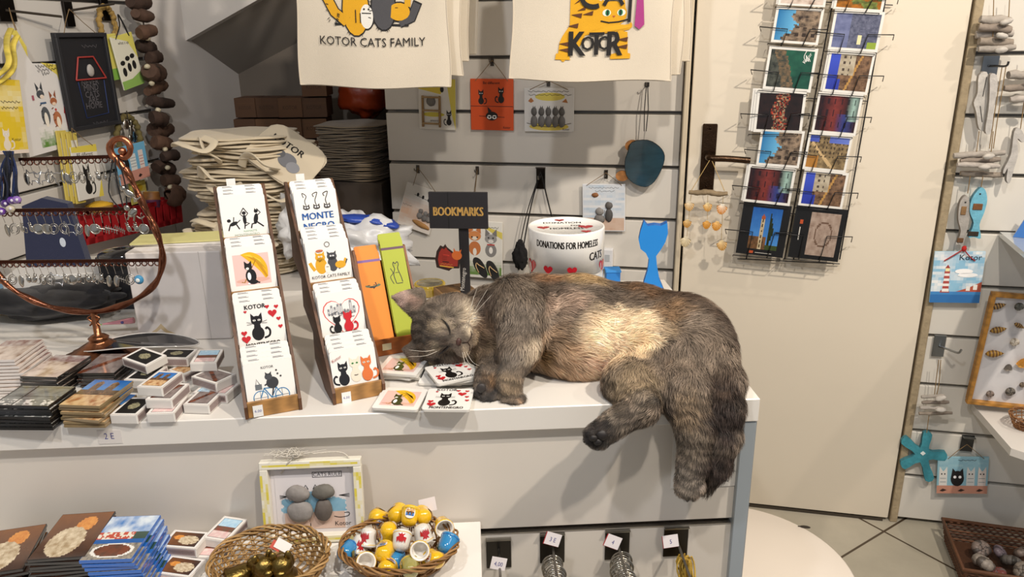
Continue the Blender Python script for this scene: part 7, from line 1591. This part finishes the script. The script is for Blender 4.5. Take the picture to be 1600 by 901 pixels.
def pend(kind):
    a = MB(); s_ = '#b4afa6'
    if kind == 'cat': a.ell((0, 0, -.006), (.0032, .0013, .0045), s_, nu=10, nv=8); a.ell((0, 0, -.001), (.0024, .0012, .0022), s_, nu=8, nv=6); a.tube(smooth([(.002, 0, -.010), (.006, 0, -.011), (.0065, 0, -.006), (.005, 0, -.004)], 3), .0006, s_, 5); a.ell((.0015, 0, .0016), (.0007, .0006, .0014), s_, nu=6, nv=4); a.ell((-.0015, 0, .0016), (.0007, .0006, .0014), s_, nu=6, nv=4)
    if kind == 'loop': 
        for r in (.0055, .0035): a.tube([(r*math.cos(u), 0, -.006+r*1.3*math.sin(u)) for u in [2*PI*k/16 for k in range(16)]], .0007, s_, 5, closed=True)
    if kind == 'bone': a.tube([(-.008, 0, -.004), (.008, 0, -.008)], .0007, s_, 5); [a.tube([(-.006+.003*k, 0, -.001-.001*k), (-.005+.003*k, 0, -.008-.0012*k)], .0006, s_, 4) for k in range(5)]
    if kind == 'disc': a.ell((0, 0, -.006), (.0065, .001, .0065), s_, nu=14, nv=8); a.tube([(.0065*math.cos(u), 0, -.006+.0065*math.sin(u)) for u in [2*PI*k/16 for k in range(16)]], .0009, '#cfcac0', 5, closed=True)
    if kind == 'outline': a.tube([(.011*x, 0, -.006+.011*z) for x, z in ((-.8, .2), (-.7, .9), (-.4, .5), (0, .6), (.5, .4), (1, .8), (.7, 0), (.6, -.8), (.3, -.4), (-.2, -.4), (-.3, -.9), (-.6, -.5), (-.5, 0))], .0008, '#d5d8dc', 5, closed=True)
    if kind == 'leaf': a.ell((0, 0, -.008), (.0038, .001, .0085), s_, nz=.2, nu=10, nv=8)
    if kind == 'blue': a.ell((0, 0, -.006), (.0065, .004, .0065), '#3f8cb8'); a.ell((0, -.0038, -.006), (.003, .001, .003), '#e6ece8')
    return a.mesh('pendant', 'glaze' if kind == 'blue' else 'silver')
PM = {k: pend(k) for k in ('cat', 'loop', 'bone', 'disc', 'outline', 'leaf', 'blue')}
a = MB(); a.tube(smooth([(0, .003, .004), (0, .0, .008), (0, -.003, .004), (0, -.001, -.004), (0, 0, -.010)], 4), .0005, '#c6c1b8', 4); HM = a.mesh('ear_wire', 'silver')
EN = {'cat': 'cat', 'loop': 'double loop', 'bone': 'fish bone', 'disc': 'round disc', 'outline': 'open cat outline', 'leaf': 'leaf', 'blue': 'blue bead'}
rowsE = ((36, 174, 12, 252, 'leaf outline outline loop outline leaf loop loop cat cat cat bone'.split(), 'top'), (6, 222, 18, 333, 'leaf loop cat cat disc disc loop loop outline loop leaf disc bone bone bone cat cat disc'.split(), 'middle'), (6, 214, 19, 413, 'bone loop leaf cat cat loop loop outline cat disc cat cat cat cat leaf leaf bone loop blue'.split(), 'bottom'))
for (x0, x1, n_, yy, kinds, bn) in rowsE:
    for i in range(n_):
        p = R3(x0+(x1-x0)*i/(n_-1), yy+6, YR-.003); M = TR(p) @ RZ(random.uniform(-25, 25)); e = thing('earring', f'silver {EN[kinds[i]]} earring, number {["one"]+ORD[1:] if False else ""}'.strip(), 'earring', M, 'earrings on the copper stand')
        pos = (['first']+ORD[1:]+['sixteenth', 'seventeenth', 'eighteenth', 'nineteenth'])[i]
        e['label'] = (f'{"blue bead" if kinds[i] == "blue" else "silver "+EN[kinds[i]]} earring, {pos} from left on the {bn} bar')
        h_ = bpy.data.objects.new('ear_wire', HM); COL.objects.link(h_); h_.parent = e
        d_ = bpy.data.objects.new('pendant', PM[kinds[i]]); COL.objects.link(d_); d_.parent = e; d_.matrix_local = TR(0, 0, -.0125) @ RY(random.uniform(-15, 15)) @ Matrix.Scale(1.25, 4)
# corded necklaces
M = TR(R3(14, 240, YR-.01)); t = thing('necklace_bunch', 'bunch of dark blue cord necklaces with purple beads at the left edge', 'necklace', M); qn = lambda x, y, o=0: M.inverted() @ R3(x, y, YR-.012-o)
rs = random.Random(9)
for i in range(16):
    a = MB(); x = 2+rs.random()*24; a.tube(smooth([qn(14+rs.gauss(0, 4), 236), qn(x, 262, rs.random()*.01), qn(x+rs.gauss(0, 4), 292, rs.random()*.012), qn(x+rs.gauss(0, 3), 318, .004)], 4), .0016, rs.choice(['#1c2238', '#14161f', '#20305a']), 5); a.obj('cord_loop', 'cord', t)
for (x, y, c_) in ((18, 313, '#5a2f8c'), (8, 318, '#4a2a72'), (2, 330, '#6a3a9c'), (16, 326, '#c2b8a0'), (26, 312, '#8a6ab0')): a = MB(); a.ell(qn(x, y, .006), (.0075, .006, .0065), c_, nu=12, nv=8); a.ell(qn(x, y, .0125), (.0025, .001, .0025), '#ded6e4', nu=8, nv=5); a.obj('bead', 'glaze', t)
M = TR(R3(200, 300, YR-.01)); t = thing('cat_necklace', 'silver cat pendants on black cords hanging from the scroll of the copper stand', 'necklace', M); qn = lambda x, y, o=0: M.inverted() @ R3(x, y, YR-.014-o)
for p in (((180, 245), (182, 280), (192, 322)), ((184, 245), (196, 290), (198, 325)), ((176, 250), (170, 300), (188, 326))): a = MB(); a.tube(smooth([qn(*q) for q in p], 4), .0011, '#17171a', 5); a.obj('black_cord', 'cord', t)
for (x, y, s1) in ((201, 302, 1), (207, 332, -1)):
    a = MB(); a.ell((0, 0, 0), (.010*1, .003, .006), '#bdb8ae', RY(40*s1).to_3x3()); a.ell((-.008, 0, .008), (.005, .003, .005), '#bdb8ae'); a.tube(smooth([(.006, 0, -.006), (.012, 0, -.010), (.018, 0, -.006)], 3), .0013, '#bdb8ae', 6); a.tube([(-.004, 0, 0), (-.010, 0, -.012)], .0013, '#bdb8ae', 6); a.tube([(.004, 0, 0), (.000, 0, -.014)], .0013, '#bdb8ae', 6); a.obj('cat_pendant', 'silver', t, M=TR(qn(x, y)))
# white box with yellow sheets, black bag, pouch etc
bl, br = onz(219, 533, CT), onz(362, 530, CT); w_ = (br-bl).length; ht = onp(290, 394, (bl+br)/2, Vector((0, -1, 0))).z-CT
a = MB(); a.box((0, .07, ht/2), (w_, .14, ht), '#e2dbd6', .002); a.art([('p', '#cdb894', [(.12, .02), (.14, .1), (.2, .14), (.26, .2), (.32, .12), (.4, .08), (.42, .02)]), ('p', '#e2dbd6', [(.16, .02), (.18, .09), (.25, .14), (.3, .09), (.36, .06), (.38, .02)]), ('l', '#c2bab4', .006, [(.78, 0), (.77, 1)])], w_, ht, -.0001, 0, ht/2)
o = a.obj('white_box', 'cardboard'); o.matrix_world = TR((bl+br)/2+Vector((0, 0, .0006))) @ RZ(2); tag(o, 'large white cardboard box with a brown stain left of the coaster displays', 'box')
for i, (dx, rz_, cc, lab) in enumerate(((.0, 3, '#e4dfd8', 'white paper sheet lying on the white box'), (-.012, 9, '#cfc888', 'pale yellow paper sheet on top of the white box'))):
    a = MB(); a.box((0, 0, 0), (w_+(.0 if i else .02), .07, .003), cc); o = a.obj('paper_sheet', 'paper'); o.matrix_world = TR((bl+br)/2+Vector((dx, .08, ht+.003+.004*i))) @ RZ(rz_); tag(o, lab, 'paper')
c = onz(62, 500, CT); a = MB(); a.ell((0, 0, .03), (.16, .078, .030), '#17161a', nz=.25, ns=9, nu=36, nv=20); a.ell((.05, .01, .05), (.09, .05, .022), '#1b1a1e', nz=.3, ns=12, nu=24, nv=14)
o = a.obj('black_bag', 'canvas_cloth'); o.matrix_world = TR(c.x+.0, c.y+.04, CT+.003) @ RZ(-8); tag(o, 'flat black fabric bag lying on the counter behind the copper stand', 'bag')
P1 = ony(95, 432, 1.56); a = MB(); a.prism([(-.05, 0), (.055, 0), (.040, .115), (.0, .125), (-.035, .112)], -.008, .008, '#141d40'); a.art([('e', '#c8d0da', .5, .5, .05, .08)], .1, .12, -.0082, .02, .05); zz = P1.z
o = a.obj('blue_pouch', 'canvas_cloth'); o.matrix_world = TR(P1.x, 1.56, CT+.07) @ Matrix.Scale(1.25, 4); tag(o, 'navy blue pouch standing behind the middle row of earrings', 'pouch')
P1 = ony(95, 455, 1.5); a = MB(); a.box((0, 0, .04), (.22, .14, .08), '#d2cfca', .002); o = a.obj('white_carton', 'cardboard'); o.matrix_world = TR(P1.x, 1.555, CT+.0006) @ RZ(14); tag(o, 'low white carton under the blue pouch behind the earring stand', 'box')
P1 = ony(188, 398, 1.52); a = MB(); a.ell((0, 0, 0), (.045, .035, .016), '#141316', nu=28, nv=14); a.tube([(.045*math.cos(u), .035*math.sin(u), -.006) for u in [2*PI*k/30 for k in range(30)]], .005, '#1a191c', 8, closed=True); o = a.obj('black_hat', 'glaze'); o.matrix_world = TR(P1.x, 1.52, P1.z); tag(o, 'shiny black hat on a black pile behind the earring bars', 'hat')
a = MB(); a.box((0, 0, (P1.z-.014-CT)/2), (.08, .06, P1.z-.014-CT), '#26262a', .002); o = a.obj('black_case', 'matte'); o.matrix_world = TR(P1.x, 1.53, CT+.0006); tag(o, 'black case carrying the shiny black hat', 'case')
p = onz(186, 505, CT+.02); a = MB(); a.tube([(-.03, 0, 0), (.02, 0, .004), (.028, 0, .005)], [.0015, .006, .006], '#d08a98', 10); a.tube([(-.036, 0, -.001), (-.03, 0, 0)], .0012, '#6fae4a', 6); a.ell((.008, -.005, .003), (.003, .002, .003), '#3a3a8a'); o = a.obj('pink_pen', 'glaze'); o.matrix_world = TR(p) @ RZ(6); tag(o, 'pink pen with green tip beside the copper base', 'pen')
p = onz(5, 492, CT); a = MB(); a.box((0, 0, .035), (.05, .006, .07), '#9a8058', .001); a.art([('b', '#8fb8d4', .12, .08, .88, .92), ('e', '#cfe0ea', .5, .6, .15, .1)], .05, .07, -.0032, 0, .035); o = a.obj('small_picture', 'paper'); o.matrix_world = TR(p) @ RZ(-8) @ RX(-12); tag(o, 'small framed pale blue picture at the left edge', 'picture')
# dark oval picture sheet with white rim
c = onz(212, 548, CT+.022); a = MB(); P_ = [(.098*math.cos(u), .034*math.sin(u)) for u in [2*PI*k/40 for k in range(40)]]
a.add([(x, y, .012*math.cos(x*16)) for x, y in P_], [tuple(range(40))], '#232225'); a.tube([(x, y, .012*math.cos(x*16)) for x, y in P_], .0012, '#d6d2cc', 5, closed=True)
o = a.obj('oval_tray', 'glaze'); o.matrix_world = TR(c+Vector((0, .02, 0))) @ RZ(6); tag(o, 'thin dark curved oval plate with white rim behind the matchboxes', 'plate')
# picture magnet piles
T0_ = CT+.0006
stack('pale', 2, .060, .085, 14, 545, T0_, 11, 2, 'pale magnet in the leaning pile', 'pale picture magnets at the left end of the counter', 'pale pink picture magnet at the left edge', edge='#d8d0ca', th=.0042, slide=(.003, -.001), jit=2)
stack('pale', 5, .062, .085, 86, 570, T0_, 7, -6, 'magnet in the furry picture pile', 'brown white magnets in the middle pile', 'brown and white picture magnet between two piles', th=.004, jit=3)
stack('greycat', 3, .060, .080, 168, 566, T0_, 5, 0, 'dark magnet in the pile below the copper base', 'dark picture magnets below the copper stand', 'dark grey and brown picture magnet below the copper base', th=.004, jit=4)
stack('grey', 3, .085, .065, 52, 617, T0_, 7, -4, 'magnet in the grey stone wall pile', 'grey stone picture magnets at the counter edge', 'grey paved stone picture magnet at the counter edge', th=.0045, jit=2)
stack('twin', 2, .062, .085, 150, 611, T0_, 7, -6, 'magnet in the blue sky tower pile', 'blue sky picture magnets at the counter edge', 'picture magnet of twin towers under blue sky', edge='#8f7a58', th=.0042, jit=3)
# matchboxes
g = 'matchboxes on the counter'; m_ = matchbox
m_(208, 634, T0_, -3, 'blackcat', 'black cat matchbox lying front left, closest to the magnets', g); m_(262, 632, T0_, 2, 'seatown', 'pale matchbox between the two front matchboxes', g); m_(320, 619, T0_, -6, 'greycat', 'grey picture matchbox at the front right of the group', g)
m_(262, 611, T0_+.0150, -4, 'greycat', 'matchbox under the blue sky town matchbox', g); m_(250, 592, T0_+.0305, -8, 'twin', 'matchbox with golden town and blue sky picture, on top in the middle', g)
m_(228, 582, T0_+.010, -8, 'blackcat', 'black cat matchbox half hidden in the middle of the heap', g, (0, 0)); m_(226, 556, T0_+.030, 62, 'blackcat', 'black cat matchbox on top at the upper left', g, (4, -6)); m_(276, 552, T0_+.016, 86, 'blackcat', 'dark cat matchbox on top at the back', g, (0, 0))
m_(323, 556, T0_+.0305, 8, 'seatown', 'seaside town matchbox on top at the right', g, (0, 3)); m_(334, 586, T0_+.0150, 60, 'greycat', 'grey matchbox at the right under the seaside one', g); m_(338, 606, T0_, 80, 'seatown', 'matchbox lowest at the right beside the display', g)
m_(296, 572, T0_, -30, 'twin', 'blue sky matchbox lying low between the two top ones', g); m_(238, 566, T0_, 40, 'seatown', 'matchbox lying under the upper left black cat one', g)
# ================================================================ stored goods in the niche under the stairs
TBZ = .80
tp = [onz(262, 380, TBZ)]; 
Mtb = TR(-.735, 2.02, 0) @ RZ(-WA)
t = thing('storage_table', 'white storage table behind the counter under the stairs', 'table', Mtb)
a = MB(); a.box((0, 0, TBZ-.012), (.66, .62, .024), '#cfcac4', .002); a.obj('tabletop', 'laminate', t)
for sx in (-1, 1):
    for sy in (-1, 1): a = MB(); a.box((sx*.3, sy*.28, (TBZ-.024)/2), (.04, .04, TBZ-.024), '#b8b2aa'); a.obj('leg', 'laminate', t)
def folded(w_, d_, th, seed, col='#cfc0a4'):
    rs = random.Random(seed); a = MB(); n = 40
    for l in range(3):
        zc = th*(l+.5)/3; k_ = 1-.04*rs.random(); ph = rs.random()*6; prof_ = [(0, zc-th/6.6), (.9, zc-th/6.6), (.985, zc-th/12), (1.0, zc), (.985, zc+th/12), (.9, zc+th/6.6), (0, zc+th/6.6)]
        vs = []
        for (r, z) in prof_:
            for i in range(n):
                an = 2*PI*i/n; c, s_ = math.cos(an), math.sin(an); q = (abs(c)**5+abs(s_)**5)**(-1/5); wob = 1+.02*math.sin(an*3+ph)+.012*math.sin(an*7+ph*2)
                vs.append((w_/2*r*q*c*k_*wob, d_/2*r*q*s_*k_*wob, z+.25*th/3*math.sin(an*5+ph+l)*r))
        a.add(vs, [(j*n+i, j*n+(i+1) % n, (j+1)*n+(i+1) % n, (j+1)*n+i) for j in range(len(prof_)-1) for i in range(n)], col, True)
    return a
FB = [folded(.285, .25, .0255, s_) .mesh('folded_bag', 'canvas_cloth') for s_ in range(5)]
c0 = onz(388, 384, TBZ); random.seed(12)
SL = MB(); SL.tube(smooth([(0, 0, 0), (.02, -.02, .015), (.06, -.035, .01), (.09, -.02, -.005), (.10, .01, .006), (.06, .03, .012)], 5), .011, '#d3c5aa', 8, flat=.25); strapm = SL.mesh('strap', 'canvas_cloth')
PB = Vector((-.665, 2.04, TBZ+.001))
for i in range(13):
    o = thing('folded_tote_bag', ('lowest' if i == 0 else 'topmost plain' if i == 12 else ORD[i]+' from the bottom')+' folded cream tote bag in the niche heap', 'tote bag', TR(PB.x+random.uniform(-.02, .02)-.004*abs(i-6), PB.y+random.uniform(-.015, .015), PB.z+.0275*i) @ RZ(-10+random.uniform(-16, 16)) @ RX(random.uniform(-.5, .5)) @ RY(random.uniform(-.6, .6)), 'folded tote bags heaped in the niche')
    b = bpy.data.objects.new('folded_cloth', FB[i % 5]); COL.objects.link(b); b.parent = o
    s1 = bpy.data.objects.new('strap', strapm); COL.objects.link(s1); s1.parent = o; s1.matrix_local = TR(random.uniform(-.13, .05), -.13, .012) @ RZ(random.uniform(-40, 30)) @ RX(random.uniform(-60, 30))
# the printed one sliding off the top
Mk = TR(ony(448, 246, 1.95)) @ RZ(-8) @ RY(34) @ RX(-50) @ Matrix.Scale(.72, 4)
a = MB(); a.M = RX(90); b = folded(.24, .20, .012, 9); a.add(b.v, b.f, '#cdbfa6', True); a.M = Matrix.Identity(4)
a.art([('t', K, 'KOTOR', .42, .62, .11, 0, 1, .02), ('e', '#6e6f74', .55, .42, .14, .12), ('e', '#8a8b90', .68, .36, .1, .09), ('e', '#57585c', .42, .46, .06, .07)], .24, .20, -.0135); o = a.obj('printed_tote_bag', 'canvas_cloth'); o.matrix_world = Mk; tag(o, 'cream tote bag printed KOTOR and grey cats sliding off the niche heap', 'tote bag')
# white carton under the heap's front
a = MB(); a.box((0, 0, .03), (.16, .10, .06), '#cfc9c6', .002); p = ony(322, 385, 1.80); o = a.obj('white_carton', 'cardboard'); o.matrix_world = TR(p.x, 1.81, TBZ+.001) @ RZ(-8); tag(o, 'small white carton in front of the tote bag heap', 'box')
# cardboard boxes at the back, down to the floor of the niche
random.seed(4); YB_ = 2.50
colsx = [(367, 398), (398, 434), (435, 471), (471, 509)]
zrow = lambda py: ony(430, py, YB_).z
CB = 'small brown cardboard boxes in the niche'
rowsy = [(122, 151, (3,)), (153, 184, (0, 1, 2, 3)), (186, 217, (0, 1, 2, 3)), (219, 246, (1, 2, 3)), (248, 274, (2, 3))]
ti = ['first from left', 'second from left', 'third from left', 'rightmost']; tr_ = ['highest', 'top full row', 'second row', 'third row', 'fourth row']
for r_, (ya, yb2, cs) in enumerate(rowsy):
    for k in cs:
        A_, B_ = ony(colsx[k][0]+1, yb2, YB_), ony(colsx[k][1]-1, ya, YB_); w_, h_ = B_.x-A_.x, B_.z-A_.z; a = MB()
        a.box((0, .05, h_/2), (w_, .10, h_), random.choice(['#5c3f28', '#523825', '#63452c']), .001); a.art([('l', '#5d4228', .012, [(0, .74), (1, .74)]), ('t', '#3f2c1c', 'KOTOR', .5, .42, .16, 0, .8)], w_, h_, -.0002, 0, h_/2)
        o = a.obj('cardboard_box', 'cardboard'); o.matrix_world = TR(A_.x+w_/2, YB_+random.uniform(0, .012), A_.z) @ RZ(random.uniform(-3, 3)); tag(o, f'small brown cardboard box, {ti[k]}, {tr_[r_]} of the niche', 'box', CB)
zc_ = zrow(276); A_, B_ = ony(372, 276, YB_-.03), ony(508, 276, YB_-.03)
a = MB(); a.box((0, .072, zc_/2), (B_.x-A_.x, .14, zc_-.002), '#5f4630', .002); o = a.obj('large_carton', 'cardboard'); o.matrix_world = TR((A_.x+B_.x)/2, YB_-.0, 0); tag(o, 'large dark cardboard carton carrying the small boxes in the niche', 'box')
# folded bags on the right, orange bag, plastic bag
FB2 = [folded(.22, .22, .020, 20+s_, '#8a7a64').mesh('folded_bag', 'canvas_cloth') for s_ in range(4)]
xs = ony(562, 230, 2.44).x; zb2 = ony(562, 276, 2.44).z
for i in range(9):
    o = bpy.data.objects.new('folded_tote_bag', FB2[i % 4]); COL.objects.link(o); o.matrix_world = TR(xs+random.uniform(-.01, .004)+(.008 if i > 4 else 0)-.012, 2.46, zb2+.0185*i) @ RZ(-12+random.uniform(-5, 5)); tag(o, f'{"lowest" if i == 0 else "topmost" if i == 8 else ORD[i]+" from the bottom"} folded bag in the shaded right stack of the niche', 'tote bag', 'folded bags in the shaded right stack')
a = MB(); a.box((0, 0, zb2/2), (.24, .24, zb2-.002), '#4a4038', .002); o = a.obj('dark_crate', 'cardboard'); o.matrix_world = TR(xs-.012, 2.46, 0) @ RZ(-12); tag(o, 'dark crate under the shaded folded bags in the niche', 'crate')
p = ony(572, 165, 2.62); a = MB(); a.ell((0, 0, 0), (.085, .06, .075), '#8f3415', nz=.3, ns=10, nu=30, nv=18); o = a.obj('orange_bag', 'thin_plastic'); o.matrix_world = TR(p.x, 2.62, zb2+.0185*9+.075); tag(o, 'crumpled orange bag on top of the shaded folded bags', 'bag')
p = ony(553, 330, 1.92); t = thing('plastic_bag', 'crumpled white plastic bag with blue stripes beside the tote bag heap', 'bag', TR(p.x, 1.92, TBZ+.002))
def crumple(a, c, r, col, sd, nz=.42):
    o0 = len(a.v); a.ell(c, r, col, nz=nz, ns=16, nu=44, nv=28)
a = MB(); crumple(a, (0, 0, .075), (.135, .09, .075), '#d5d5d6', 1); a.v = [(x, y, max(z, 0)) for x, y, z in a.v]; a.obj('bag_body', 'thin_plastic', t)
a = MB(); crumple(a, (-.135, -.01, .13), (.05, .04, .085), '#dcdcdc', 2, .5); a.v = [(x, y, max(z, 0)) for x, y, z in a.v]; a.obj('bag_knot', 'thin_plastic', t)
for k, (x, z, L_) in enumerate(((.01, .150, .045), (.055, .146, .035), (.09, .134, .025))): a = MB(); a.ell((x, -.012, z), (L_, .03, .010), '#2b4aa8', RY(8).to_3x3(), nz=.3); a.obj('blue_stripe', 'thin_plastic', t)
